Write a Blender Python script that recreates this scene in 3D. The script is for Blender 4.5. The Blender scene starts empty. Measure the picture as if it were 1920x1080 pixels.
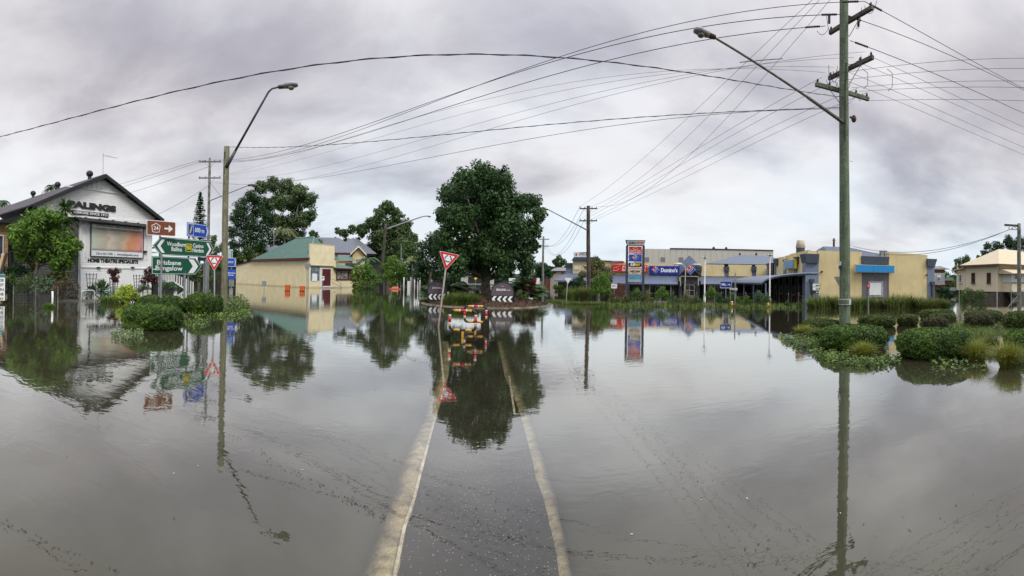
import bpy, math, random
import numpy as np
from mathutils import Vector, Matrix
random.seed(7); rng = np.random.default_rng(7)
sc = bpy.context.scene
COL = sc.collection
PI = math.pi
# ------------------------------------------------------------------ camera
# the photograph is a stitched cylindrical panorama, 800 photo-pixels to the radian, tilted by about one degree
F, H0, EYE = 800.0, 514.6, 1.75
up_c = Vector((0.01597, 0.00914, 1.0)).normalized()
RT = up_c.rotation_difference(Vector((0, 0, 1))).to_matrix()      # tilted camera axes -> world
RTi = RT.inverted()
CAM = Vector((0, 0, EYE))
cd = bpy.data.cameras.new('camera'); cam = bpy.data.objects.new('camera', cd); COL.objects.link(cam)
cd.type = 'PANO'; cd.panorama_type = 'CENTRAL_CYLINDRICAL'
cd.central_cylindrical_range_u_min = -960 / F; cd.central_cylindrical_range_u_max = 960 / F
cd.central_cylindrical_range_v_min = -(1080 - H0) / F; cd.central_cylindrical_range_v_max = H0 / F
cd.central_cylindrical_radius = 1.0
cd.clip_start = 0.05; cd.clip_end = 3000
cam.matrix_world = Matrix.Translation(CAM) @ RT.to_4x4() @ Matrix.Rotation(PI / 2, 4, 'X')
sc.camera = cam
# ------------------------------------------------------------------ world: overcast sky
SUN_EL, SUN_AZ = math.radians(48), math.radians(20)
w = bpy.data.worlds.new('World'); sc.world = w; w.use_nodes = True
nt = w.node_tree; nt.nodes.clear()
def N(t, typ, **kw):
    n = t.nodes.new(typ)
    for k, v in kw.items(): setattr(n, k, v)
    return n
def L(t, a, b): t.links.new(a, b)
def math_node(t, op, a, b=None, c=None, clamp=False):
    n = N(t, 'ShaderNodeMath', operation=op); n.use_clamp = clamp
    for i, v in enumerate((a, b, c)):
        if v is None: continue
        if isinstance(v, (int, float)): n.inputs[i].default_value = v
        else: L(t, v, n.inputs[i])
    return n.outputs[0]
def mixc(t, fac, a, b, mode='MIX'):
    n = N(t, 'ShaderNodeMix', data_type='RGBA', blend_type=mode); n.clamp_factor = True
    for i, v in ((0, fac), (6, a), (7, b)):
        if isinstance(v, (int, float)): n.inputs[i].default_value = v
        elif isinstance(v, tuple): n.inputs[i].default_value = (*v[:3], 1)
        else: L(t, v, n.inputs[i])
    return n.outputs[2]
def ramp(t, fac, stops, interp='LINEAR'):
    n = N(t, 'ShaderNodeValToRGB'); r = n.color_ramp; r.interpolation = interp
    while len(r.elements) < len(stops): r.elements.new(0.5)
    for e, (p, c) in zip(r.elements, stops):
        e.position = p; e.color = (*c, 1) if isinstance(c, tuple) else (c, c, c, 1)
    L(t, fac, n.inputs[0]); return n.outputs[0]
def noise(t, vec, scale, detail=4, rough=0.5, dist=0.0, typ=None):
    n = N(t, 'ShaderNodeTexNoise')
    n.inputs['Scale'].default_value = scale; n.inputs['Detail'].default_value = detail
    n.inputs['Roughness'].default_value = rough; n.inputs['Distortion'].default_value = dist
    if vec is not None: L(t, vec, n.inputs['Vector'])
    return n
tc = N(nt, 'ShaderNodeTexCoord'); sep = N(nt, 'ShaderNodeSeparateXYZ'); L(nt, tc.outputs['Generated'], sep.inputs[0])
X, Y, Z = sep.outputs
zc = math_node(nt, 'MAXIMUM', Z, 0.0); zz = math_node(nt, 'ADD', zc, 0.26)
cx = math_node(nt, 'DIVIDE', X, zz); cy = math_node(nt, 'DIVIDE', Y, zz)
comb = N(nt, 'ShaderNodeCombineXYZ'); L(nt, cx, comb.inputs[0]); L(nt, cy, comb.inputs[1])
mp = N(nt, 'ShaderNodeMapping'); L(nt, comb.outputs[0], mp.inputs[0]); mp.inputs['Location'].default_value = (3.1, 1.7, 0.4)
mp.inputs['Rotation'].default_value = (0, 0, 0.5); mp.inputs['Scale'].default_value = (1.15, 1.5, 1)
n1 = noise(nt, mp.outputs[0], 0.62, 6, 0.5, 0.35); n2 = noise(nt, mp.outputs[0], 2.0, 10, 0.55, 0.25)
nn = math_node(nt, 'ADD', math_node(nt, 'MULTIPLY', n1.outputs[0], 0.66), math_node(nt, 'MULTIPLY', n2.outputs[0], 0.34))
# darker cloud base overhead, paler towards the horizon
elev = ramp(nt, zc, [(0.0, 0.17), (0.13, 0.105), (0.30, 0.025), (0.46, -0.005), (0.75, 0.14)])
val = math_node(nt, 'ADD', nn, elev)
cloud = ramp(nt, val, [(0.35, (0.31, 0.30, 0.325)), (0.44, (0.39, 0.385, 0.41)), (0.52, (0.51, 0.51, 0.525)), (0.61, (0.64, 0.65, 0.655)), (0.78, (0.70, 0.735, 0.745))])
n3 = noise(nt, mp.outputs[0], 0.5, 3, 0.5)
tint = ramp(nt, n3.outputs[0], [(0.38, (0.95, 0.985, 1.04)), (0.55, (1.03, 0.99, 0.99))])
cloud = mixc(nt, 1.0, cloud, tint, 'MULTIPLY')
cloud = mixc(nt, 1.0, cloud, ramp(nt, zc, [(0.0, (.93, 1.0, 1.04)), (.22, (.97, .995, 1.02)), (.4, (.995, .99, 1.01))]), 'MULTIPLY')
CLOUD = 1.04
sky = N(nt, 'ShaderNodeTexSky', sky_type='NISHITA'); sky.sun_disc = False
sky.sun_elevation = SUN_EL; sky.sun_rotation = SUN_AZ; sky.air_density = 1.5; sky.dust_density = 2
bg = N(nt, 'ShaderNodeBackground'); L(nt, sky.outputs[0], bg.inputs[0]); bg.inputs[1].default_value = 0.06
bgc = N(nt, 'ShaderNodeBackground'); L(nt, cloud, bgc.inputs[0]); L(nt, math_node(nt, 'MULTIPLY', math_node(nt, 'ADD', 1.0, math_node(nt, 'MULTIPLY', ramp(nt, zc, [(0.60, 0.0), (0.86, 1.0)]), 1.5)), CLOUD), bgc.inputs[1])
ms = N(nt, 'ShaderNodeMixShader'); ms.inputs[0].default_value = 0.93
L(nt, bg.outputs[0], ms.inputs[1]); L(nt, bgc.outputs[0], ms.inputs[2])
wo = N(nt, 'ShaderNodeOutputWorld'); L(nt, ms.outputs[0], wo.inputs[0])
# ------------------------------------------------------------------ sun, weak behind the cloud
sl = bpy.data.lights.new('sun', 'SUN'); sl.energy = 1.5; sl.angle = math.radians(20); sl.color = (1, 0.96, 0.9)
so = bpy.data.objects.new('sun', sl); COL.objects.link(so)
sun_dir = Vector((0.52, -0.55, 0.72)).normalized()
so.rotation_euler = sun_dir.to_track_quat('Z', 'Y').to_euler()
sky.sun_elevation = math.asin(sun_dir.z); sky.sun_rotation = math.atan2(sun_dir.x, sun_dir.y)
sc.view_settings.view_transform = 'Standard'; sc.view_settings.look = 'None'
sc.view_settings.exposure = 0.45; sc.view_settings.gamma = 1.0
sc.cycles.max_bounces = 8; sc.cycles.transparent_max_bounces = 12; sc.cycles.use_denoising = True
sc.cycles.caustics_reflective = False; sc.cycles.caustics_refractive = False
# ------------------------------------------------------------------ photo measurements -> metres
def ray(px, py):
    a = (px - 960) / F
    return RT @ Vector((math.sin(a), math.cos(a), (H0 - py) / F))
def proj(P):
    v = RTi @ (Vector(P) - CAM)
    return 960 + F * math.atan2(v.x, v.y), H0 - F * v.z / math.hypot(v.x, v.y)
def G(px, py, z=0.0):
    r = ray(px, py); t = (z - EYE) / r.z
    return CAM + r * t
def at(px, py, d):
    r = ray(px, py); return CAM + r * (d / math.hypot(r.x, r.y))
def base(px, d, z=0.0):
    """the point at horizontal distance d and height z that shows in photo column px"""
    a = (px - 960) / F
    for _ in range(6):
        P = Vector((d * math.sin(a), d * math.cos(a), z)); a += (px - proj(P)[0]) / F
    return P
def zat(x, y, py):
    lo, hi = -5.0, 60.0
    for _ in range(40):
        m = (lo + hi) / 2
        if proj((x, y, m))[1] > py: lo = m
        else: hi = m
    return lo
def hz(px): return 514.6 + 14.7 * math.sin((px - 960) / 800 + 0.52)
def dist_at(px, py): return EYE * F / (py - hz(px))       # distance of a point on the water
# ------------------------------------------------------------------ materials
MATS = {}
def mat(name, col, rough=0.75, var=0.12, scale=4.0, bump=0.0, bscale=None, metal=0.0, spec=0.4, col2=None, bands=None, stain=0.0, island=0.0, trans=0.0, grain=0.0, wet=0.0):
    if name in MATS: return MATS[name]
    m = bpy.data.materials.new(name); m.use_nodes = True; t = m.node_tree; t.nodes.clear()
    tcn = N(t, 'ShaderNodeTexCoord'); ob = tcn.outputs['Object']
    nz = noise(t, ob, scale, 6, 0.6)
    c2 = col2 if col2 else tuple(max(0, c * (1 - var * 2.2)) for c in col)
    c1 = tuple(min(1, c * (1 + var * 0.6)) for c in col)
    out = mixc(t, ramp(t, nz.outputs[0], [(0.35, 0.0), (0.68, 1.0)]), c1, c2)
    if stain:
        mpn = N(t, 'ShaderNodeMapping'); L(t, ob, mpn.inputs[0]); mpn.inputs['Scale'].default_value = (1, 1, 0.12)
        st = noise(t, mpn.outputs[0], 3.5, 5, 0.65)
        out = mixc(t, math_node(t, 'MULTIPLY', ramp(t, st.outputs[0], [(0.5, 0.0), (0.75, 1.0)]), stain), out, tuple(c * 0.45 for c in col))
    if grain:
        mpn = N(t, 'ShaderNodeMapping'); L(t, ob, mpn.inputs[0]); mpn.inputs['Scale'].default_value = (1, 1, 0.045)
        g_ = noise(t, mpn.outputs[0], 26, 6, 0.7); gr_ = ramp(t, g_.outputs[0], [(0.42, 0.0), (0.62, 1.0)])
        out = mixc(t, math_node(t, 'MULTIPLY', gr_, grain), out, tuple(c * 0.35 for c in col))
        sp_ = noise(t, ob, 7, 6, .7); out = mixc(t, math_node(t, 'MULTIPLY', ramp(t, sp_.outputs[0], [(.6, 0.), (.68, 1.)]), grain * .8), out, tuple(min(1, c * 1.7 + .02) for c in col))
    if wet:      # soaked band and silt line just above the flood
        s3 = N(t, 'ShaderNodeSeparateXYZ'); L(t, ob, s3.inputs[0]); wz = math_node(t, 'ADD', s3.outputs[2], math_node(t, 'MULTIPLY', noise(t, ob, 2.5, 4, .6).outputs[0], -.22))
        out = mixc(t, math_node(t, 'MULTIPLY', ramp(t, wz, [(0.0, 1.0), (0.10, 0.0)]), wet), out, tuple(c * 0.42 for c in col))
    if island:
        ge = N(t, 'ShaderNodeNewGeometry'); ri = ge.outputs['Random Per Island']
        hs = N(t, 'ShaderNodeHueSaturation'); L(t, out, hs.inputs['Color'])
        L(t, math_node(t, 'MULTIPLY_ADD', ri, island * 2, 1 - island), hs.inputs['Value'])
        out = hs.outputs[0]
    b = N(t, 'ShaderNodeBsdfPrincipled'); L(t, out, b.inputs['Base Color'])
    b.inputs['Roughness'].default_value = rough; b.inputs['Metallic'].default_value = metal
    b.inputs['Specular IOR Level'].default_value = spec
    nrm = None
    if bands:      # (axis, period, strength): weatherboards, corrugation, planks
        ax, per, st_ = bands
        s2 = N(t, 'ShaderNodeSeparateXYZ'); L(t, ob, s2.inputs[0])
        v = s2.outputs['XYZ'.index(ax)]
        fr = math_node(t, 'FRACT', math_node(t, 'DIVIDE', v, per))
        bp = N(t, 'ShaderNodeBump'); bp.inputs['Strength'].default_value = st_; bp.inputs['Distance'].default_value = per * 0.5
        hgt = ramp(t, fr, [(0.0, 0.0), (0.12, 1.0), (1.0, 0.75)])
        L(t, hgt, bp.inputs['Height']); nrm = bp.outputs[0]
        # thin shadow line under each lap, painted into the colour
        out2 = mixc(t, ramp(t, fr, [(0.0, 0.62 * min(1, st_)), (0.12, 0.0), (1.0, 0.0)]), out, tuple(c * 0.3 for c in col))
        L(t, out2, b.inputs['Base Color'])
    if bump:
        bn = noise(t, ob, bscale or scale * 6, 5, 0.6)
        bp2 = N(t, 'ShaderNodeBump'); bp2.inputs['Strength'].default_value = bump; bp2.inputs['Distance'].default_value = 0.03
        L(t, bn.outputs[0], bp2.inputs['Height'])
        if nrm: L(t, nrm, bp2.inputs['Normal'])
        nrm = bp2.outputs[0]
    if nrm: L(t, nrm, b.inputs['Normal'])
    o = N(t, 'ShaderNodeOutputMaterial')
    if trans:
        tr = N(t, 'ShaderNodeBsdfTranslucent'); L(t, out, tr.inputs[0])
        mx = N(t, 'ShaderNodeMixShader'); mx.inputs[0].default_value = trans
        L(t, b.outputs[0], mx.inputs[1]); L(t, tr.outputs[0], mx.inputs[2]); L(t, mx.outputs[0], o.inputs[0])
    else: L(t, b.outputs[0], o.inputs[0])
    MATS[name] = m; return m
def leafmat(name, c1, c2, isl=0.35):
    return mat(name, c1, rough=0.55, col2=c2, scale=1.3, island=isl, trans=0.25, spec=0.3)
# ------------------------------------------------------------------ mesh builder
class MB:
    def __init__(s): s.v = []; s.f = []; s.mi = []; s.m = 0
    def add(s, vs, fs):
        o = len(s.v); s.v += [tuple(p) for p in vs]; s.f += [tuple(i + o for i in f) for f in fs]; s.mi += [s.m] * len(fs); return s
    def box(s, x0, x1, y0, y1, z0, z1):
        vs = [(x, y, z) for z in (z0, z1) for y in (y0, y1) for x in (x0, x1)]
        return s.add(vs, [(0, 2, 3, 1), (4, 5, 7, 6), (0, 1, 5, 4), (2, 6, 7, 3), (0, 4, 6, 2), (1, 3, 7, 5)])
    def cbox(s, c, sz, rz=0.0):
        vs = []
        for z in (-1, 1):
            for y in (-1, 1):
                for x in (-1, 1):
                    dx, dy = x * sz[0] / 2, y * sz[1] / 2
                    vs.append((c[0] + dx * math.cos(rz) - dy * math.sin(rz), c[1] + dx * math.sin(rz) + dy * math.cos(rz), c[2] + z * sz[2] / 2))
        return s.add(vs, [(0, 2, 3, 1), (4, 5, 7, 6), (0, 1, 5, 4), (2, 6, 7, 3), (0, 4, 6, 2), (1, 3, 7, 5)])
    def prism(s, poly, y0, y1):
        """poly of (x,z), pushed from y0 to y1 (front face at y0)"""
        n = len(poly)
        vs = [(x, y0, z) for x, z in poly] + [(x, y1, z) for x, z in poly]
        fs = [tuple(range(n)), tuple(range(2 * n - 1, n - 1, -1))] + [((i + 1) % n, i, n + i, n + (i + 1) % n) for i in range(n)]
        return s.add(vs, fs)
    def slab(s, poly, z0, z1):
        n = len(poly)
        vs = [(x, y, z0) for x, y in poly] + [(x, y, z1) for x, y in poly]
        fs = [tuple(range(n - 1, -1, -1)), tuple(range(n, 2 * n))] + [(i, (i + 1) % n, n + (i + 1) % n, n + i) for i in range(n)]
        return s.add(vs, fs)
    def tube(s, pts, r, n=8, cap=True):
        pts = [Vector(p) for p in pts]; k = len(pts)
        rs = r if isinstance(r, (list, tuple)) else [r] * k
        vs = []; prev = None
        for i, p in enumerate(pts):
            d = (pts[min(i + 1, k - 1)] - pts[max(i - 1, 0)]).normalized()
            if prev is None: a = d.orthogonal().normalized()
            else:
                a = prev - d * prev.dot(d)
                a = a.normalized() if a.length > 1e-6 else d.orthogonal().normalized()
            prev = a; b = d.cross(a)
            for j in range(n):
                t = 2 * PI * j / n; vs.append(p + (a * math.cos(t) + b * math.sin(t)) * rs[i])
        fs = [(i * n + j, i * n + (j + 1) % n, (i + 1) * n + (j + 1) % n, (i + 1) * n + j) for i in range(k - 1) for j in range(n)]
        if cap: fs += [tuple(range(n - 1, -1, -1)), tuple(range((k - 1) * n, k * n))]
        return s.add(vs, fs)
    def ball(s, c, r, n=10, m=7):
        rr = r if isinstance(r, (tuple, list)) else (r, r, r)
        vs = [(c[0], c[1], c[2] - rr[2])]
        for i in range(1, m):
            a = PI * i / m
            for j in range(n):
                b = 2 * PI * j / n
                vs.append((c[0] + rr[0] * math.sin(a) * math.cos(b), c[1] + rr[1] * math.sin(a) * math.sin(b), c[2] - rr[2] * math.cos(a)))
        vs.append((c[0], c[1], c[2] + rr[2])); top = len(vs) - 1
        fs = [(0, 1 + (j + 1) % n, 1 + j) for j in range(n)]
        for i in range(m - 2):
            for j in range(n):
                fs.append((1 + i * n + j, 1 + i * n + (j + 1) % n, 1 + (i + 1) * n + (j + 1) % n, 1 + (i + 1) * n + j))
        fs += [(1 + (m - 2) * n + j, 1 + (m - 2) * n + (j + 1) % n, top) for j in range(n)]
        return s.add(vs, fs)
    def build(s, name, mats, parent=None, smooth=False, loc=None, rz=0):
        me = bpy.data.meshes.new(name); me.from_pydata(s.v, [], s.f); me.update()
        for m in (mats if isinstance(mats, (list, tuple)) else [mats]): me.materials.append(m)
        if len(me.materials) > 1: me.polygons.foreach_set('material_index', s.mi)
        if smooth: me.polygons.foreach_set('use_smooth', [True] * len(me.polygons))
        o = bpy.data.objects.new(name, me); COL.objects.link(o); o.parent = parent
        if loc is not None: o.location = loc
        o.rotation_euler.z = rz
        return o
def mesh_np(name, V, faces_per, m, parent=None):
    """V: (n*faces_per,3) array, every faces_per vertices one face"""
    n = len(V) // faces_per
    me = bpy.data.meshes.new(name); me.vertices.add(len(V)); me.vertices.foreach_set('co', V.astype(np.float32).ravel())
    me.loops.add(len(V)); me.loops.foreach_set('vertex_index', np.arange(len(V), dtype=np.int32))
    me.polygons.add(n); me.polygons.foreach_set('loop_start', np.arange(0, len(V), faces_per, dtype=np.int32))
    me.update(calc_edges=True); me.materials.append(m)
    o = bpy.data.objects.new(name, me); COL.objects.link(o); o.parent = parent; return o
LABELS = {}
def tag(o, label, cat, group=None, kind=None):
    o['label'] = label; o['category'] = cat
    if group: o['group'] = group
    if kind: o['kind'] = kind
    return o
def thing(name, label, cat, loc=(0, 0, 0), rz=0.0, group=None):
    o = bpy.data.objects.new(name, None); COL.objects.link(o); o.location = loc; o.rotation_euler.z = rz; o.empty_display_size = 0.3
    return tag(o, label, cat, group)
def dup(root, loc, rz, label, scale=None):
    r = root.copy(); COL.objects.link(r); r.location = loc; r.rotation_euler.z = rz; r['label'] = label
    if scale: r.scale = scale
    for c in list(root.children):
        k = c.copy(); COL.objects.link(k); k.parent = r
        for g in list(c.children):
            q = g.copy(); COL.objects.link(q); q.parent = k
    return r
def structure(o): o['kind'] = 'structure'; return o
class Frame:
    """an upright plane through two ground points; local +x runs along it (left to right seen from the camera), local -y faces us"""
    def __init__(s, A, B):
        s.A = Vector((A[0], A[1], 0)); d = Vector((B[0] - A[0], B[1] - A[1], 0)); s.len = d.length
        s.rz = math.atan2(d.y, d.x); s.ux = d.normalized(); s.uy = Vector((-s.ux.y, s.ux.x, 0))
    def on(s, px, py, y=0.0):
        r = ray(px, py); o = s.A + s.uy * y
        t = (o - CAM).dot(s.uy) / r.dot(s.uy); P = CAM + r * t
        return (P - s.A).dot(s.ux), P.z
    def x(s, px, y=0.0, py=530): return s.on(px, py, y)[0]
    def z(s, px, py, y=0.0): return s.on(px, py, y)[1]
    def world(s, x, y, z=0): return s.A + s.ux * x + s.uy * y + Vector((0, 0, z))
    def local(s, P): q = Vector(P) - s.A; return Vector((q.dot(s.ux), q.dot(s.uy), P[2]))
_tx = {}
def text(body, h, parent, x, z, y, m, name='lettering', bold=0.0, width=None, shear=0.0, align='CENTER', ext=0.004, rot=0.0, flat=False):
    """lettering whose front faces local -y, centred on (x,z), capitals h high"""
    c = bpy.data.curves.new('t', 'FONT'); c.body = body; c.size = h / 0.70; c.extrude = ext; c.offset = bold * h; c.shear = shear
    c.align_x = align; c.align_y = 'CENTER'; c.resolution_u = 3; c.space_line = 0.85
    o = bpy.data.objects.new('t', c); COL.objects.link(o)
    bpy.context.view_layer.update()
    dg = bpy.context.evaluated_depsgraph_get(); me = bpy.data.meshes.new_from_object(o.evaluated_get(dg))
    bpy.data.objects.remove(o); bpy.data.curves.remove(c)
    co = np.empty(len(me.vertices) * 3, np.float32); me.vertices.foreach_get('co', co); co = co.reshape(-1, 3)
    if len(co):
        mn, mx = co.min(0), co.max(0)
        if align == 'CENTER': co[:, 0] -= (mn[0] + mx[0]) / 2
        if width: co[:, 0] *= width / max(1e-6, mx[0] - mn[0])
        xx, yy = co[:, 0].copy(), co[:, 1].copy()
        co[:, 0] = xx * math.cos(rot) - yy * math.sin(rot); co[:, 1] = xx * math.sin(rot) + yy * math.cos(rot)
        new = np.stack([co[:, 0] + x, y - co[:, 2], co[:, 1] + z], 1)
        me.vertices.foreach_set('co', new.astype(np.float32).ravel())
    me.materials.clear(); me.materials.append(m); me.update(); me.name = name
    ob = bpy.data.objects.new(name, me); COL.objects.link(ob); ob.parent = parent; return ob
# ------------------------------------------------------------------ foliage
def rand_dirs(n):
    v = rng.normal(size=(n, 3)); return v / np.linalg.norm(v, axis=1, keepdims=True)
def leaves(C, Nrm, size, asp=0.55, jit=0.7, sizevar=0.35):
    """one small folded diamond per point"""
    n = len(C); nr = Nrm + rand_dirs(n) * jit; nr /= np.linalg.norm(nr, axis=1, keepdims=True) + 1e-9
    t = np.cross(nr, rand_dirs(n)); t /= np.linalg.norm(t, axis=1, keepdims=True) + 1e-9; b = np.cross(nr, t)
    s = (size * (1 + rng.uniform(-sizevar, sizevar, n)))[:, None] if not isinstance(size, np.ndarray) else size[:, None]
    return np.stack([C - t * s * .5, C + b * s * asp * .5 + nr * s * .06, C + t * s * .5, C - b * s * asp * .5 + nr * s * .06], 1).reshape(-1, 3)
def lobe_points(lobes, density, shell=0.5, gap=0.0):
    P = []; Q = []
    for (cx_, cy_, cz_, rx, ry, rz_) in lobes:
        n = int(density * (rx * ry + ry * rz_ + rx * rz_)) + 8
        d = rand_dirs(n)
        if gap:
            # uneven outline: lumpy radius and holes
            ph = np.sin(d[:, 0] * 7 + cx_ * 3) * np.sin(d[:, 1] * 6 + cy_ * 5) * np.sin(d[:, 2] * 8 + cz_ * 4)
            keep = (ph > -gap) | (rng.random(n) < .25); d = d[keep]; n = len(d)
            lump = 1 + 0.16 * np.sin(d[:, 0] * 9 + cz_ * 7) * np.cos(d[:, 2] * 8 + cx_ * 5)
        else: lump = np.ones(n)
        u = (shell + (1 - shell) * rng.random(n) ** 0.6) * lump * (1 + rng.normal(0, .05, n))
        P.append(np.array([cx_, cy_, cz_]) + d * u[:, None] * np.array([rx, ry, rz_])); Q.append(d)
    return np.concatenate(P), np.concatenate(Q)
def px_lobes(blobs, d, depth, per=2, org=(0, 0, 0)):
    """blobs (px, py, r_px[, ry_px]) read off the photo, spread through a crown of the given depth at distance d"""
    out = []
    for bl in blobs:
        px, py, r = bl[:3]; rz_ = (bl[3] if len(bl) > 3 else r) * d / F; r = r * d / F
        for k in range(per):
            off = random.uniform(-1, 1) * max(0, depth - r) if per > 1 else random.uniform(-.3, .3) * depth
            P = at(px + random.uniform(-.15, .15) * bl[2], py + random.uniform(-.1, .1) * bl[2], d + off * (1 if k else -1) * .9)
            out.append((P.x - org[0], P.y - org[1], P.z - org[2], r, r, rz_))
    return out
def limb_mesh(B, tips, r0, split=0.45):
    m = MB(); fork = max(.5, min(t.z for t in tips) * .8, sum(t.z for t in tips) / len(tips) * .32)
    m.tube([B + Vector((math.sin(k * 1.3) * r0 * .12, math.cos(k * 1.7) * r0 * .12, (fork + .5 - B.z) * k / 6)) for k in range(7)], [r0 * (1.25 if k == 0 else 1.05 - .05 * k) for k in range(7)], 10)
    B = Vector((0, 0, fork))
    for i, T in enumerate(tips):
        T = Vector(T); s0 = Vector((random.uniform(-.3, .3) * r0, random.uniform(-.3, .3) * r0, 0)) + B
        mid = B.lerp(T, split); mid.x = B.x + (mid.x - B.x) * .45; mid.y = B.y + (mid.y - B.y) * .45
        pts = []
        for k in range(7):
            t = k / 6; p = (1 - t) ** 2 * s0 + 2 * t * (1 - t) * mid + t * t * T
            pts.append(p + Vector((random.uniform(-.4, .4), random.uniform(-.4, .4), 0)) * r0 * (t > 0) * .6)
        m.tube(pts, [r0 * (1 - .85 * k / 6) * (.75 if i == 0 else .42) for k in range(7)], 7)
    return m
BARK = mat('bark', (0.13, 0.105, 0.08), var=.4, scale=6, bump=.8, bscale=14)
DENS = 2.6
def clump(lobes, k, ratio):
    """every big lobe carries k smaller foliage heads over its surface"""
    out = []
    for (x, y, z, rx, ry, rz_) in lobes:
        out.append((x, y, z, rx * .8, ry * .8, rz_ * .8))
        for v in rand_dirs(k):
            q = ratio * random.uniform(.75, 1.25); out.append((x + v[0] * rx * .82, y + v[1] * ry * .82, z + v[2] * rz_ * .82, rx * q, ry * q, rz_ * q * .8))
    return out
def tree(name, label, cat, px, d, blobs, depth, dens, lsize, lm, r0=0.2, per=2, gap=.35, z0=-0.6, group=None, ntips=6, shell=.45, bark=None, asp=.55, sub=None, heart=.9):
    org = base(px, d, 0.0); root = thing(name, label, cat, (org.x, org.y, 0), 0, group)
    lobes = px_lobes(blobs, d, depth, per, (org.x, org.y, 0))
    if sub: lobes2 = clump(lobes, *sub)
    else: lobes2 = lobes
    P, Q = lobe_points(lobes2, dens * DENS, shell, gap); Q = Q * .8 + np.array([0, 0, .35]); S = np.full(len(P), lsize) * rng.uniform(.65, 1.35, len(P))
    if heart:
        P2, Q2 = lobe_points([(a, b, c, d_ * .84, e * .84, f_ * .84) for a, b, c, d_, e, f_ in lobes], dens * heart, .25, gap * .5); P = np.concatenate([P, P2]); Q = np.concatenate([Q, Q2]); S = np.concatenate([S, np.full(len(P2), lsize * 1.7)])
    mesh_np('crown', leaves(P, Q, S, asp), 4, lm, root)
    tips = [Vector(l[:3]) * .86 for l in random.sample(lobes, min(ntips, len(lobes)))]
    limb_mesh(Vector((0, 0, z0)), tips, r0).build('trunk', bark or BARK, root, True)
    return root
def blades(C, h, spread, width, arch=.5, seg=3):
    """arching tapered blades rooted at the points C"""
    n = len(C); a = rng.uniform(0, 2 * PI, n); sp = rng.uniform(.15, 1, n) * spread; hh = h * rng.uniform(.6, 1.1, n)
    D = np.stack([np.cos(a), np.sin(a), np.zeros(n)], 1); S = np.stack([-np.sin(a), np.cos(a), np.zeros(n)], 1)
    quads = []
    def pt(t): return C + D * (sp * t ** 1.6)[:, None] + np.array([0, 0, 1]) * (hh * (t - arch * t ** 3 * (sp / spread)))[:, None]
    for k in range(seg):
        t0, t1 = k / seg, (k + 1) / seg; w0, w1 = width * (1 - t0) * .5 + .001, width * (1 - t1) * .5 + .0005
        p0, p1 = pt(t0), pt(t1)
        quads.append(np.stack([p0 - S * w0, p0 + S * w0, p1 + S * w1, p1 - S * w1], 1))
    return np.concatenate(quads).reshape(-1, 3)
def weld_blades(C, *a, **k): return blades(C, *a, **k)
def frond_leaves(root_pt, n, length, droop, m, name, parent, pitch=0.6, leaflet=.28, pw=.03, nl=26):
    """palm or cycad fronds: arching ribs with leaflets on both sides"""
    V = []
    for i in range(n):
        a = 2 * PI * i / n + random.uniform(-.25, .25); e = pitch + random.uniform(-.35, .35); l = length * random.uniform(.8, 1.1)
        D = Vector((math.cos(a), math.sin(a), 0))
        def P(t): return Vector(root_pt) + D * (l * math.cos(e) * t) + Vector((0, 0, l * (math.sin(e) * t - droop * t * t)))
        for j in range(nl):
            t = .1 + .9 * j / nl; p = P(t); dd = (P(t + .02) - p).normalized(); sd = dd.cross(Vector((0, 0, 1))).normalized()
            ll = leaflet * math.sin(PI * min(.98, t * .85 + .1)) * random.uniform(.8, 1.1)
            for s in (-1, 1):
                tip = p + sd * s * ll + dd * ll * .5 - Vector((0, 0, ll * .35)); q = dd * pw
                V += [p - q, p + q, tip + q * .2, tip - q * .2]
    return mesh_np(name, np.array([tuple(v) for v in V]), 4, m, parent)
# ================================================================== SETTING
MUD = mat('mud', (0.14, 0.115, 0.085), var=.3, scale=.8)
ASPH = mat('asphalt', (0.018, 0.016, 0.015), rough=.9, var=.4, scale=1.5, bump=.5, bscale=60)
# pale chips in the asphalt
t = ASPH.node_tree; b = [n for n in t.nodes if n.type == 'BSDF_PRINCIPLED'][0]; src = b.inputs['Base Color'].links[0].from_socket
tcn = N(t, 'ShaderNodeTexCoord'); vo = N(t, 'ShaderNodeTexVoronoi'); vo.inputs['Scale'].default_value = 42; L(t, tcn.outputs['Object'], vo.inputs['Vector'])
sp = N(t, 'ShaderNodeSeparateColor'); L(t, vo.outputs['Color'], sp.inputs[0])
chip = math_node(t, 'MULTIPLY', math_node(t, 'LESS_THAN', vo.outputs['Distance'], 0.24), math_node(t, 'GREATER_THAN', sp.outputs[0], 0.62))
dark = math_node(t, 'GREATER_THAN', noise(t, tcn.outputs['Object'], 9, 5, .7).outputs[0], .58)
L(t, mixc(t, math_node(t, 'MULTIPLY', dark, .6), mixc(t, math_node(t, 'MULTIPLY', chip, .75), src, (.30, .28, .26)), (.012, .011, .010)), b.inputs['Base Color'])
KERB = mat('kerb_paint', (0.56, 0.50, 0.35), var=.3, scale=9, bump=1.0, bscale=60, stain=0, col2=(0.14, 0.125, 0.09))
WHITE = mat('white_paint', (0.72, 0.72, 0.70), var=.1, scale=8)
CONC = mat('concrete', (0.34, 0.32, 0.29), var=.25, scale=3, bump=.3)
def sheet(name, x0, x1, y0, y1, z, m):
    return structure(MB().add([(x0, y0, z), (x1, y0, z), (x1, y1, z), (x0, y1, z)], [(0, 1, 2, 3)]).build(name, m))
sheet('ground', -1500, 1500, -1500, 1500, -1.2, MUD)
sheet('road', -60, 60, -40, 160, -0.42, mat('silted_road', (0.10, 0.085, 0.065), var=.3, scale=1.2))
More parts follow.
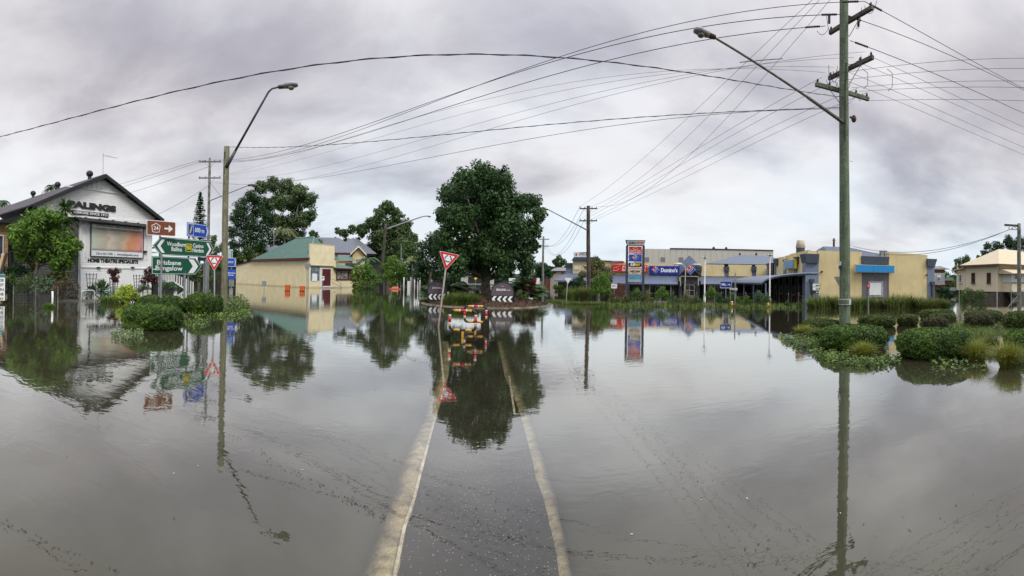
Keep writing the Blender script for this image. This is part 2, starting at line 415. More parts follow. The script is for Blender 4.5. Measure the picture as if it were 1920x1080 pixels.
# the median strip, ribbons read off the photo (edge pixels at each row), lying just under the water
ZM = -0.05
rows = [1400, 1250, 1160, 1080, 986, 935, 858, 816, 782, 748, 705, 663, 640]
Lo = [589, 642, 668, 689, 721, 740, 763, 783, 800, 808, 823, 826, 826]
Li = [672, 706, 728, 742, 761, 778, 797, 808, 817, 827, 840, 843, 840]
Ri = [1095, 1075, 1062, 1051, 1032, 1019, 997, 986, 977, 965, 946, 938, 932]
Ro = [1125, 1100, 1086, 1072, 1053, 1041, 1017, 1003, 992, 981, 968, 956, 948]
def dens_(a, ys, j):      # more rows, with a slightly ragged edge
    yy = np.linspace(ys[0], ys[-1], 90); o = np.argsort(ys); v = np.interp(yy, np.array(ys)[o], np.array(a, float)[o])
    nz_ = np.convolve(rng.normal(0, 1, 94), np.ones(4) / 2, 'valid')[:90]; return list(v + nz_ * j * np.clip((yy - 600) / 400, .2, 1.4))
R0 = rows; rows_d = list(np.linspace(rows[0], rows[-1], 90))
def ribbon(name, ax, bx, ys, z, m, h=0.12, crown=0.008):
    mb = MB(); n = len(ys); P = []
    for a, b_, y in zip(ax, bx, ys):
        A, B = G(a, y, z), G(b_, y, z); d = (B - A)
        P += [(A.x - d.x * .5, A.y, z - h), (A.x - d.x * .1, A.y, z - .02), (A.x + d.x * .35, A.y + d.y * .35, z + crown * .6), (A.x + d.x * .75, A.y + d.y * .75, z + crown * .6), (B.x, B.y, z - .004), (B.x + d.x * .15, B.y, z - .03)]
    fs = [(i * 6 + j, i * 6 + j + 1, (i + 1) * 6 + j + 1, (i + 1) * 6 + j) for i in range(n - 1) for j in range(5)]
    return structure(mb.add(P, fs).build(name, m, smooth=True))
ribbon('median_kerb', dens_(Lo, rows, 2.2), dens_(Li, rows, 1.0), rows_d, ZM - .01, KERB)
ribbon('median_kerb', dens_(Ri, rows, 1.4), dens_(Ro, rows, 1.0), rows_d, ZM - .01, KERB)
mb = MB(); P = []
for a, b_, y in zip(Li, Ri, rows):
    A, B = G(a, y, ZM - .022), G(b_, y, ZM - .022)
    for k in range(7): P.append((A.x + (B.x - A.x) * k / 6, A.y + (B.y - A.y) * k / 6, ZM - .022 + .012 * math.sin(PI * k / 6)))
structure(mb.add(P, [(i * 7 + j, i * 7 + j + 1, (i + 1) * 7 + j + 1, (i + 1) * 7 + j) for i in range(len(rows) - 1) for j in range(6)]).build('median_strip', ASPH))
# white line along the inner lip of the left kerb, broken white line inside the right one
wl = MB(); P = []
for i_, y in enumerate(rows[:9]):
    A, B = G(Li[i_] - 8 * (1 - i_ / 12), y, ZM + .012), G(Li[i_] + 1, y, ZM + .012)
    P += [A, B]
wl.add(P, [(2 * i, 2 * i + 1, 2 * i + 3, 2 * i + 2) for i in range(8)])
o = len(wl.v); P = [G(953, 705, ZM + .02), G(957, 705, ZM + .02), G(967, 777, ZM + .02), G(963, 777, ZM + .02)]; wl.add(P, [(0, 1, 2, 3)])
structure(wl.build('road_marking', mat('worn_white', (.58, .57, .52), var=.35, scale=14, col2=(.25, .23, .19))))
# kerb line swinging left in front of the roundabout
cv = [(824, 655), (818, 632), (800, 612), (780, 598), (752, 588)]
mb = MB(); P = []
for x, y in cv:
    A = G(x - 3, y, -.08); B = G(x + 10, y, -.08); P += [A, B]
structure(mb.add(P, [(2 * i, 2 * i + 1, 2 * i + 3, 2 * i + 2) for i in range(len(cv) - 1)]).build('kerb_line', KERB))
# ------------------------------------------------------------------ the flood water
xs = np.unique(np.round(np.concatenate([np.arange(-3, 3.01, .06), np.arange(-12, 12, .8), np.linspace(-1500, 1500, 41)]), 3))
ys = np.unique(np.round(np.concatenate([np.arange(0.6, 6, .08), np.arange(6, 22, .4), np.array([-1500, -600, -200, -50, -10, -3, 0, 26, 35, 50, 80, 140, 300, 700, 1500.])]), 3))
edgeL = [(G(a, y, ZM).y, G(a, y, ZM).x) for a, y in zip(Lo, rows)]; edgeR = [(G(a, y, ZM).y, G(a, y, ZM).x) for a, y in zip(Ro, rows)]
edgeL = [(G(a * .62 + b_ * .38, y, ZM).y, G(a * .62 + b_ * .38, y, ZM).x) for a, b_, y in zip(Lo, Li, rows)]; edgeR = [(G(a * .3 + b_ * .7, y, ZM).y, G(a * .3 + b_ * .7, y, ZM).x) for a, b_, y in zip(Ro, Ri, rows)]
eL = np.array(sorted(edgeL)); eR = np.array(sorted(edgeR))
XX, YY = np.meshgrid(xs, ys); xl = np.interp(YY, eL[:, 0], eL[:, 1]); xr = np.interp(YY, eR[:, 0], eR[:, 1])
out = np.maximum(np.maximum(xl - XX, XX - xr), 0)
clear = 0.97 * np.exp(-(out / .075) ** 1.5) * np.clip(1 - (YY - 7) / 26, 0, 1)
clear[YY > 24] = 0; clear[YY < 0.3] = 0
me = bpy.data.meshes.new('flood_water'); V = np.stack([XX, YY, np.zeros_like(XX)], -1).reshape(-1, 3)
ny, nx = XX.shape; idx = np.arange(ny * nx).reshape(ny, nx)
Fq = np.stack([idx[:-1, :-1], idx[:-1, 1:], idx[1:, 1:], idx[1:, :-1]], -1).reshape(-1, 4)
me.from_pydata(V.tolist(), [], Fq.tolist()); at_ = me.attributes.new('clearness', 'FLOAT', 'POINT'); at_.data.foreach_set('value', clear.ravel().astype(np.float32))
WAT = bpy.data.materials.new('flood_water'); WAT.use_nodes = True; t = WAT.node_tree; t.nodes.clear()
tcn = N(t, 'ShaderNodeTexCoord'); ob = tcn.outputs['Object']
mp = N(t, 'ShaderNodeMapping'); L(t, ob, mp.inputs[0]); mp.inputs['Rotation'].default_value = (0, 0, 0.15); mp.inputs['Scale'].default_value = (1.0, 1.7, 1)
w1 = noise(t, mp.outputs[0], 2.3, 3, .55, .6); w2 = noise(t, mp.outputs[0], 9.0, 2, .5, .3); w3 = noise(t, ob, .12, 2, .5)
amp = ramp(t, w3.outputs[0], [(0.38, 0.30), (0.62, 1.0)])
hh = math_node(t, 'ADD', math_node(t, 'MULTIPLY', w1.outputs[0], .0030), math_node(t, 'MULTIPLY', w2.outputs[0], .0005))
bp = N(t, 'ShaderNodeBump'); bp.inputs['Distance'].default_value = 1.0; L(t, math_node(t, 'MULTIPLY', hh, amp), bp.inputs['Height']); bp.inputs['Strength'].default_value = 1.0
gl = N(t, 'ShaderNodeBsdfGlossy'); gl.inputs['Roughness'].default_value = 0.015; gl.inputs['Color'].default_value = (.97, .975, .955, 1); L(t, bp.outputs[0], gl.inputs['Normal'])
silt = noise(t, ob, .5, 6, .6, .8)
df = N(t, 'ShaderNodeBsdfDiffuse'); L(t, mixc(t, ramp(t, silt.outputs[0], [(.35, 0.), (.7, 1.)]), (.042, .040, .025), (.054, .050, .031)), df.inputs[0])
tr = N(t, 'ShaderNodeBsdfTransparent'); tr.inputs[0].default_value = (.93, .88, .76, 1)
at2 = N(t, 'ShaderNodeAttribute', attribute_name='clearness')
cl = math_node(t, 'MULTIPLY', at2.outputs['Fac'], ramp(t, noise(t, ob, 1.4, 5, .6).outputs[0], [(.25, .82), (.7, 1.)]))
bd = N(t, 'ShaderNodeMixShader'); L(t, cl, bd.inputs[0]); L(t, df.outputs[0], bd.inputs[1]); L(t, tr.outputs[0], bd.inputs[2])
lw = N(t, 'ShaderNodeLayerWeight'); lw.inputs['Blend'].default_value = .5; L(t, bp.outputs[0], lw.inputs['Normal'])
fx = math_node(t, 'MULTIPLY_ADD', math_node(t, 'POWER', lw.outputs['Facing'], 1.8), 1.0, math_node(t, 'MULTIPLY_ADD', lw.outputs['Facing'], .12, -.12), clamp=True)
mx = N(t, 'ShaderNodeMixShader'); L(t, fx, mx.inputs[0]); L(t, bd.outputs[0], mx.inputs[1]); L(t, gl.outputs[0], mx.inputs[2])
o = N(t, 'ShaderNodeOutputMaterial'); L(t, mx.outputs[0], o.inputs[0])
me.materials.append(WAT); wo_ = bpy.data.objects.new('flood_water', me); COL.objects.link(wo_); structure(wo_)
# ------------------------------------------------------------------ islands and beds that break the surface
MULCH = mat('mulch', (0.11, 0.062, 0.038), var=.5, scale=7, bump=1.0, bscale=30, island=.3)
SOIL = mat('soil', (0.10, 0.085, 0.055), var=.4, scale=5, bump=.8, bscale=20)
def mound(name, poly, z0, h, m, inset=.75, rings=5):
    """a soft heap over a ground outline"""
    c = Vector((sum(p[0] for p in poly) / len(poly), sum(p[1] for p in poly) / len(poly), 0)); n = len(poly); vs = []
    for k in range(rings):
        f = 1 - (1 - .05) * (k / (rings - 1)) if rings > 1 else 1
        zz_ = z0 + h * (1 - (f) ** 2.2)
        vs += [(c.x + (p[0] - c.x) * f, c.y + (p[1] - c.y) * f, zz_ + random.uniform(-.03, .03) * (k > 0)) for p in poly]
    vs.append((c.x, c.y, z0 + h)); fs = [(k * n + i, k * n + (i + 1) % n, (k + 1) * n + (i + 1) % n, (k + 1) * n + i) for k in range(rings - 1) for i in range(n)]
    fs += [((rings - 1) * n + i, (rings - 1) * n + (i + 1) % n, len(vs) - 1) for i in range(n)]
    return structure(MB().add(vs, fs).build(name, m, smooth=True))
def ring_poly(cx_, cy_, rx, ry, n=40, j=.0): return [(cx_ + rx * math.cos(2 * PI * i / n) * (1 + random.uniform(-j, j)), cy_ + ry * math.sin(2 * PI * i / n) * (1 + random.uniform(-j, j))) for i in range(n)]
RC = (-1.75, 29.4)
mound('roundabout_island', ring_poly(RC[0], RC[1], 4.25, 4.75, 48, .01), -.05, .60, MULCH)
# loose bark mulch and litter on it
C_ = []
for _ in range(9000):
    a = random.uniform(0, 2 * PI); r = math.sqrt(random.random()) * .97; C_.append((RC[0] + 4.25 * r * math.cos(a), RC[1] + 4.75 * r * math.sin(a), -.03 + .60 * (1 - r ** 2.2) + random.uniform(0, .06)))
C_ = np.array(C_); tag(mesh_np('bark_litter', leaves(C_, np.tile([0, 0, 1.], (len(C_), 1)), .11, .35, 1.2), 4, MULCH), 'loose brown bark litter over the roundabout island', 'litter', kind='stuff')
mb = MB(); rp = ring_poly(RC[0], RC[1], 4.4, 4.9, 64); P = []
for i, (x, y) in enumerate(rp):
    nx_, ny_ = (x - RC[0]) / 4.4, (y - RC[1]) / 4.9
    P += [(x + nx_ * .12, y + ny_ * .12, -.3), (x + nx_ * .12, y + ny_ * .12, .0), (x + nx_ * .06, y + ny_ * .06, .05), (x - nx_ * .12, y - ny_ * .12, .06), (x - nx_ * .14, y - ny_ * .14, -.1)]
n = len(rp); mb.add(P, [(i * 5 + j, i * 5 + j + 1, ((i + 1) % n) * 5 + j + 1, ((i + 1) % n) * 5 + j) for i in range(n) for j in range(4)])
structure(mb.build('roundabout_kerb', mat('wet_kerb', (.15, .125, .09), var=.4, scale=2, bump=.4)))
gp = lambda *px: [tuple(G(x, y, 0)[:2]) for x, y in px]
mound('left_island', gp((225, 622), (340, 618), (410, 606), (455, 592), (450, 572), (400, 560), (300, 562), (235, 575)), -.3, .34, SOIL)
mound('right_garden_bed', [(7.3, 10.2), (8.6, 7.6), (9.3, 5.6), (11.2, 3.0), (14.5, 2.0), (17.5, 3.5), (18.5, 6.5), (17.5, 10.0), (14.5, 12.8), (11.0, 13.4), (8.6, 12.6)], -.34, .30, SOIL)
mound('street_garden_bed', gp((1035, 560), (1080, 571), (1200, 573), (1330, 574), (1440, 579), (1500, 578), (1500, 569), (1400, 564), (1250, 561), (1120, 559)), -.25, .3, SOIL)
mound('verge', gp((1518, 574), (1650, 576), (1770, 576), (1775, 571), (1650, 569), (1522, 568)), -.3, .3, SOIL)
mound('front_garden', gp((0, 575), (110, 578), (270, 572), (330, 566), (330, 556), (200, 556), (60, 556), (0, 556)), -.25, .28, SOIL)
# ================================================================== POLES, LAMPS, WIRES
GREENW = mat('treated_timber', (0.15, 0.195, 0.125), var=.35, scale=2.2, bump=.9, bscale=9, stain=.7, col2=(0.085, 0.12, 0.07), grain=.75, wet=.7)
OLDW = mat('weathered_timber', (0.22, 0.21, 0.135), var=.35, scale=2.5, bump=.8, bscale=10, stain=.6, col2=(0.13, 0.13, 0.07), grain=.75, wet=.7)
BROWNW = mat('dark_timber', (0.10, 0.07, 0.055), var=.35, scale=2.5, bump=.7, bscale=10, stain=.6, grain=.6)
GREYW = mat('grey_timber', (0.20, 0.20, 0.185), var=.3, scale=3, bump=.6, stain=.5)
ARM = mat('crossarm_timber', (0.115, 0.10, 0.08), var=.35, scale=5, bump=.6, stain=.4)
GALV = mat('galvanised', (0.33, 0.34, 0.35), rough=.5, var=.15, metal=.3, scale=8)
DSTEEL = mat('dark_steel', (0.085, 0.085, 0.10), rough=.5, var=.2, metal=.4)
RUST = mat('rusty_metal', (0.13, 0.065, 0.045), rough=.8, var=.5, scale=20)
BLACK = mat('black_rubber', (0.015, 0.015, 0.017), rough=.6, var=.1)
PORC = mat('insulator', (0.055, 0.045, 0.05), rough=.3, var=.1)
LENS = mat('lamp_glass', (0.30, 0.28, 0.25), rough=.2, var=.2)
def pole_mesh(h, r0, r1, lean=(0, 0), z0=-1.0, n=14):
    m = MB(); pts = []; rs = []
    for k in range(13):
        t = k / 12; pts.append((lean[0] * t + .015 * math.sin(t * 7), lean[1] * t, z0 + (h - z0) * t)); rs.append(r0 + (r1 - r0) * t + .004 * math.sin(t * 23))
    return m.tube(pts, rs, n)
def insul(m, p, r=.05, h=.16):
    m.tube([(p[0], p[1], p[2]), (p[0], p[1], p[2] + h * .3)], r * .3, 6)
    for k in range(3): m.ball((p[0], p[1], p[2] + h * (.35 + .22 * k)), (r * (1 - .15 * k), r * (1 - .15 * k), h * .12), 8, 5)
def crossarm(root, z, half, rz, mt, pins=(-.9, -.4, .4, .9), sec=.11, brace=True, off=.17, insulate=True, dz=0.0):
    """arm bolted across the pole, its direction rz in world"""
    ux, uy = math.cos(rz), math.sin(rz); nx_, ny_ = -uy * off, ux * off
    m = MB(); m.cbox((nx_, ny_, z), (half * 2, sec * .85, sec), rz)
    a = m.build('crossarm', mt, root)
    if insulate:
        for q in pins:
            i_ = MB(); insul(i_, (ux * q * half + nx_, uy * q * half + ny_, z + sec / 2)); i_.build('insulator', PORC, a, True)
    if brace:
        b = MB()
        for s in (-1, 1): b.tube([(ux * s * half * .5 + nx_, uy * s * half * .5 + ny_, z - sec * .4), (nx_ * .8, ny_ * .8, z - half * .55)], .014, 5)
        b.build('brace', GALV, a)
    return a
def lamp_head(root, P, D, size=.8, rusty=True):
    """street light lantern: housing along D from P, glass bowl beneath"""
    D = Vector(D).normalized(); S = D.cross(Vector((0, 0, 1))).normalized(); U = S.cross(D)
    def ring(c, a, b): return [c + S * a * math.cos(t) + U * b * math.sin(t) for t in [2 * PI * k / 12 for k in range(12)]]
    def loft(name, secs, m, parent):
        vs = []; [vs.extend(ring(P + D * s * size + U * uo * size, a * size, b * size)) for s, uo, a, b in secs]
        k = len(secs); fs = [(i * 12 + j, i * 12 + (j + 1) % 12, (i + 1) * 12 + (j + 1) % 12, (i + 1) * 12 + j) for i in range(k - 1) for j in range(12)]
        fs += [tuple(range(11, -1, -1)), tuple(range((k - 1) * 12, k * 12))]
        return MB().add(vs, fs).build(name, m, parent, True)
    h = loft('lamp_head', [(.0, 0, .05, .05), (.05, 0, .12, .09), (.32, 0, .15, .10)], RUST if rusty else DSTEEL, root)
    loft('reflector_hood', [(.30, .01, .15, .11), (.42, .03, .21, .14), (.75, .03, .24, .14), (.95, .01, .17, .10), (1.0, -.01, .06, .04)], GALV, h)
    g = MB(); c = P + D * .66 * size - U * .11 * size; g.ball((c.x, c.y, c.z), (.16 * size, .16 * size, .11 * size), 12, 6); g.build('lamp_glass', LENS, h, True)
# ---- the tall green corner pole on the right
PB = base(1584, 15.6)
pr = thing('power_pole', 'tall green timber power pole rising from the clipped shrubs, cut by the picture top', 'power pole', (PB.x, PB.y, 0))
pole_mesh(13.6, .215, .155, (-.14, 0)).build('pole', GREENW, pr, True)
zt = lambda y: zat(PB.x, PB.y, y)
Z1, Z2, Z3, ZL, ZJ = zt(34), zt(124), zt(168), zt(204), zt(236)
a1 = crossarm(pr, Z1, 1.12, PI / 2, ARM, (-.93, .1, .93), .14, off=-.2); a2 = crossarm(pr, Z2, 1.15, PI / 2, ARM, (-.92, -.45, .45, .92), .14, off=-.2)
a3 = crossarm(pr, Z3, 1.16, -.22, GREENW, (-.93, -.5, .5, .93), .14, off=.2); a4 = crossarm(pr, 13.0, 1.1, PI / 2, ARM, (-.9, 0, .9), .14, off=-.2, insulate=False)
for k in range(9):
    m = MB(); s = 1 if k % 2 else -1; m.tube([(0, 0, 2.6 + k * .52), (s * .34, -.02, 2.6 + k * .52)], .011, 5); 
    if k in (1, 4, 7): m.build('step_peg', GALV, pr)
m = MB(); m.ball((.30, -.12, ZL - .32), (.10, .10, .14), 10, 8); m.cbox((.22, -.1, ZL - .3), (.2, .05, .06)); m.build('junction_box', RUST, pr, True)
m = MB(); m.tube([(-.2, -.17, ZJ - .6), (-.21, -.18, Z3 - .1), (-.16, -.19, Z2)], .02, 6); m.build('conduit', BLACK, pr)
# surge arresters and jumper loops around the arms
for (yy, zz_, l) in ((-.35, Z1 - .32, .34), (.72, Z1 + .05, .3)):
    m = MB()
    for k in range(7): m.ball((-.2 if yy > 0 else .28, yy, zz_ + l * k / 6), (.055, .055, .03), 8, 5)
    m.build('arrester', PORC, pr, True)
random.seed(21)
for k in range(14):
    zb = random.choice((Z1, Z2, Z3, Z3, Z2)); a = random.uniform(0, 2 * PI); r = random.uniform(.5, 1.0)
    A = Vector((0, 0, 0)) + (Vector((0, r * random.choice((-1, 1)), 0)) if zb < Z1 + 1 and zb != Z3 else Vector((r * random.choice((-1, 1)), -.2 * r, 0))); A.z = zb + .05
    B = A + Vector((random.uniform(-.6, .6), random.uniform(-.5, .5), random.uniform(-.45, .25))); d_ = random.uniform(.18, .4)
    pts = [A.lerp(B, i / 10) - Vector((0, 0, d_ * 4 * (i / 10) * (1 - i / 10))) for i in range(11)]
    MB().tube(pts, .0095, 5).build('jumper_cable', BLACK, pr)
m = MB(); m.tube([(-.03, -.02, zt(571)), (-.03, -.02, zt(560))], .232, 20, cap=False); bnd = m.build('band', mat('pale_band', (.55, .58, .58), var=.2, scale=10), pr, True)
m = MB(); m.tube([(-.03, -.02, zt(569.5)), (-.03, -.02, zt(561.5))], .236, 20, cap=False); e_ = m
ang = math.atan2(-PB.y, -PB.x)
def patch(name, a0, a1_, z0, z1, r, m_, parent):
    q = MB(); n = 8; vs = []
    for k in range(n + 1):
        a = a0 + (a1_ - a0) * k / n; vs += [(-.03 + r * math.cos(a), -.02 + r * math.sin(a), z0), (-.03 + r * math.cos(a), -.02 + r * math.sin(a), z1)]
    q.add(vs, [(2 * k, 2 * k + 2, 2 * k + 3, 2 * k + 1) for k in range(n)]); return q.build(name, m_, parent)
patch('green_panel', ang - 1.3, ang + .75, zt(569.7), zt(561.6), .236, GREENW, bnd)
patch('plaque', ang - 1.45, ang - .6, zt(498), zt(491), .232, WHITE, pr); patch('plaque', ang - 1.45, ang - .6, zt(505), zt(498.4), .233, mat('navy', (.02, .05, .2)), pr)
# long lamp arm
LP_ = at(1349, 76, 12.9); J = Vector((PB.x - .1, PB.y - .1, ZJ))
lr = thing('street_lamp', 'rusty lamp on a long straight outreach arm, fixed to the tall green pole', 'street lamp', (PB.x, PB.y, 0))
rel = lambda P: Vector((P[0] - PB.x, P[1] - PB.y, P[2]))
D = (LP_ - J); m = MB(); K1 = J + D * .34
m.tube([rel(J), rel(K1)], [.07, .055], 8); m.tube([rel(K1), rel(LP_ - D * .03)], [.042, .034], 8)
arm_ = m.build('lamp_arm', mat('arm_steel', (.17, .14, .11), rough=.6, var=.3, scale=6), lr, True)
m = MB(); m.cbox(rel(J) + Vector((0, 0, 0)), (.12, .12, .3)); m.build('bracket', GALV, lr)
hd = Vector((D.x, D.y, 0)).normalized(); MB().tube([rel(LP_ - D * .03), rel(LP_ + hd * .15 + Vector((0, 0, .05)))], .034, 8).build('arm_tip', arm_.data.materials[0], lr)
lamp_head(lr, rel(LP_ + hd * .12 + Vector((0, 0, .06))), hd + Vector((0, 0, .12)), .72)
# ---- left pole with the curved lamp arm
PL = base(419.5, 22); zl = lambda y: zat(PL.x, PL.y, y)
pl_ = thing('timber_pole', 'weathered pole without crossarms, carrying the curved lamp arm beside the give way sign', 'power pole', (PL.x, PL.y, 0))
pole_mesh(zl(275), .175, .150, (-.0, 0)).build('pole', OLDW, pl_, True)
for yy, hh_ in ((292, .35), (322, .25)): MB().cbox((0, -.15, zl(yy)), (.06, .05, hh_)).build('clamp', DSTEEL, pl_)
lr2 = thing('street_lamp', 'grey lamp on a steep upswept arm fixed to the weathered left pole', 'street lamp', (PL.x, PL.y, 0))
J2 = at(424, 314, 21.9); K2 = at(506, 168, 20.9); T2 = at(521, 163.5, 20.8); rl = lambda P: Vector((P[0] - PL.x, P[1] - PL.y, P[2]))
m = MB(); Mid = J2.lerp(K2, .22)
m.tube([rl(J2), rl(Mid)], [.10, .075], 8); m.tube([rl(Mid), rl(J2.lerp(K2, .9)), rl(J2.lerp(K2, .97)), rl(K2 + Vector((.12, 0, .02))), rl(T2)], [.062, .05, .048, .045, .045], 8); m.build('lamp_arm', DSTEEL, lr2, True)
lamp_head(lr2, rl(T2), (T2 - K2) * Vector((1, 1, .25)), 1.0, False)
# ---- utility pole further back, left
PE = base(389, 44); ze = lambda y: zat(PE.x, PE.y, y); EDIR = math.atan2(-PE.x, PE.y) * 0 + .82
def two_arm_pole(name, label, px, d, ytop, arms, half, rz, mt, r=.17, lean=(0, 0)):
    P = base(px, d); r_ = thing(name, label, 'power pole', (P.x, P.y, 0)); z = lambda y: zat(P.x + lean[0], P.y, y)
    pole_mesh(z(ytop), r, r * .75, lean).build('pole', mt, r_, True)
    for ya in arms: a = crossarm(r_, z(ya), half, rz, ARM, brace=True); a.location = (lean[0], lean[1], 0)
    return r_, P, z
pe, PE, ze = two_arm_pole('power_pole', 'grey power pole with two crossarms behind the weathered lamp pole', 389, 44, 296, (302.5, 333), 1.15, .62, GREYW, .165)
lr3 = thing('street_lamp', 'small lamp on a rising arm from the grey two-arm pole by the big gum tree', 'street lamp', (PE.x, PE.y, 0))
J3 = at(392, 377, 43.8); T3 = at(465, 348, 40.5); q = Vector((PE.x, PE.y, 0)); MB().tube([J3 - q, T3 - q], [.055, .04], 6).build('lamp_arm', GALV, lr3)
lamp_head(lr3, T3 - q, (T3 - J3) * Vector((1, 1, 0)) + Vector((0, 0, -.1)), .95)
# ---- brown pole by the shopping centre
p2, P2, z2 = two_arm_pole('power_pole', 'dark brown power pole with two crossarms in front of the shopping centre', 1104, 41, 386, (390.5, 413.5), .86, -.30, BROWNW, .22, (-.18, 0))
lr4 = thing('street_lamp', 'lamp on a long arm from the brown pole, reaching into the round tree', 'street lamp', (P2.x, P2.y, 0))
J4 = at(1100, 431, 40.8); T4 = at(1028, 393, 39); q = Vector((P2.x, P2.y, 0)); MB().tube([J4 - q, T4 - q], [.07, .045], 6).build('lamp_arm', GALV, lr4); lamp_head(lr4, T4 - q, (T4 - J4) * Vector((1, 1, 0)), .8)
# ---- leaning dark pole on the left street with lamp
PS = base(713, 61); lx = (724 - 713) * 61 / 800
ps = thing('timber_pole', 'dark leaning pole without crossarms beside the drooping green tree', 'power pole', (PS.x, PS.y, 0)); zs = lambda y: zat(PS.x, PS.y, y)
pole_mesh(zs(420), .32, .2, (lx * .8, 0)).build('pole', mat('sooty_timber', (.07, .06, .05), var=.3, scale=3, bump=.5), ps, True)
lr5 = thing('street_lamp', 'lamp on a thin rising arm from the dark leaning pole', 'street lamp', (PS.x, PS.y, 0)); q = Vector((PS.x, PS.y, 0))
J5 = at(723, 430, 61); K5 = at(792, 406, 60); T5 = at(799, 405, 60); MB().tube([J5 - q, K5 - q, T5 - q], [.10, .085, .08], 6).build('lamp_arm', GALV, lr5); lamp_head(lr5, T5 - q, (1, -.1, -.15), .75, False)
# ---- far pole by the car yard, right-hand pole, small pole behind the wing
two_arm_pole('power_pole', 'pale distant power pole with two crossarms beyond the round tree near the white fence', 1017.5, 70, 443, (448.5, 461.5), .95, -.1, GREYW, .2)
PR = base(1911, 30); prr = thing('power_pole', 'old grey pole with a single one-sided arm at the right edge before the cream house', 'power pole', (PR.x, PR.y, 0)); zr = lambda y: zat(PR.x, PR.y, y)
pole_mesh(zr(419), .16, .13).build('pole', GREYW, prr, True)
ar = base(1884, 29.5); dr = Vector((ar.x - PR.x, ar.y - PR.y, 0)); arz = math.atan2(dr.y, dr.x)
m = MB(); m.cbox((dr.x * .5, dr.y * .5, zr(423.5)), (dr.length, .12, .14), arz); m.build('crossarm', ARM, prr)
m = MB(); m.cbox((dr.x * .25, dr.y * .25, zr(431)), (dr.length * .8, .04, .05), arz); m.tube([dr * .45 + Vector((0, 0, zr(424))), Vector((0, 0, zr(432)))], .02, 5); m.build('brace', GALV, prr)
for q_ in (.45, .7):
    i_ = MB(); insul(i_, (dr.x * q_, dr.y * q_, zr(430)), .05, .12); i_.build('insulator', PORC, prr, True)
m = MB(); vx = -dr.normalized()
m.tube([(0, 0, .9), tuple(vx * -.9 + Vector((0, 0, .0)))], .03, 5); m.tube([(0, 0, 1.0), tuple(vx * 1.0 + Vector((0, 0, 1.5)))], .03, 5); m.build('stay_frame', GALV, prr)
PW = base(1563, 60); pw = thing('timber_pole', 'short dark pole top showing above the yellow shop wall left of the green pole', 'power pole', (PW.x, PW.y, 0)); zw = lambda y: zat(PW.x, PW.y, y)
pole_mesh(zw(447), .17, .15).build('pole', BROWNW, pw, True); MB().cbox((0, 0, zw(447) - .3), (.5, .1, .12)).build('cap_fitting', DSTEEL, pw)
# ------------------------------------------------------------------ wires
CABLE = mat('cable', (0.022, 0.022, 0.026), rough=.6, var=.1)
THIN = mat('thin_conductor', (0.12, 0.12, 0.13), rough=.5, var=.1)
def wire(label, A, B, mid=None, sag=None, r=.010, m=None, group=None, twist=False, name='power_line', tmax=1.0):
    A = Vector(A); B = Vector(B)
    if mid is not None:
        lo, hi = 0.0, 1.0; fa = proj(A)[0] < proj(B)[0]
        for _ in range(40):
            c = (lo + hi) / 2; x = proj(A.lerp(B, c))[0]
            if (x < mid[0]) == fa: lo = c
            else: hi = c
        P = A.lerp(B, lo); z = zat(P.x, P.y, mid[1]); sag = (P.z - z) / max(.05, 4 * lo * (1 - lo)); sag = max(-.2, min(sag, 5))
    k = 40; pts = []
    for i in range(k + 1):
        t = i / k * tmax; p = A.lerp(B, t); p.z -= sag * 4 * t * (1 - t); pts.append(p)
    mb = MB(); c = pts[0]
    mb.tube([p - A for p in pts], r, 6 if not twist else 5)
    if twist:      # bundled cable: second core wound round the first
        k2 = int((B - A).length * 5); pp = []
        for i in range(k2 + 1):
            t = i / k2; p = A.lerp(B, t) - A; p.z -= sag * 4 * t * (1 - t); a = i * 1.3
            pp.append(p + Vector((0, math.cos(a) * r * 1.5, math.sin(a) * r * 1.5)))
        mb.tube(pp, r * .8, 4)
    o = mb.build(name, m or CABLE, loc=A)
    if r in (.013, .011):      # strain insulator string at the pole end
        i_ = MB(); d_ = (pts[2] - pts[0]).normalized()
        for q in range(9): c_ = d_ * (.25 + q * .065); i_.ball((c_.x, c_.y, c_.z), (.042, .042, .042), 7, 5)
        i_.build('strain_insulator', PORC, o, True)
    return tag(o, label, 'power line', group)
R1a = Vector((PB.x - .1, PB.y + 1.05, Z1 + .12)); R1b = Vector((PB.x - .1, PB.y + .1, Z1 + .14)); R1c = Vector((PB.x - .1, PB.y - 1.0, Z1 + .12))
E1 = lambda q: Vector((PE.x + math.cos(.62) * 1.15 * q, PE.y + math.sin(.62) * 1.15 * q, ze(300)))
E2 = lambda q: Vector((PE.x + math.cos(.62) * 1.15 * q, PE.y + math.sin(.62) * 1.15 * q, ze(331)))
wire('heavy black line, uppermost of three from the green pole top arm to the left', R1c, E1(.9), (1130, 82), r=.011)
wire('heavy black line just under the uppermost one from the green pole top arm', R1b, E1(.3), (1130, 90), r=.013)
wire('heavy black line passing behind the long-arm lamp, lowest of three from the top arm', R1a, E1(-.9), (1130, 116), r=.013)
for k, (yy, q) in enumerate(((160, .9), (172, .35), (190, -.35), (203, -.9))):
    wire('thin faint line crossing the middle of the sky to the grey left pole', Vector((PB.x - .1, PB.y + (1.05, .5, -.5, -1.05)[k], Z2 + .1)), E2(q), (1100, yy * .95 - 2), r=.0055, m=THIN, group='thin parallel lines across the middle of the sky')
A_ = Vector((PB.x - .2, PB.y - .1, zt(187))); B_ = at(-260, 285, 24)
wire('twisted black cable arching over the whole left half of the sky', A_, B_, (730, 108), r=.009, twist=True)
wire('twisted cable from the top of the weathered left pole to the green pole', Vector((PB.x - .2, PB.y, zt(204))), Vector((PL.x + .15, PL.y - .1, zl(277))), (900, 246), r=.009, twist=True)
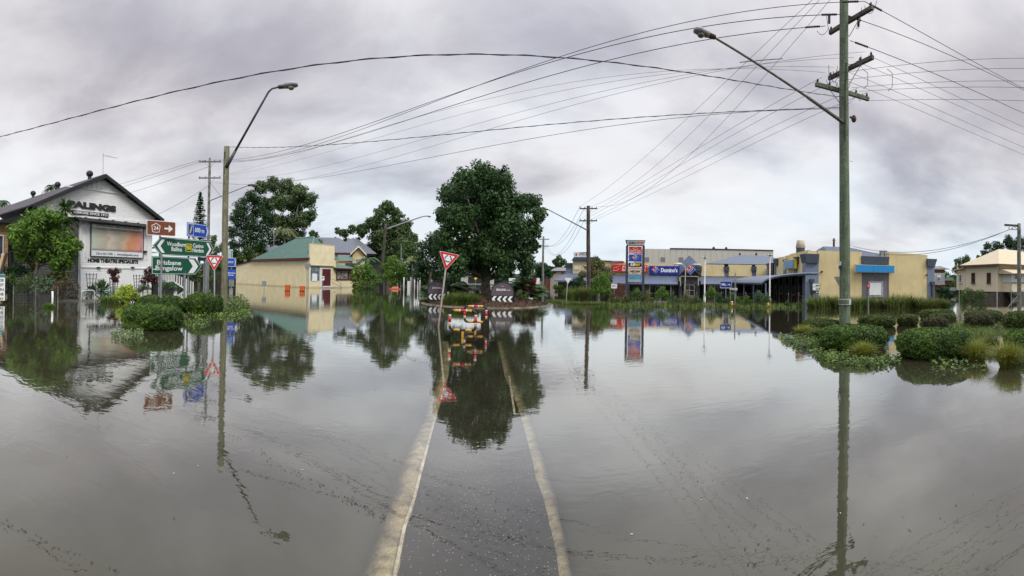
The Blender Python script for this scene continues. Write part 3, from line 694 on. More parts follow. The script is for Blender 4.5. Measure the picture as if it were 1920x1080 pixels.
wire('thin line just below the lower twisted cable, reaching towards the big gum tree', Vector((PB.x - .2, PB.y, zt(207))), Vector((PE.x, PE.y, ze(341))), (800, 297), r=.008)
# from the green pole down to the brown pole
ux, uy = math.cos(-.30) * .86, math.sin(-.30) * .86
T1 = lambda q: Vector((P2.x - .18 + ux * q, P2.y + uy * q, z2(387))); T2_ = lambda q: Vector((P2.x - .18 + ux * q, P2.y + uy * q, z2(411)))
for k, (q, mid, st) in enumerate(((-.95, (1250, 258), Vector((PB.x - .1, PB.y + 1.0, 13.12))), (.2, (1290, 256), Vector((PB.x - .1, PB.y, 13.12))), (.95, (1330, 256), Vector((PB.x - .1, PB.y - 1.0, 13.12))))):
    wire(('steep line to the left end of the brown pole top arm', 'steep line to the middle of the brown pole top arm', 'steep line to the right end of the brown pole top arm')[k], st, T1(q), mid, r=.0085)
for k, (q, mid) in enumerate(((-.95, (1290, 290)), (-.4, (1310, 290)), (.4, (1330, 297)), (.95, (1330, 310)))):
    wire('shallow line from the lower green arm to the lower arm of the brown pole', Vector((PB.x + (-1.1, -.6, .4, .9)[k], PB.y - .1 - (-.2, -.1, .1, .2)[k], Z3 + .12)), T2_(q), mid, r=.007, group='lower lines running down to the brown pole')
# to the right, out of the picture
for k, (s, e, lab) in enumerate(((R1c, (1920, 148), 'heavy line leaving the right end of the top arm towards the right edge'), (R1b, (1920, 166), 'heavy line from the middle of the top arm to the right edge'), (Vector((PB.x + .2, PB.y, zt(72))), (1920, 204), 'heavy line from the bare pole below the top arm to the right edge'))):
    P = at(e[0], e[1], 23); Q = s.lerp(P, 1.7); wire(lab, s, Q, ((s.lerp(P, .5)).x and (1780, (90, 103, 150)[k])), r=.013)
for k in range(4):
    s = Vector((PB.x + .1, PB.y + (-1.0, -.4, .4, 1.0)[k], Z2 + .08)); P = at(1920, (226, 240, 264, 278)[k], 21); wire('thin line falling from the middle arm to the right edge', s, s.lerp(P, 1.6), sag=.35, r=.007, group='thin lines falling to the right edge')
for k in range(5):
    s = Vector((PB.x + (-1.0, -.5, .2, .6, 1.1)[k], PB.y - .1, Z3 + (.16, .12, .1, .1, -.1)[k])); P = at(1920, (103, 122, 146, 158, 183)[k], 13.6)
    wire('nearly level line leaving the lowest arm to the right edge', s, s.lerp(P, 1.5), sag=.12, r=.006, group='level lines to the right edge')
# jumpers hanging on the right-hand lines
for px, y0, y1, d in ((1625, 132, 167, 15.0), (1671, 132, 171, 14.6)):
    A, B, C2, C3 = at(px - 8, y0 - 3, d), at(px + 2, y0 + 5, d), at(px + 2, y1 - 8, d), at(px - 6, y1, d)
    tag(MB().tube([Vector((0, 0, 0)), B - A, C2 - A, C3 - A], .010, 5).build('cable_loop', BLACK, loc=A), ('short curled loop of cable close to the right of the green pole' if px < 1650 else 'short hooked loop of cable farther right on the level lines'), 'cable')
A = at(1387, 117, 14.3); B = at(1468, 110, 14.8); tag(MB().tube([Vector((0, 0, 0)), B - A], .014, 6).build('cable_sleeve', DSTEEL, loc=A), 'short thick sleeve on a thin line near the long lamp arm', 'cable sleeve')
# left: lines over the white house
for k, (s, e) in enumerate(((E1(-.9), (60, 418)), (E1(-.4), (60, 420)), (Vector((PE.x, PE.y, ze(312))), (60, 428)))):
    P = at(e[0], e[1] - 30, 75); wire('line falling behind the white house roof from the grey left pole', s, P, sag=.5 + k * .3, r=.014, group='lines behind the white house roof')
wire('short service line from the grey pole down to the white house gable', Vector((PE.x, PE.y, ze(347))), at(296, 402, 37.5), sag=.15, r=.014)
wire('service line from the grey pole down to the green trees behind', Vector((PE.x, PE.y, ze(340))), at(470, 425, 58), sag=.4, r=.014)
# brown pole to the far pole
for k in range(4):
    wire('line between the brown pole and the far pale pole', T1(-.95 + .6 * k) if k < 2 else T2_(-.9 + .5 * (k - 2)), at(1010 + k * 5, 447 + (k > 1) * 14, 70), sag=2.4, r=.016, m=THIN, group='lines between the brown pole and the far pole')
for k in range(2):
    wire(('upper', 'lower')[k] + ' sagging service cable from the right-hand pole to the shopping centre roof', Vector((PR.x + dr.x * (.45 + .2 * k), PR.y + dr.y * (.45 + .2 * k), zr(429 + 2 * k))), at(1600, 462 + k * 4, 37), (1770, 466 + k * 4), r=.016)
# ================================================================== ROAD SIGNS
SGREEN = mat('sign_green', (0.005, 0.085, 0.045), rough=.35, var=.06); SBLUE = mat('sign_blue', (0.012, 0.075, 0.42), rough=.35, var=.06)
SBROWN = mat('sign_brown', (0.20, 0.055, 0.022), rough=.35, var=.08); SWHITE = mat('sign_white', (0.80, 0.82, 0.82), rough=.35, var=.04)
SRED = mat('sign_red', (0.55, 0.012, 0.02), rough=.35, var=.06); SYEL = mat('sign_yellow', (0.80, 0.62, 0.03), rough=.4, var=.05); SBLACK = mat('sign_black', (0.012, 0.012, 0.014), rough=.4)
SBACK = mat('sign_back', (0.24, 0.25, 0.26), rough=.55, var=.15, metal=.3)
def rrect(w_, h, r, n=4):
    P = []
    for cx_, cz_, a0 in ((w_ / 2 - r, h / 2 - r, 0), (-w_ / 2 + r, h / 2 - r, 90), (-w_ / 2 + r, -h / 2 + r, 180), (w_ / 2 - r, -h / 2 + r, 270)):
        for k in range(n + 1): a = math.radians(a0 + 90 * k / n); P.append((cx_ + r * math.cos(a), cz_ + r * math.sin(a)))
    return P[::-1]
def off(poly, x, z, s=1.0, sz=None): return [(p[0] * s + x, p[1] * (sz or s) + z) for p in poly]
def sign_root(name, label, L_, R_, px_post=None, cat='road sign'):
    fr_ = Frame(L_, R_); c = fr_.world(fr_.len / 2, 0); r = thing(name, label, cat, (c.x, c.y, 0), fr_.rz); return r, fr_
def arrow_plate(w_, h, pl, prt, m_, root, y=0.0, edge=True, x=0, z=0, n1='panel'):
    """plate with pointed ends (pl, prt = point length)"""
    def shp(q): return [(-w_ / 2 + q, 0) if pl else (-w_ / 2 + q, -h / 2 + q)] + ([] if pl else []) 
    def outline(q):
        P = []
        if pl: P += [(-w_ / 2 + q * 1.3, 0), (-w_ / 2 + pl + q * .3, h / 2 - q)]
        else: P += [(-w_ / 2 + q, -h / 2 + q), (-w_ / 2 + q, h / 2 - q)]
        if prt: P += [(w_ / 2 - prt - q * .3, h / 2 - q), (w_ / 2 - q * 1.3, 0), (w_ / 2 - prt - q * .3, -h / 2 + q)]
        else: P += [(w_ / 2 - q, h / 2 - q), (w_ / 2 - q, -h / 2 + q)]
        if pl: P += [(-w_ / 2 + pl + q * .3, -h / 2 + q)]
        return [(a + x, b + z) for a, b in P]
    p = MB().prism(outline(0), y, y + .012).build(n1, m_, root)
    e = MB(); e.prism(outline(.022), y - .003, y + .001); b = e.build('border', SWHITE, p)
    MB().prism(outline(.04), y - .006, y - .001).build('face', m_, p)
    return p
def chev(x, z, w_, h, th, dirn, m_, root, y=-.012, name='chevron'):
    s = dirn
    P = [(-s * w_ / 2, h / 2), (-s * w_ / 2 + s * th, h / 2), (s * w_ / 2, 0), (-s * w_ / 2 + s * th, -h / 2), (-s * w_ / 2, -h / 2), (s * w_ / 2 - s * th, 0)]
    if s > 0: P = P
    else: P = P[::-1]
    # split in two quads so that the concave shape fills well
    a = MB(); q = lambda pts: a.prism([(x + u, z + v) for u, v in pts], y, y + .005)
    up_ = [(-s * w_ / 2, h / 2), (-s * w_ / 2 + s * th, h / 2), (s * w_ / 2, 0), (s * w_ / 2 - s * th, 0)]; dn = [(s * w_ / 2 - s * th, 0), (s * w_ / 2, 0), (-s * w_ / 2 + s * th, -h / 2), (-s * w_ / 2, -h / 2)]
    q(up_ if s > 0 else up_[::-1]); q(dn if s > 0 else dn[::-1]); return a.build(name, m_, root)
# Woodburn / Casino
A, B = at(286, 463, 17.2), at(401.5, 467, 19.4)
rt, fr_ = sign_root('direction_sign', 'green two-way direction sign reading Woodburn Ballina and Casino Nimbin, B60', A, B)
W = fr_.len; zc_ = (A.z + B.z) / 2 + .02; HH = .74
sl_ = (B.z - A.z) / W
pn = arrow_plate(W, HH, .42, .30, SGREEN, rt, z=0)
chev(-W / 2 + .42, 0, .40, HH * .74, .17, -1, SWHITE, pn); chev(W / 2 - .34, 0, .32, HH * .74, .13, 1, SWHITE, pn)
text('Woodburn\nBallina', .17, pn, -W * .14, 0, -.008, SWHITE, bold=.02, width=W * .30); text('Casino\nNimbin', .17, pn, W * .215, 0, -.008, SWHITE, bold=.02, width=W * .19)
bb = MB().prism(off(rrect(.36, .34, .03), W * .055, 0), -.011, -.004).build('route_shield', SYEL, pn); MB().prism(off(rrect(.31, .29, .02), W * .055, 0), -.014, -.010).build('shield_face', SGREEN, bb)
text('B60', .19, pn, W * .055, 0, -.016, SYEL, bold=.02, width=.25)
pn.location = (0, 0, zc_)
GP = mat('sign_post', (.24, .25, .26), rough=.5, var=.15, metal=.2)
def post(root, fr_, px, d_off, z1, r=.045, z0=-1.0):
    x = fr_.x(px, d_off) - fr_.len / 2; MB().tube([(x, d_off, z0), (x, d_off, z1)], r, 8).build('post', GP, root)
post(rt, fr_, 302, -.03, zc_ - .37, .045); post(rt, fr_, 298.5, .12, zc_ + .6, .04); post(rt, fr_, 386.5, .08, zc_ + .3, .06)
# Brisbane / Bangalow
A, B = at(286, 498, 17.25), at(380, 499, 18.9)
r2, f2 = sign_root('direction_sign', 'green one-way direction sign reading Brisbane Bangalow with a white chevron, below the wider sign', A, B)
W = f2.len; H_ = .74; zb = (A.z + B.z) / 2
pn = arrow_plate(W, H_, 0, .38, SGREEN, r2, y=.06); pn.location = (0, 0, zb)
chev(W / 2 - .5, 0, .56, H_ * .8, .30, 1, SWHITE, pn, y=.048); text('Brisbane\nBangalow', .19, pn, -W * .17, 0, .052, SWHITE, bold=.02, width=W * .52)
MB().prism([(-W / 2 + .03, -.18), (-W / 2 + .03, -.15), (-W / 2 + .2, -.15), (-W / 2 + .2, -.18)], .050, .054).build('dash', SWHITE, pn)
post(r2, f2, 346, .10, zb - .2, .05); post(r2, f2, 300, .16, zb - .2, .045)
# brown 24
A, B = at(275, 427, 17.0), at(329.5, 429, 17.6)
r3, f3 = sign_root('tourist_sign', 'brown route sign with number 24 in a shield and a white arrow to the right', A, B); W = f3.len; zb = (A.z + B.z) / 2
pn = MB().prism(rrect(W, .60, .05), 0, .015).build('panel', SWHITE, r3); MB().prism(rrect(W - .05, .55, .04), -.004, .001).build('face', SBROWN, pn); pn.location.z = zb
sh = [(-.16, -.17), (-.2, .1), (-.11, .13), (0, .2), (.11, .13), (.2, .1), (.16, -.17), (0, -.19)][::1]
MB().prism(off(sh, -W * .19, 0), -.010, -.003).build('shield', SWHITE, pn); MB().prism(off(sh, -W * .19, 0, .86), -.013, -.009).build('shield_face', SBROWN, pn); text('24', .15, pn, -W * .19, -.02, -.015, SWHITE, bold=.02)
m = MB(); m.prism([(W * .1, -.035), (W * .1, .035), (W * .27, .035), (W * .27, -.035)], -.010, -.003); m.prism([(W * .25, .15), (W * .40, 0), (W * .25, -.15)][::1], -.011, -.003); m.build('arrow', SWHITE, pn)
# blue i 600 m
A, B = at(350.5, 432, 18.4), at(392, 432.5, 19.6)
r4, f4 = sign_root('information_sign', 'blue visitor information sign reading i 600 m with a chevron', A, B); W = f4.len; zb = (A.z + B.z) / 2
pn = arrow_plate(W, .60, 0, .12, SBLUE, r4); pn.location.z = zb - .0
MB().prism(off(rrect(.38, .5, .03), -W / 2 + .25, 0), -.010, -.005).build('symbol_border', SWHITE, pn); MB().prism(off(rrect(.34, .46, .03), -W / 2 + .25, 0), -.013, -.009).build('symbol_face', SBLUE, pn)
text('i', .34, pn, -W / 2 + .25, 0, -.016, SYEL, bold=.04, shear=.4); text('600 m', .20, pn, .08, 0, -.008, SWHITE, bold=.02, width=W * .42); chev(W / 2 - .16, 0, .16, .44, .06, 1, SWHITE, pn)
post(r4, f4, 352.5, .06, zb - .1, .04)
# small street-name blade
A, B = at(371, 485.5, 19.0), at(386, 485.5, 19.4); r5, f5 = sign_root('street_name_sign', 'small blue street name blade behind the Brisbane sign point', A, B); MB().prism(rrect(f5.len, .16, .02), 0, .02).build('panel', mat('slate_blue', (.09, .16, .24)), r5).location.z = A.z
MB().tube([(f5.len / 2 - .05, .05, -1), (f5.len / 2 - .05, .05, A.z)], .035, 7).build('post', GP, r5)
# give way signs
def give_way(name, label, pxc, pyt, d, wid, base_px, base_y=None, tilt=0.0, face=True, rz=None, pmat=None):
    T = at(pxc, pyt, d); Bp = base(base_px, d); rr_ = math.atan2(Bp.y, Bp.x) - PI / 2 if rz is None else rz
    r_ = thing(name, label, 'give way sign', (Bp.x, Bp.y, 0), rr_)
    lx_ = ((T - Bp) * Vector((1, 1, 0))).dot(Vector((math.cos(rr_), math.sin(rr_), 0)))
    h = wid * .866; q = MB().tube([(-lx_ * .35, .03, -1), (0, .03, 0), (lx_ * .9, .03, T.z - h * .3)], .032, 8).build('post', mat('pale_post', (.30, .27, .21), rough=.6, var=.2, scale=6) if tilt else GP, r_, True)
    def tri(s):
        R_ = wid * .57735 * s; P = []
        for a0 in (150, 30, 270):
            for k in range(-2, 3): a = math.radians(a0 - k * 22); cr = wid * .05 * s; c = ((R_ - 2 * cr) * math.cos(math.radians(a0)), (R_ - 2 * cr) * math.sin(math.radians(a0))); P.append((c[0] + cr * math.cos(a), c[1] + cr * math.sin(a)))
        return P
    p = MB().prism(tri(1.0), 0, .012).build('panel', SWHITE if face else (pmat or SBACK), r_)
    if face:
        MB().prism(tri(.955), -.004, .0).build('red_border', SRED, p); MB().prism(tri(.60), -.008, -.003).build('white_face', SWHITE, p)
        for k in range(3):
            m = MB(); a0 = math.radians(90 + 120 * k + 12); Q = []; r1_, r2_ = wid * .125, wid * .175
            for i in range(8): a = a0 + math.radians(88) * i / 7; Q.append((r1_ * math.cos(a), r1_ * math.sin(a), r2_ * math.cos(a), r2_ * math.sin(a)))
            for i in range(7): m.prism([(Q[i][0], Q[i][1]), (Q[i][2], Q[i][3]), (Q[i + 1][2], Q[i + 1][3]), (Q[i + 1][0], Q[i + 1][1])][::-1], -.012, -.007)
            m.build('curved_arrow', SBLACK, p)
    p.location = (lx_, 0, T.z - h * .42); p.rotation_euler.y = tilt
    return r_
give_way('give_way_sign', 'tilted give way roundabout sign on a leaning post in front of the round tree', 840.5, 471, 15.2, .74, 822, tilt=.19)
give_way('give_way_sign', 'upright give way roundabout sign between the direction signs and the weathered pole', 402, 476.5, 17.7, .76, 402)
give_way('give_way_sign', 'back of a pale give way sign standing in water before the brown pole', 1065, 520, 30, .50, 1061, face=False, pmat=SWHITE)
g_ = give_way('give_way_sign', 'edge-on grey back of a give way sign at the corner of the cream shop', 576, 493, 30, .62, 576, face=False, rz=.9)
g_ = give_way('give_way_sign', 'grey back of a give way sign partly hidden by the green pole', 1574, 517, 19, .52, 1577, face=False, rz=-.75)
# airport / university signs
A, B = at(424, 491, 27), at(442.5, 491, 27.2); r6, f6 = sign_root('service_sign', 'two stacked blue signs reading AIRPORT and Southern Cross University on a grey stump', A, B); W = f6.len; zz6 = lambda y: zat(A.x, A.y, y)
p = MB().prism(rrect(W, .56, .03), 0, .015).build('airport_panel', SWHITE, r6); p.location.z = zz6(491.5); MB().prism(rrect(W - .04, .51, .03), -.004, .001).build('face', SBLUE, p); text('AIRPORT', .13, p, -.02, 0, -.008, SWHITE, width=W * .6); chev(W / 2 - .07, 0, .08, .4, .03, 1, SWHITE, p)
p = MB().prism(rrect(W, .62, .03), 0, .015).build('university_panel', SBLUE, r6); p.location.z = zz6(513.5); text('Southern Cross\nUniversity', .11, p, 0, 0, -.006, SWHITE, width=W * .88, bold=.02)
p = MB().prism(rrect(.36, .48, .02), 0, .015).build('back_plate', SBACK, r6); p.location = (.07, .05, zz6(530)); p = MB().prism(rrect(.36, .55, .02), 0, .015).build('blank_panel', mat('pale_green_plate', (.42, .55, .50), var=.1), r6); p.location = (-.05, .06, zz6(475))
MB().tube([(.05, .08, -1), (.05, .08, zz6(470))], .05, 8).build('post', GP, r6); MB().tube([(.08, .14, -1), (.08, .14, zz6(541))], .13, 8).build('stump', GREYW, r6, True)
# ------------------------------------------------------------------ roundabout boards
PLUM = mat('plum_panel', (0.105, 0.085, 0.10), rough=.6, var=.1); PLUMB = mat('board_back', (0.16, 0.16, 0.165), rough=.7, var=.1); DARKB = mat('board_frame', (0.012, 0.012, 0.014), rough=.5)
PINK = mat('pink_letter', (.33, .12, .15), var=.05)
def arch(w_, h, n=18, z0=0.0): return [(w_ / 2, z0)][::-1] + [(-w_ / 2, z0)] + [(-w_ / 2 * math.cos(PI * k / n), h - w_ / 2 + w_ / 2 * math.sin(PI * k / n)) for k in range(n + 1)]
def board(label, px, d, wpx, ytop, ybot, words=None, rz=None, face=True, ry=0.):
    P = base(px, d); w_ = wpx * d / F; rr_ = math.atan2(P.y, P.x) - PI / 2 if rz is None else rz
    zb, ztp = zat(P.x, P.y, ybot), zat(P.x, P.y, ytop); h = ztp - zb; r_ = thing('arched_board', label, 'roundabout board', (P.x, P.y, 0), rr_)
    # frame: bent tube
    pts = [(-w_ / 2, .02, -.3), (-w_ / 2, .02, zb + h - w_ / 2)] + [(-w_ / 2 * math.cos(PI * k / 14), .02, zb + h - w_ / 2 + w_ / 2 * math.sin(PI * k / 14)) for k in range(15)] + [(w_ / 2, .02, -.3)]
    MB().tube(pts, .035, 8).build('frame', DARKB, r_, True)
    Q = arch(w_ - .06, h - .03); p = MB().prism(Q, 0, .03).build('panel', PLUM if face else PLUMB, r_); p.location.z = zb
    if face:
        hc = h * .36; s = MB().prism([(-w_ / 2 + .03, .0), (-w_ / 2 + .03, hc), (w_ / 2 - .03, hc), (w_ / 2 - .03, 0)], -.006, .0).build('chevron_strip', DARKB, p)
        n = 4; cw = (w_ - .1) / n
        for k in range(n): chev(-w_ / 2 + .05 + cw * (k + .5) - .0, hc / 2, cw * .95, hc * .84, cw * .5, -1, SWHITE, s, y=-.014)
        text(words[0], h * .095, p, -.05 * w_, h * .64, -.006, SWHITE, bold=.04, width=w_ * .42); text(words[1], h * .045, p, w_ * .27, h * .62, -.006, SWHITE, bold=.03, width=w_ * .15)
        text(words[2], h * .045, p, 0, h * .47, -.006, PINK, width=w_ * .6); text('the', h * .03, p, 0, h * .82, -.006, SWHITE, width=w_ * .12)
    return r_
board('arched plum board lettered BALLINA above four white chevrons, right of the trunk', 941.5, 26.4, 43, 529.5, 568, ('BALLINA', 'ROAD', 'Village of Lismore'))
board('arched plum board with white chevrons behind the leaning post, left on the island', 819.5, 28.2, 36, 527, 563, ('DAWSON', 'ST', 'Lismore'), rz=.35)
board('grey back of an arched board seen between the cycads left of the trunk', 866, 33, 26, 528, 556, rz=.5, face=False)
board('grey back of an arched board half hidden behind the BALLINA board', 975, 32.5, 30, 530, 556, rz=-.5, face=False)
# ------------------------------------------------------------------ red white and yellow hoop guards
HY = mat('hoop_yellow', (.62, .33, .03), var=.15, rough=.45, scale=12); HR = mat('hoop_red', (.55, .015, .025), var=.1, rough=.4); HW = mat('hoop_white', (.66, .62, .52), var=.12, rough=.45, scale=14)
def hoop(label, px, d, w_, zb, h, rz):
    P = base(px, d); r_ = thing('hoop_guard', label, 'hoop barrier', (P.x, P.y, 0), rz, 'striped hoop guards on the median')
    rr_ = .11; t_ = .040; x1 = w_ / 2; z0, z1 = zb, zb + h
    def corner(cx_, cz_, a0): return [(cx_ + rr_ * math.cos(math.radians(a0 + 90 * k / 6)), 0, cz_ + rr_ * math.sin(math.radians(a0 + 90 * k / 6))) for k in range(7)]
    for cx_, cz_, a0 in ((x1 - rr_, z1 - rr_, 0), (-x1 + rr_, z1 - rr_, 90), (-x1 + rr_, z0 + rr_, 180), (x1 - rr_, z0 + rr_, 270)): MB().tube(corner(cx_, cz_, a0), t_ * 1.02, 10).build('black_bend', SBLACK, r_, True)
    def run(A, B, cols):
        A, B = Vector(A), Vector(B); t0 = 0
        for m_, f in cols: MB().tube([A.lerp(B, t0), A.lerp(B, t0 + f)], t_, 10).build('sleeve', m_, r_, True); t0 += f
    run((-x1 + rr_, 0, z1), (x1 - rr_, 0, z1), ((HY, .30), (HW, .08), (HR, .28), (HW, .08), (HY, .26)))
    run((-x1 + rr_, 0, z0), (x1 - rr_, 0, z0), ((HY, .36), (SBLACK, .28), (HY, .36)))
    for s in (-1, 1): run((s * x1, 0, z1 - rr_), (s * x1, 0, z0 + rr_), ((HW, .22), (HR, .46), (HW, .16), (HY, .16)))
    MB().tube([(0, 0, -.4), (0, 0, z0)], .034, 8).build('stem', HY, r_); return r_
hoop('red white and yellow hoop guard, the nearer one beside the leaning give way post', 867, 12.5, .76, .21, .57, .02)
hoop('red white and yellow hoop guard, the farther one towards the island', 891, 14.6, .74, .24, .53, .02)
# ------------------------------------------------------------------ hazard markers, small posts, street furniture
ORG = mat('hazard_orange', (.85, .16, .015), var=.1, rough=.4)
for px, y0, lab in ((539, 534, 'orange hazard board with black chevrons, left of a pair against the cream wall'), (566.5, 536, 'orange hazard board with black chevrons, right of a pair nearest the shop corner')):
    P = base(px, 45); r_ = thing('hazard_board', lab, 'hazard sign', (P.x, P.y, 0), math.atan2(P.y, P.x) - PI / 2, 'hazard boards by the cream wall'); w_ = 10.5 * 45 / F; h = zat(P.x, P.y, y0)
    p = MB().prism([(-w_ / 2, .06), (-w_ / 2, h), (w_ / 2, h), (w_ / 2, .06)], 0, .02).build('panel', ORG, r_)
    for k in range(3):
        for s in (0, 1):
            x0 = -w_ / 2 + w_ * (.06 + .32 * k); zm = .06 + (h - .06) / 2; zz_ = h - .03 if s else .09
            MB().prism([(x0, zz_), (x0 + .07, zz_), (x0 + .19, zm), (x0 + .12, zm)][::1 if s else -1], -.006, .0).build('stripe', SBLACK, p)
    MB().box(-w_ / 2, w_ / 2, .03, .05, -.6, .1).build('stand', SBLACK, r_)
def post_sign(name, label, px, d, ytop, w_, h, m_, cat='sign', words=None, wm=None, rz=None, pm=None, pr=.03, pxb=None):
    P = base(px, d); zt_ = zat(P.x, P.y, ytop); r_ = thing(name, label, cat, (P.x, P.y, 0), math.atan2(P.y, P.x) - PI / 2 if rz is None else rz)
    MB().tube([(0, .03, -1), (0, .03, zt_ - .02)], pr, 7).build('post', pm or GP, r_)
    p = MB().prism(off(rrect(w_, h, min(w_, h) * .08), 0, zt_ - h / 2), -.008, .006).build('panel', m_, r_)
    if words: text(words, h * .5, p, 0, zt_ - h / 2, -.010, wm or SWHITE, width=w_ * .75)
    return r_
post_sign('parking_sign', 'small white parking plate on a pole in front of the maroon door', 605, 47, 518, .32, .46, SWHITE, words='P', wm=SBLACK)
post_sign('sign', 'small grey sign back on a drowned post before the cream wall', 495, 42, 527, .44, .52, SBACK)
P = base(605, 47); 
r7 = post_sign('parking_sign', 'red and white no stopping plate on a thin post before the grey wall panel', 1628, 18.5, 531, .12, .24, SRED); p7 = r7.children[1]; zt_ = zat(r7.location.x, r7.location.y, 531)
text('S', .10, p7, 0, zt_ - .12, -.011, SWHITE, bold=.03)
for k in range(1): post_sign('timber_sign', 'thin post with a drooping dead plant in front of the cream house corner', 1896, 33, 521, .05, .05, GREYW, cat='post')
# caravan point sign + posts
r8 = post_sign('caravan_sign', 'blue caravan park sign with a caravan symbol and arrow by the street garden bed', 1360.5, 30.0, 528, .80, .46, SWHITE); P = r8.location; zt_ = zat(P.x, P.y, 527); p8 = r8.children[1]
MB().prism(off(rrect(.76, .42, .03), 0, zt_ - .25), -.012, -.007).build('face', mat('navy_sign', (.01, .03, .26), rough=.4), p8)
m = MB(); cz = zt_ - .23; m.prism(off(rrect(.26, .15, .05), -.17, cz), -.016, -.011); m.prism(off(rrect(.16, .03, .01), .0, cz - .07), -.016, -.011)
m.prism([(.10, cz - .035), (.10, cz - .012), (.24, cz - .012), (.24, cz - .035)], -.016, -.011); m.prism([(.22, cz + .05), (.32, cz - .023), (.22, cz - .10)], -.016, -.011); m.build('caravan_symbol', SWHITE, p8)
NVS = MATS['navy_sign']; MB().ball((-.19, -.015, cz - .085), (.035, .004, .035), 10, 6).build('symbol_wheel', NVS, p8); MB().box(-.26, -.18, -.019, -.015, cz + .0, cz + .05).build('symbol_window', NVS, p8); MB().box(-.15, -.08, -.019, -.015, cz + .0, cz + .05).build('symbol_window', NVS, p8)
post_sign('street_name_sign', 'small white street name blade on the taller post beside the caravan sign', 1378, 30.2, 512, .06, .06, SBACK, pr=.04); q = bpy.data.objects[-1] if False else None
P = base(1375, 30.1); r_ = thing('finger_sign', 'narrow pale finger sign behind the blue caravan sign', 'street sign', (P.x, P.y, 0), math.atan2(P.y, P.x) - PI / 2); p = MB().prism(off(rrect(.55, .14, .02), 0, zat(P.x, P.y, 542)), 0, .02).build('panel', SWHITE, r_); text('LISMORE', .07, p, 0, zat(P.x, P.y, 542), -.003, SBLACK, width=.42); MB().tube([(-.2, .03, -1), (-.2, .03, zat(P.x, P.y, 542))], .03, 6).build('post', GP, r_)
def bollard(label, px, d, ytop):
    P = base(px, d); zt_ = zat(P.x, P.y, ytop); r_ = thing('bollard', label, 'bollard', (P.x, P.y, 0), 0, 'yellow and black bollards'); n = 5; k0 = -.2; cols = (SBLACK, HYB, SBLACK, HYB, HYB)
    for k in range(n): MB().tube([(0, 0, k0 + (zt_ - k0) * k / n), (0, 0, k0 + (zt_ - k0) * (k + 1) / n)], .065, 10).build('band', cols[k], r_)
    MB().ball((0, 0, zt_), (.06, .06, .05), 10, 6).build('cap', SWHITE if px < 1400 else SBLACK, r_, True); return r_
HYB = mat('bollard_yellow', (.85, .42, .02), var=.1, rough=.4)
bollard('yellow and black bollard between the two caravan sign posts', 1372.5, 29.3, 566); bollard('yellow and black bollard beside the white lamp column', 1440, 29.0, 567)
LAMPW = mat('white_lamp_post', (.58, .58, .57), var=.1, rough=.5)
def lamp_post(label, px, d, ytop, twin=True, z0=0):
    P = base(px, d); zt_ = zat(P.x, P.y, ytop); r_ = thing('lamp_post', label, 'lamp post', (P.x, P.y, 0), 0)
    MB().tube([(0, 0, -1), (0, 0, .5), (0, 0, .55), (0, 0, zt_ - .1)], [.10, .10, .055, .045], 10).build('post', LAMPW, r_, True)
    m = MB(); m.ball((0, 0, zt_ - .03), (.30, .10, .05), 12, 6)
    if twin: m.ball((0, 0, zt_ - .03), (.10, .30, .05), 12, 6)
    h_ = m.build('lamp_head', LAMPW, r_, True); MB().ball((0, 0, zt_ - .10), (.08, .08, .07), 10, 6).build('lamp_glass', LENS, h_, True); MB().ball((0, 0, zt_ + .05), (.06, .06, .06), 8, 6).build('finial', DSTEEL, h_, True)
lamp_post('white lamp column with a flat cross head in front of the curved awning', 1443, 31.5, 477)
lamp_post('white lamp column with a flat head right of the pizza shop gable', 1321, 34, 482)
lamp_post('short white lamp column beside the brown pole trunk', 1099.5, 43, 498)
lamp_post('short white lamp column rising behind the bushy palm', 1123.5, 44, 495)
# ================================================================== BUILDINGS
GLASS = mat('window_glass', (0.035, 0.04, 0.045), rough=.08, var=.3, spec=.6, scale=1)
DARKI = mat('dark_interior', (0.02, 0.02, 0.022), rough=.8)
def window(parent, x0, x1, z0, z1, y, fm, gm=None, mull=1, fw=.07, sill=True, rails=0, name='window'):
    w_ = MB(); w_.box(x0, x1, y - .05, y + .04, z1 - fw, z1); w_.box(x0, x1, y - .05, y + .04, z0, z0 + fw); w_.box(x0, x0 + fw, y - .05, y + .04, z0 + fw, z1 - fw); w_.box(x1 - fw, x1, y - .05, y + .04, z0 + fw, z1 - fw)
    for k in range(1, mull): xx = x0 + (x1 - x0) * k / mull; w_.box(xx - fw * .3, xx + fw * .3, y - .04, y + .03, z0 + fw, z1 - fw)
    for k in range(rails): zz_ = z0 + (z1 - z0) * (k + 1) / (rails + 1); w_.box(x0 + fw, x1 - fw, y - .035, y + .02, zz_ - fw * .3, zz_ + fw * .3)
    o = w_.build(name, fm, parent); MB().box(x0 + fw * .5, x1 - fw * .5, y - .012, y + .012, z0 + fw * .5, z1 - fw * .5).build('pane', gm or GLASS, o)
    if sill: MB().box(x0 - .05, x1 + .05, y - .12, y + .0, z0 - .07, z0 - .003).build('sill', fm, o)
    return o
def roof_quad(m, a, b, c, d, th=.06):
    n = (Vector(b) - Vector(a)).cross(Vector(d) - Vector(a)).normalized() * th
    if n.z < 0: n = -n
    top = [Vector(p) + n for p in (a, b, c, d)]; bot = [Vector(p) for p in (a, b, c, d)]
    m.add(bot + top, [(0, 1, 2, 3), (7, 6, 5, 4), (0, 4, 5, 1), (1, 5, 6, 2), (2, 6, 7, 3), (3, 7, 4, 0)])
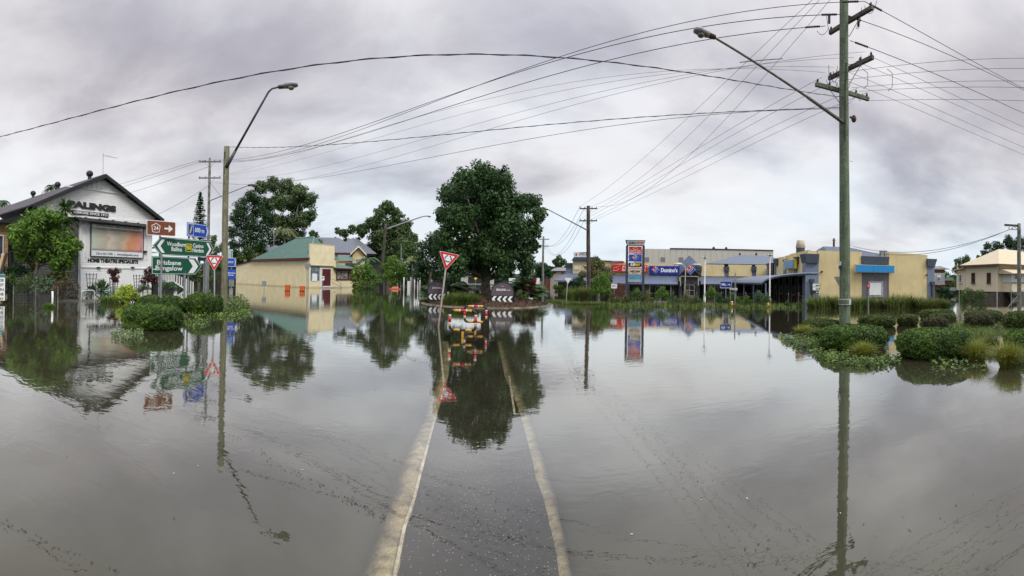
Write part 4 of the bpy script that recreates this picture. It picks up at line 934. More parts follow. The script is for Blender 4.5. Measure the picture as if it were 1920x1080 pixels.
def hip(m, x0, x1, y0, y1, ze_, zr_, rx0, rx1, ry=None):
    """hip roof: eave rectangle at ze_, ridge from rx0 to rx1 at zr_ along x"""
    ry = (y0 + y1) / 2 if ry is None else ry
    A, B, C_, D_ = (x0, y0, ze_), (x1, y0, ze_), (x1, y1, ze_), (x0, y1, ze_); P, Q = (rx0, ry, zr_), (rx1, ry, zr_)
    m.add([A, B, C_, D_, P, Q], [(0, 1, 5, 4), (1, 2, 5), (2, 3, 4, 5), (3, 0, 4), (3, 2, 1, 0)])
# ---------------------------------------------------------------- white weatherboard shop (left)
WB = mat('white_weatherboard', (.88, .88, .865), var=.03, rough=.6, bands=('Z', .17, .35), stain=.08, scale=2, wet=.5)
VJ = mat('white_vertical_board', (.72, .73, .72), var=.06, rough=.6, bands=('Y', .4, .6))
TRIM = mat('white_trim', (.78, .79, .78), var=.05, rough=.5)
DGREY = mat('dark_roof', (.055, .050, .058), var=.25, rough=.65, bands=('Y', .3, .6), scale=.8)
CHAR = mat('charcoal', (.022, .022, .026), var=.15, rough=.6)
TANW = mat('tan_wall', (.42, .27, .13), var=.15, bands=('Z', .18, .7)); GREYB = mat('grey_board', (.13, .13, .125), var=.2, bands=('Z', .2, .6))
SF1 = Frame(base(150, 32.5), base(287, 37)); f = SF1
sh = thing('weatherboard_shop', 'white weatherboard shop with charcoal gable roof and HOME THEATRE SPECIALISTS lettering', 'building', tuple(SF1.A), SF1.rz)
W1 = f.x(284); xA, zA = f.on(192, 330); xE, zE = f.on(300, 413); xEl = 2 * xA - xE
m = MB(); m.prism([(0, -1), (0, f.z(150, 405)), (W1, f.z(284, 415)), (W1, -1)], 0, 1.4); m.build('front_wall', WB, sh)
zb_ = f.z(210, 407); hb = lambda x: zA - abs(x - xA) * (zA - zE) / (xE - xA)
m = MB(); m.prism([(xEl + .6, hb(xEl + .6) - .12), (xA, zA - .15), (xE - .6, hb(xE - .6) - .12), (xE - .6, zb_ - .3), (xEl + .6, zb_ - .3)][::1], .05, .3); m.build('gable_wall', WB, sh)
zc2 = f.z(192, 357); m = MB(); m.prism([(xA - (zA - zc2) * 1.9, zc2), (xA, zA - .2), (xA + (zA - zc2) * 1.9, zc2)], -.01, .06); m.build('gable_board', mat('white_vertical', (.73, .74, .73), var=.06, rough=.6, bands=('X', .45, .5)), sh)
MB().box(xEl + 3, xE - 3, -.03, .04, zc2 - .1, zc2).build('gable_trim', TRIM, sh)
m = MB(); m.box(xEl + .6, xE - .6, .31, 24, -1, zE - .2); m.build('wall', GREYB, sh)
rf = MB(); roof_quad(rf, (xEl, -.45, zE), (xA, -.45, zA), (xA, 25, zA), (xEl, 25, zE), .10); roof_quad(rf, (xA, -.45, zA), (xE, -.45, zE), (xE, 25, zE), (xA, 25, zA), .10)
ro = rf.build('roof', DGREY, sh)
bg_ = MB(); 
for a_, b_ in (((xEl, zE), (xA, zA)), ((xA, zA), (xE, zE))): bg_.prism([(a_[0], a_[1] - .22), (a_[0], a_[1] + .06), (b_[0], b_[1] + .06), (b_[0], b_[1] - .22)], -.56, -.46)
bg_.build('barge_board', CHAR, ro)
m = MB(); m.tube([(xEl - .08, -.4, zE - .02), (xEl - .08, 25, zE - .02)], .09, 6); m.tube([(xE + .08, -.4, zE - .02), (xE + .08, 25, zE - .02)], .09, 6); m.build('gutter', CHAR, ro)
for px, py in ((168, 333), (108, 352), (62, 369)):
    # turbine vents along the ridge
    lo, hi = -.3, 30
    for _ in range(30):
        c = (lo + hi) / 2
        if proj(f.world(xA, c, zA))[0] > px: lo = c
        else: hi = c
    v = MB(); v.tube([(xA, lo, zA - .1), (xA, lo, zA + .28)], .16, 12); v.ball((xA, lo, zA + .50), (.30, .30, .27), 14, 8); v.build('roof_vent', CHAR, ro, True)
m = MB(); x_, z_ = f.on(193, 326); m.tube([(x_, 0, zA), (x_, 0, f.z(193, 287))], .022, 5); zz_ = f.z(193, 291); m.tube([(x_ - .1, 0, zz_), (f.x(221, 0, 290), 0, zz_)], .014, 5)
for k in range(5): xx = x_ + .3 + k * .22; m.tube([(xx, -.18, zz_), (xx, .18, zz_)], .008, 4)
m.build('antenna', GALV, ro)
# banner window
def R4(fr, pxs, pys, y=0): (x0, z1), (x1, z0) = fr.on(pxs[0], pys[0], y), fr.on(pxs[1], pys[1], y); return x0, x1, z0, z1
x0, x1, z0, z1 = R4(f, (169, 267), (420, 482)); z1 = (f.z(169, 418) + f.z(267, 427)) / 2; z0 = (f.z(169, 481) + f.z(267, 485)) / 2
BN = bpy.data.materials.new('banner_print'); BN.use_nodes = True; t = BN.node_tree; b = t.nodes['Principled BSDF']; tcn = N(t, 'ShaderNodeTexCoord'); s2 = N(t, 'ShaderNodeSeparateXYZ'); L(t, tcn.outputs['Generated'], s2.inputs[0])
nz = noise(t, tcn.outputs['Generated'], 2.2, 3, .5, 1.2); mpn = math_node(t, 'ADD', s2.outputs[0], math_node(t, 'MULTIPLY_ADD', nz.outputs[0], .4, -.2))
c1 = ramp(t, mpn, [(0., (.50, .60, .50)), (.22, (.50, .42, .32)), (.3, (.62, .55, .44)), (.5, (.42, .38, .30)), (.62, (.60, .42, .28)), (.8, (.62, .26, .12)), (.93, (.70, .30, .26)), (1., (.5, .2, .15))])
L(t, mixc(t, ramp(t, s2.outputs[2], [(0., .7), (.12, .0), (.85, 0.), (1., .5)]), c1, (.16, .12, .10)), b.inputs['Base Color']); b.inputs['Roughness'].default_value = .35
bw = window(sh, x0, x1, z0, z1, -.10, CHAR, SWHITE, 1, .06, False, name='banner_window'); H1 = z1 - z0; Wb = x1 - x0
MB().box(x0 + .12, x1 - .12, -.135, -.118, z0 + H1 * .20, z0 + H1 * .88).build('banner', BN, bw)
text('Call us 6621 5596   |   www.palingsaudio.com.au', .18, bw, (x0 + x1) / 2, z0 + H1 * .10, -.125, mat('navy_letter', (.03, .05, .15)), width=Wb * .8)
text('LISMORE AUDIO  HOME THEATRE CENTRE', .13, bw, (x0 + x1) / 2, z0 + H1 * .935, -.125, SBLACK, width=Wb * .82); text('TELEVISIONS  SPEAKERS  RECEIVERS  TURNTABLES', .08, bw, (x0 + x1) / 2, z0 + H1 * .83, -.140, SBLACK, width=Wb * .8)
for xx in (x0 - .35, x1 + .45): MB().box(xx - .07, xx + .07, -.04, .02, z0 - .1, z1 + .1).build('trim_post', TRIM, sh)
text('HOME THEATRE SPECIALISTS', .26, sh, f.x(213), f.z(213, 490), -.02, SBLACK, bold=.09, width=f.x(260) - f.x(166))
text('PALINGS', .43, sh, (f.x(127) + f.x(214)) / 2, f.z(175, 387.5), -.0, CHAR, bold=.09, width=f.x(214) - f.x(124), ext=.03)
xs0, xs1, zz_ = f.x(133), f.x(201), f.z(165, 400); MB().box(xs0, xs1, -.03, .045, zz_ - .17, zz_ + .14).build('name_strip', CHAR, sh); text('LISMORE SINCE 1911', .18, sh, (xs0 + xs1) / 2, zz_ - .01, -.035, SWHITE, bold=.03, width=(xs1 - xs0) * .92)
# awning strip with brackets
za = f.z(145, 408) - .03; m = MB(); m.add([(-.6, -.75, za - .22), (W1 + .2, -.75, za - .22), (W1 + .2, .04, za + .10), (-.6, .04, za + .10), (-.6, -.75, za - .28), (W1 + .2, -.75, za - .28), (W1 + .2, .04, za + .04), (-.6, .04, za + .04)], [(0, 1, 2, 3), (7, 6, 5, 4), (0, 4, 5, 1), (2, 6, 7, 3)]); m.build('awning', CHAR, sh)
for k in range(6): xx = .4 + k * 1.3; MB().box(xx - .12, xx + .12, -.10, .04, za + .12, za + .2).build('flashing', TRIM, sh)
MB().box(-.03, W1 + .03, -.05, .0, f.z(210, 502) - .05, f.z(210, 502) + .05).build('base_trim', TRIM, sh)
for px in (183, 247): x_ = f.x(px); MB().cbox((x_, -.10, f.z(px, 501.5)), (.28, .16, .10)).build('flood_light', CHAR, sh)
MB().cbox((f.x(269.5), -.08, f.z(269, 472)), (.35, .2, .16)).build('flood_light', CHAR, sh)
m = MB(); m.tube([(-.05, -.06, -.5), (-.05, -.06, f.z(151, 425)), (-.25, .3, f.z(151, 415))], .05, 6); m.build('downpipe', TRIM, sh, True)
# recessed left side: tan wall, lattice, leaning shed door
m = MB(); m.prism([(xEl + .5, -1), (xEl + .5, zb_ + .4), (-.02, zb_ + .4), (-.02, -1)], 1.2, 1.35); m.build('verandah_wall', GREYB, sh)
ft = Frame(f.world(xEl - .0, .6), f.world(-.2, .6))
window(sh, xEl + 1.2, xEl + 2.6, 3.3, 4.8, 1.15, TRIM, None, 2)
LAT = mat('lattice_green', (.015, .022, .02), var=.2)
m = MB()
for k in range(16): m.box(xEl - 1.2 + k * .22, xEl - 1.16 + k * .22, .55, .57, -.5, 3.0)
for k in range(16): m.box(xEl - 1.2, xEl + 2.2, .57, .59, .1 + k * .19, .14 + k * .19)
m.box(xEl - 1.3, xEl - 1.2, .5, .6, -1, 3.1); m.box(xEl + 2.2, xEl + 2.3, .5, .6, -1, 3.1); m.box(xEl - 1.2, xEl + 2.2, .5, .6, 3.0, 3.1); m.build('lattice', LAT, sh)
MB().box(xEl + .7, -.3, -.1, 1.18, 3.35, 3.5).build('verandah_roof', CHAR, sh)
m = MB(); x_ = f.x(118, .4); m.add([(x_, .2, .4), (x_ + 2.0, .2, .4), (x_ + 1.9, .9, 2.9), (x_ + .35, .9, 2.9), (x_, .3, .4), (x_ + 2.0, .3, .4), (x_ + 1.9, 1.0, 2.9), (x_ + .35, 1.0, 2.9)], [(0, 1, 2, 3), (7, 6, 5, 4), (0, 4, 5, 1), (1, 5, 6, 2), (2, 6, 7, 3), (3, 7, 4, 0)]); dr_ = m.build('leaning_panel', GREYB, sh)
m = MB()
for k in range(4): xx = x_ + .1 + k * .6; m.tube([(xx, .15, .4), (xx + .25 * (1 - k / 4), .85, 2.9)], .05, 4)
m.build('batten', CHAR, dr_)
# tan neighbour wall at the far left, with striped awning poles
ta = thing('tan_house', 'tan boarded house edge at the far left margin behind the leafy tree', 'building', tuple(f.world(xEl - 7, 3)), f.rz)
m = MB(); m.box(-4, 6.6, 0, 6, -1, 5.3); m.build('wall', TANW, ta); MB().box(-4.2, 6.9, -.6, 6.4, 5.3, 5.5).build('roof', CHAR, ta); window(ta, 4.6, 6.2, 2.9, 4.4, -.02, TRIM, None, 1)
st = thing('striped_barrier', 'cream and black striped boom leaning at the left edge of the picture', 'barrier', tuple(base(-10, 26)), .9)
for k in range(5): MB().cbox((0, 0, 0), (.16, .05, 2.6)).build('board', (CHAR, mat('cream_board', (.62, .45, .28)), CHAR, mat('cream_board', (.6, .45, .3)), CHAR)[k], st).matrix_local = Matrix.Translation((-.5 + k * .22, 0, 1.5)) @ Matrix.Rotation(.28, 4, 'Y')
sg = thing('notice_board', 'white notice board with black lines at the extreme left edge above the water', 'sign', tuple(base(1, 22)), .95)
z0, z1 = .15, zat(sg.location.x, sg.location.y, 514); p = MB().prism([(-.6, z0), (-.6, z1), (.22, z1), (.22, z0)], 0, .03).build('panel', SWHITE, sg); MB().box(-.6, .22, -.006, .0, z1 - .17, z1 - .01).build('header', mat('teal', (.03, .25, .26)), p)
for k in range(5): text(('TRADE', 'SALE 277', 'OPEN', 'PHONE', 'TODAY')[k], .13, p, -.15, z1 - .32 - k * .24, -.006, SBLACK, bold=.03, width=.6)
# side steps with white balustrade, right of the shop
stp = thing('side_steps', 'white balustraded landing and stairs at the right side of the weatherboard shop', 'stairs', tuple(f.world(W1 + .4, 2.5)), f.rz)
fs_ = Frame(f.world(W1 + .4, 2.5), f.world(W1 + 6, 2.5)); gx = lambda px: fs_.x(px, 0)
xa, xb, xc = gx(292), gx(327), gx(362); zt0, zt1 = fs_.z(310, 513), fs_.z(310, 527); zr0, zr1 = fs_.z(362, 528), fs_.z(362, 549)
m = MB(); n = 12
for k in range(n + 1): xx = xa + (xb - xa) * k / n; m.box(xx - .05, xx + .05, -.03, .03, zt1, zt0)
for k in range(1, 9): q = k / 8; xx = xb + (xc - xb) * q; m.box(xx - .06, xx + .06, -.03, .03, zt1 + (zr1 - zt1) * q, zt0 + (zr0 - zt0) * q)
m.build('baluster', TRIM, stp); m = MB(); m.box(xa, xb, -.05, .05, zt0, zt0 + .08); m.box(xa, xb, -.05, .05, zt1 - .1, zt1); m.build('rail', TRIM, stp)
m = MB(); m.prism([(xb, zt0), (xb, zt0 + .12), (xc, zr0 + .12), (xc, zr0)], -.05, .05); m.build('black_rail', CHAR, stp); MB().prism([(xb, zt1 - .2), (xb, zt1 - .02), (xc, zr1 - .02), (xc, zr1 - .2)], -.06, .06).build('stringer', TRIM, stp)
m = MB(); m.box(xa - .3, xb, .06, 3, -.5, zt1 - .12); m.build('landing', CHAR, stp)
car = thing('carport', 'low grey carport roof between the shop and the direction signs', 'building', tuple(f.world(W1 + 1, 8)), f.rz); m = MB(); m.box(0, 7, 0, 6, 3.9, 4.0); m.build('roof', mat('pale_iron', (.5, .53, .52), var=.1, bands=('X', .3, .4)), car); MB().box(0, 7, 5.7, 5.9, -.5, 3.9).build('wall', CHAR, car); MB().box(1, 6.2, -.3, .0, 4.35, 4.5).build('beam', CHAR, car)
# ---------------------------------------------------------------- cream corner shop with green hip roof
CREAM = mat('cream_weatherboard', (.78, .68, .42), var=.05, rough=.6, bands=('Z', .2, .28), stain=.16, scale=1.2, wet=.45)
CREAMP = mat('cream_plain', (.79, .69, .45), var=.06, rough=.6, stain=.2, scale=1, wet=.45)
GROOF = mat('green_roof', (.075, .155, .125), var=.15, rough=.5, bands=('X', .25, .35)); MAROON = mat('maroon', (.10, .012, .018), var=.2, rough=.5)
CB = Vector((-26.0, 50.6, 0)); a_ = math.radians(0)
cb = base(579, 56.9); FL = Frame(base(442, 72), cb)                       # the long side wall
cs = thing('corner_shop', 'cream corner shop with green hip roof, square false front and maroon door', 'building', tuple(FL.A), FL.rz)
Ls = FL.len; xm = FL.x(475); zE2 = FL.z(577, 484); zl0 = FL.z(443, 498)
WDT = 8.6
m = MB(); m.prism([(xm, -1), (xm, zE2 - .05), (Ls, zE2 - .05), (Ls, -1)], 0, WDT - 3.6); m.build('side_wall', CREAM, cs)
m = MB(); m.prism([(0, -1), (0, zl0), (xm - .01, FL.z(474, 489)), (xm - .01, -1)], .02, 4); m.build('lean_to', CREAMP, cs)
MB().prism([(-.2, zl0 + .0), (-.2, zl0 + .1), (xm, FL.z(474, 488)), (xm, FL.z(474, 489.5))], -.15, 4.2).build('lean_to_roof', CHAR, cs)
rf = MB(); xr_, zr_ = FL.on(560, 446.5, 2.6); hip(rf, xm - .3, Ls + .15, -.35, 5.6, zE2, zr_, xm + (Ls - xm) * .55, Ls - 2.0); gr = rf.build('roof', GROOF, cs)
MB().box(xm - .35, Ls + .1, -.43, -.36, zE2 - .22, zE2 + .04).build('gutter', MAROON, gr); m = MB(); m.tube([(xm + (Ls - xm) * .55, 2.62, zr_ + .03), (Ls - 2.0, 2.62, zr_ + .03)], .07, 6); m.tube([(Ls - 2.0, 2.62, zr_ + .03), (Ls + .1, -.3, zE2 + .05)], .06, 6); m.build('ridge_cap', mat('pale_green', (.2, .33, .29)), gr)
m = MB(); xv, zv = FL.on(497, 461, 1); m.tube([(FL.x(512, 3), 3, 4), (FL.x(512, 3), 3, FL.z(512, 428, 3))], .05, 5); m.tube([(FL.x(507, 3), 3, FL.z(512, 451, 3)), (FL.x(523, 3), 3, FL.z(512, 451, 3))], .04, 5); m.build('antenna', GALV, gr)
# front face: perpendicular plane, from the corner going back
FFd = FL.uy; FF = Frame(cb, cb + FFd * 9)
cf = thing('false_front_tmp', 'x', 'x'); bpy.data.objects.remove(cf)
fx = lambda px, py=530: FF.on(px, py)
sub = bpy.data.objects.new('shop_front', None); COL.objects.link(sub); sub.parent = cs; sub.location = (Ls, 0, 0); sub.rotation_euler.z = FF.rz - FL.rz
Lf = FF.x(624); zp = FF.z(600, 458.5); zpb = FF.z(600, 497)
def kid(mb, name, m_, par=None):      # geometry made in the front frame, stored as a direct part of the shop
    M = Matrix.Translation((Ls, 0, 0)) @ Matrix.Rotation(FF.rz - FL.rz, 4, 'Z'); mb.v = [tuple(M @ Vector(p)) for p in mb.v]; return mb.build(name, m_, par or cs)
bpy.data.objects.remove(sub)
m = MB(); m.box(-.05, Lf, -.25, .05, zpb, zp); kid(m, 'false_front', CREAMP); m = MB(); m.box(-.07, Lf + .02, -.28, -.2, zp - .02, zp + .06); m.box(-.07, Lf + .02, -.30, .0, zpb - .1, zpb); kid(m, 'cornice', mat('cream_trim', (.6, .52, .36), var=.1))
m = MB(); m.box(.0, Lf, .03, .2, -1, zpb - .05); kid(m, 'front_wall', CREAMP)
def fwin(px0, px1, py0, py1, name, gm, fm, mull=1):
    x0, z1 = FF.on(px0, py0); x1, z0 = FF.on(px1, py1); m = MB(); m.box(x0, x1, -.03, .03, z0, z1); o = kid(m, name, fm); n = mull
    for k in range(n):
        a, b2 = x0 + .12 + (x1 - x0 - .12) * k / n, x0 + (x1 - x0 - .12) * (k + 1) / n; q = MB(); q.box(a, b2, -.05, -.02, z0 + .12, z1 - .12); kid(q, 'pane', gm, o)
    return o
PALEG = mat('pale_glass', (.22, .27, .30), rough=.15, var=.35, scale=2)
fwin(581, 600, 497.5, 528, 'window', PALEG, TRIM); fwin(601, 603, 498, 538, 'trim', TRIM, TRIM)
dd_ = fwin(603, 620.5, 502.5, 537.5, 'door', MAROON, TRIM); 
m = MB(); x0, z1 = FF.on(585, 513); x1, z0 = FF.on(594, 527); m.box(x0, x1, -.07, -.055, z0, z1); kid(m, 'poster', SWHITE)
# set-back room on the right with its low green roof and louvred window
yb = 0; Lx0, Lx1 = Lf, FF.x(662); zr2 = FF.z(640, 503); m = MB(); m.box(Lx0, Lx1, .1, 4, -1, zr2); kid(m, 'side_room', CREAMP)
m = MB(); m.add([(Lx0, -.6, zr2), (Lx1 + .5, -.6, zr2), (Lx1 + .2, 3.0, FF.z(640, 494)), (Lx0, 3.0, FF.z(640, 494)), (Lx0, -.6, zr2 - .12), (Lx1 + .5, -.6, zr2 - .12), (Lx1 + .2, 3.0, zr2 - .1), (Lx0, 3, zr2 - .1)], [(0, 1, 2, 3), (7, 6, 5, 4), (0, 4, 5, 1), (1, 5, 6, 2)]); kid(m, 'side_roof', GROOF)
m = MB(); m.box(Lx0, Lx1 + .5, -.66, -.6, zr2 - .16, zr2 + .0); kid(m, 'fascia', MAROON)
fwin(631, 652, 506, 525, 'window', mat('louvre_glass', (.30, .29, .26), rough=.3, var=.4, scale=3), MAROON, 3); fwin(653, 661, 506, 525, 'window', mat('timber_louvre', (.16, .12, .08), var=.3), MAROON, 2)
m = MB(); x0 = FF.x(620); m.tube([(x0, -.1, FF.z(620, 522)), (x0 + 1.0, -1.0, FF.z(630, 531)), (x0 + 1.1, -1.0, FF.z(634, 538))], .025, 5); m.tube([(x0, -.1, FF.z(620, 529)), (x0 + 1.0, -1.0, FF.z(630, 537))], .025, 5); kid(m, 'handrail', CHAR)
m = MB(); m.box(x0 - 1.2, x0 + 1.1, -1.2, .0, -.5, .06); kid(m, 'step', CONC)
MB_ = MB(); MB_.box(0, Ls, -.03, -.005, .28, .31)
# ---------------------------------------------------------------- houses behind it
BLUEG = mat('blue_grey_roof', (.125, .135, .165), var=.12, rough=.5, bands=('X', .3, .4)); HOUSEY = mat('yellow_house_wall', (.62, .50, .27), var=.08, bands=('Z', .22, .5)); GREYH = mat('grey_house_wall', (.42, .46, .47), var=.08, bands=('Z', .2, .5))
H1a, H1b = base(600, 78), base(676, 78); fh = Frame(H1a, H1b); hs = thing('yellow_house', 'yellow timber house with slate grey hip and gable roof behind the corner shop', 'building', tuple(H1a), fh.rz)
zz = lambda px, py, y=0: fh.z(px, py, y); Lh = fh.len
MB().box(.3, Lh - .3, .2, 9, -1, zz(640, 475)).build('wall', HOUSEY, hs); m = MB(); hip(m, -8.0, Lh, -.5, 10, zz(640, 474), zz(640, 446, 5), -2, Lh * .45); hip(m, Lh * .3, Lh + 3, 1, 14, zz(640, 474), zz(650, 447, 7), Lh * .72, Lh * .95); m.build('roof', BLUEG, hs)
xg, zg = fh.on(672, 462, -2.2); hw = fh.x(677, -2.2) - fh.x(656, -2.2); zge = zz(660, 474.5, -2.2)
m = MB(); m.prism([(xg - hw / 2, -1), (xg - hw / 2, zge - .2), (xg, zg - .15), (xg + hw / 2, zge - .2), (xg + hw / 2, -1)], -2.2, .2); m.build('gable_wall', HOUSEY, hs)
m = MB(); roof_quad(m, (xg - hw / 2 - .4, -2.8, zge - .3), (xg, -2.8, zg), (xg, 3, zg), (xg - hw / 2 - .4, 3, zge - .3), .08); roof_quad(m, (xg, -2.8, zg), (xg + hw / 2 + .4, -2.8, zge - .3), (xg + hw / 2 + .4, 3, zge - .3), (xg, 3, zg), .08); rf_ = m.build('gable_roof', BLUEG, hs)
m = MB(); m.prism([(xg - hw / 2 - .5, zge - .5), (xg - hw / 2 - .4, zge - .1), (xg, zg + .1), (xg, zg - .2)], -2.9, -2.8); m.prism([(xg, zg - .2), (xg, zg + .1), (xg + hw / 2 + .4, zge - .1), (xg + hw / 2 + .5, zge - .5)], -2.9, -2.8); m.build('barge_board', mat('cream_barge', (.75, .68, .5)), rf_)
MB().box(-.3, Lh - 2, -.56, -.5, zz(640, 476), zz(640, 474)).build('gutter', MAROON, hs)
x0, x1 = fh.x(632, -4), fh.x(664, -4); zq = zz(645, 486, -4); m = MB(); m.add([(x0, -5, zq - .3), (x1, -5, zq - .3), (x1 - .6, -1, zq + .9), (x0, -1, zq + .9)], [(0, 1, 2, 3)]); m.build('porch_roof', mat('green_grey', (.12, .17, .16), bands=('X', .3, .4)), hs); MB().box(x0, x1 - .4, -4.6, -1, -1, zq - .4).build('porch_wall', HOUSEY, hs)
window(hs, x0 + 1.4, x0 + 3.3, zq - 1.9, zq - .7, -4.65, MAROON, GLASS, 2); window(hs, xg - .45, xg + .45, zge - 2.2, zge - 1.0, -2.25, TRIM, PALEG, 1)
H2a, H2b = base(664, 92), base(706, 92); f2_ = Frame(H2a, H2b); h2 = thing('grey_house', 'pale grey house with slate roof and red and white gable beside the drooping tree', 'building', tuple(H2a), f2_.rz); L2 = f2_.len; z_ = lambda px, py: f2_.z(px, py)
MB().box(2.2, L2 - .2, .2, 8, -1, z_(700, 470)).build('wall', GREYH, h2); m = MB(); m.add([(-4, -.4, z_(690, 472)), (L2 - 3.6, -.4, z_(690, 472)), (L2 - 1.6, 3, z_(700, 456)), (-4, 3, z_(690, 456))], [(0, 1, 2, 3)]); m.build('roof', BLUEG, h2)
xg = f2_.x(709, -.3); m = MB(); m.prism([(xg - 1.9, z_(709, 472)), (xg, z_(709, 457)), (xg + 1.9, z_(709, 472))], -.5, -.35); m.build('gable_infill', SWHITE, h2); m = MB(); m.prism([(xg - 2.2, z_(709, 473)), (xg - 2.0, z_(709, 470)), (xg, z_(709, 455)), (xg, z_(709, 457.5))], -.62, -.5); m.prism([(xg, z_(709, 457.5)), (xg, z_(709, 455)), (xg + 2.0, z_(709, 470)), (xg + 2.2, z_(709, 473))], -.62, -.5); m.box(xg - .08, xg + .08, -.6, -.5, z_(709, 471), z_(709, 458)); m.box(xg - 1.4, xg + 1.4, -.6, -.5, z_(709, 467.5), z_(709, 466)); m.build('barge_board', MAROON, h2)
m = MB(); m.box(xg - 1.7, xg + 1.9, -.3, 3, -1, z_(709, 472)); m.build('front_wall', GREYH, h2); window(h2, f2_.x(700), f2_.x(708), z_(704, 488), z_(704, 479), -.36, TRIM, PALEG, 2)
hb_ = base(505, 92); h3 = thing('distant_house', 'slate grey roof house peeping over the left slope of the green roof', 'building', tuple(hb_), 0.4); h_ = zat(hb_.x, hb_.y, 470); m = MB(); hip(m, -6, 9, -1, 9, h_ - .2, zat(hb_.x, hb_.y, 452), 0, 5); m.build('roof', BLUEG, h3); MB().box(-5.6, 8.6, -.6, 8.6, -1, h_ - .2).build('wall', HOUSEY, h3)
ftn = Frame(base(438, 60), base(470, 62)); fo = thing('paling_fence', 'dark paling fence behind the blue university sign', 'fence', tuple(base(395, 52)), FL.rz); m = MB()
for k in range(30): m.box(k * .16, k * .16 + .13, 0, .03, -.5, zat(fo.location.x, fo.location.y, 511) + random.uniform(-.05, .05))
m.build('palings', mat('dark_paling', (.07, .06, .045), var=.3), fo)
# ================================================================== SHOPPING CENTRE
YEL = mat('yellow_render', (.70, .58, .31), var=.06, rough=.75, stain=.28, scale=.8, wet=.4); SLATE = mat('slate_awning', (.10, .125, .19), var=.10, rough=.5, bands=('X', .3, .35)); NAVYP = mat('navy_panel', (.045, .06, .085), var=.1, rough=.5); BGREY = mat('blue_grey_render', (.19, .235, .32), var=.07, rough=.7); GREYP = mat('mid_grey_render', (.17, .17, .19), var=.08)
CFR = mat('cream_frame', (.52, .47, .38), var=.1, rough=.5); BRICK = mat('brick_base', (.16, .06, .045), var=.3, scale=6)
def ST(s, t): return Vector((s * .932 + t * .361, -s * .361 + t * .932, 0))
MF = Frame(ST(-11.3, 48.2), ST(11.1, 48.2))
ml = thing('shopping_centre', 'low yellow shopping centre with slate awning, pizza and bakery signs and a gabled entrance', 'building', tuple(MF.A), MF.rz)
def MR(px0, px1, py0, py1, y=0.0):
    x0, z1 = MF.on(px0, py0, y); x1, z0 = MF.on(px1, py1, y); return x0, x1, z0, z1
def mbox(name, px0, px1, py0, py1, m_, y=0.0, th=.2, par=None):
    x0, x1, z0, z1 = MR(px0, px1, py0, py1, y); return MB().box(x0, x1, y, y + th, z0, z1).build(name, m_, par or ml)
XW = 22.4
MB().box(.2, XW, .3, 14, -1, 3.3).build('rear_block', YEL, ml)
# shop fronts, dark behind the glazing
mbox('shop_back', 1046, 1438, 528, 556, DARKI, -.0, .25)
SHF = mat('shopfront_grey', (.10, .11, .125), var=.2)
for (a, b2) in ((1145, 1176), (1178, 1188), (1207, 1217), (1240, 1247), (1262, 1272), (1318, 1325), (1358, 1367)):
    mbox('wall_pier', a, b2, 530, 556, SHF if a != 1207 else YEL, -.08, .08)
for (a, b2, n) in ((1188, 1206, 3), (1218, 1240, 2), (1326, 1357, 3), (1368, 1437, 5)):
    x0, x1, z0, z1 = MR(a, b2, 531, 551, -.1); window(ml, x0, x1, z0, z1, -.1, CFR if n == 3 or n == 2 else GALV, GLASS, n, .07, False)
mbox('brick_base', 1368, 1440, 551, 557, BRICK, -.2, .15)
mbox('poster', 1258, 1267, 535, 549, mat('poster_print', (.25, .2, .15), var=.9, scale=6), -.12, .02)
# parapets
mbox('parapet', 1074, 1116, 489, 514, YEL, -.3, .6); mbox('parapet', 1116, 1167, 488.5, 516, YEL, -.1, .4); mbox('parapet', 1166, 1206, 492, 516, YEL, -.1, .4); mbox('parapet', 1205, 1266, 494, 518, YEL, -.1, .4)
mbox('parapet', 1315.5, 1358, 495.5, 518.5, YEL, -.3, .6); mbox('parapet', 1366.5, 1409.5, 496, 518.5, YEL, -.3, .6); mbox('parapet', 1418, 1438, 496.5, 519, YEL, -.3, .6)
for a, b2, nm in ((1358, 1366.5, 0), (1409.5, 1418, 0)):
    mbox('column', a - .3, b2 + .3, 500, 519, BGREY, -.15, .35); mbox('column_cap', a - .5, b2 + .5, 499.5, 508.5, NAVYP, -.38, .25)
mbox('column_cap', 1306, 1316, 499, 508, NAVYP, -.4, .3); mbox('column', 1306, 1315.4, 508, 519, BGREY, -.15, .3)
x0, x1, z0, z1 = MR(1072, 1118, 482, 489, -.4); m = MB(); m.prism([(x0, z0), (x0 + .3, z1), (x1, z1), (x1, z0)], -.6, 2.5); m.build('corner_roof', mat('dark_blue_iron', (.05, .075, .11), bands=('Z', .15, .5)), ml)
mbox('column_cap', 1060, 1073, 493, 502, NAVYP, -.2, .4); mbox('column', 1061, 1073, 502, 513, BGREY, -.1, .3)
x0, x1, z0, z1 = MR(1118, 1170, 487.3, 489.3, -.2); MB().prism([(x0, z0), (x0, z1), (x1, MF.z(1168, 490, -.2)), (x1, MF.z(1168, 492, -.2))], -.25, .3).build('fascia', mat('rust_trim', (.2, .1, .07)), ml)
mbox('grey_panel', 1146, 1160, 489, 492, BGREY, -.3, .2)
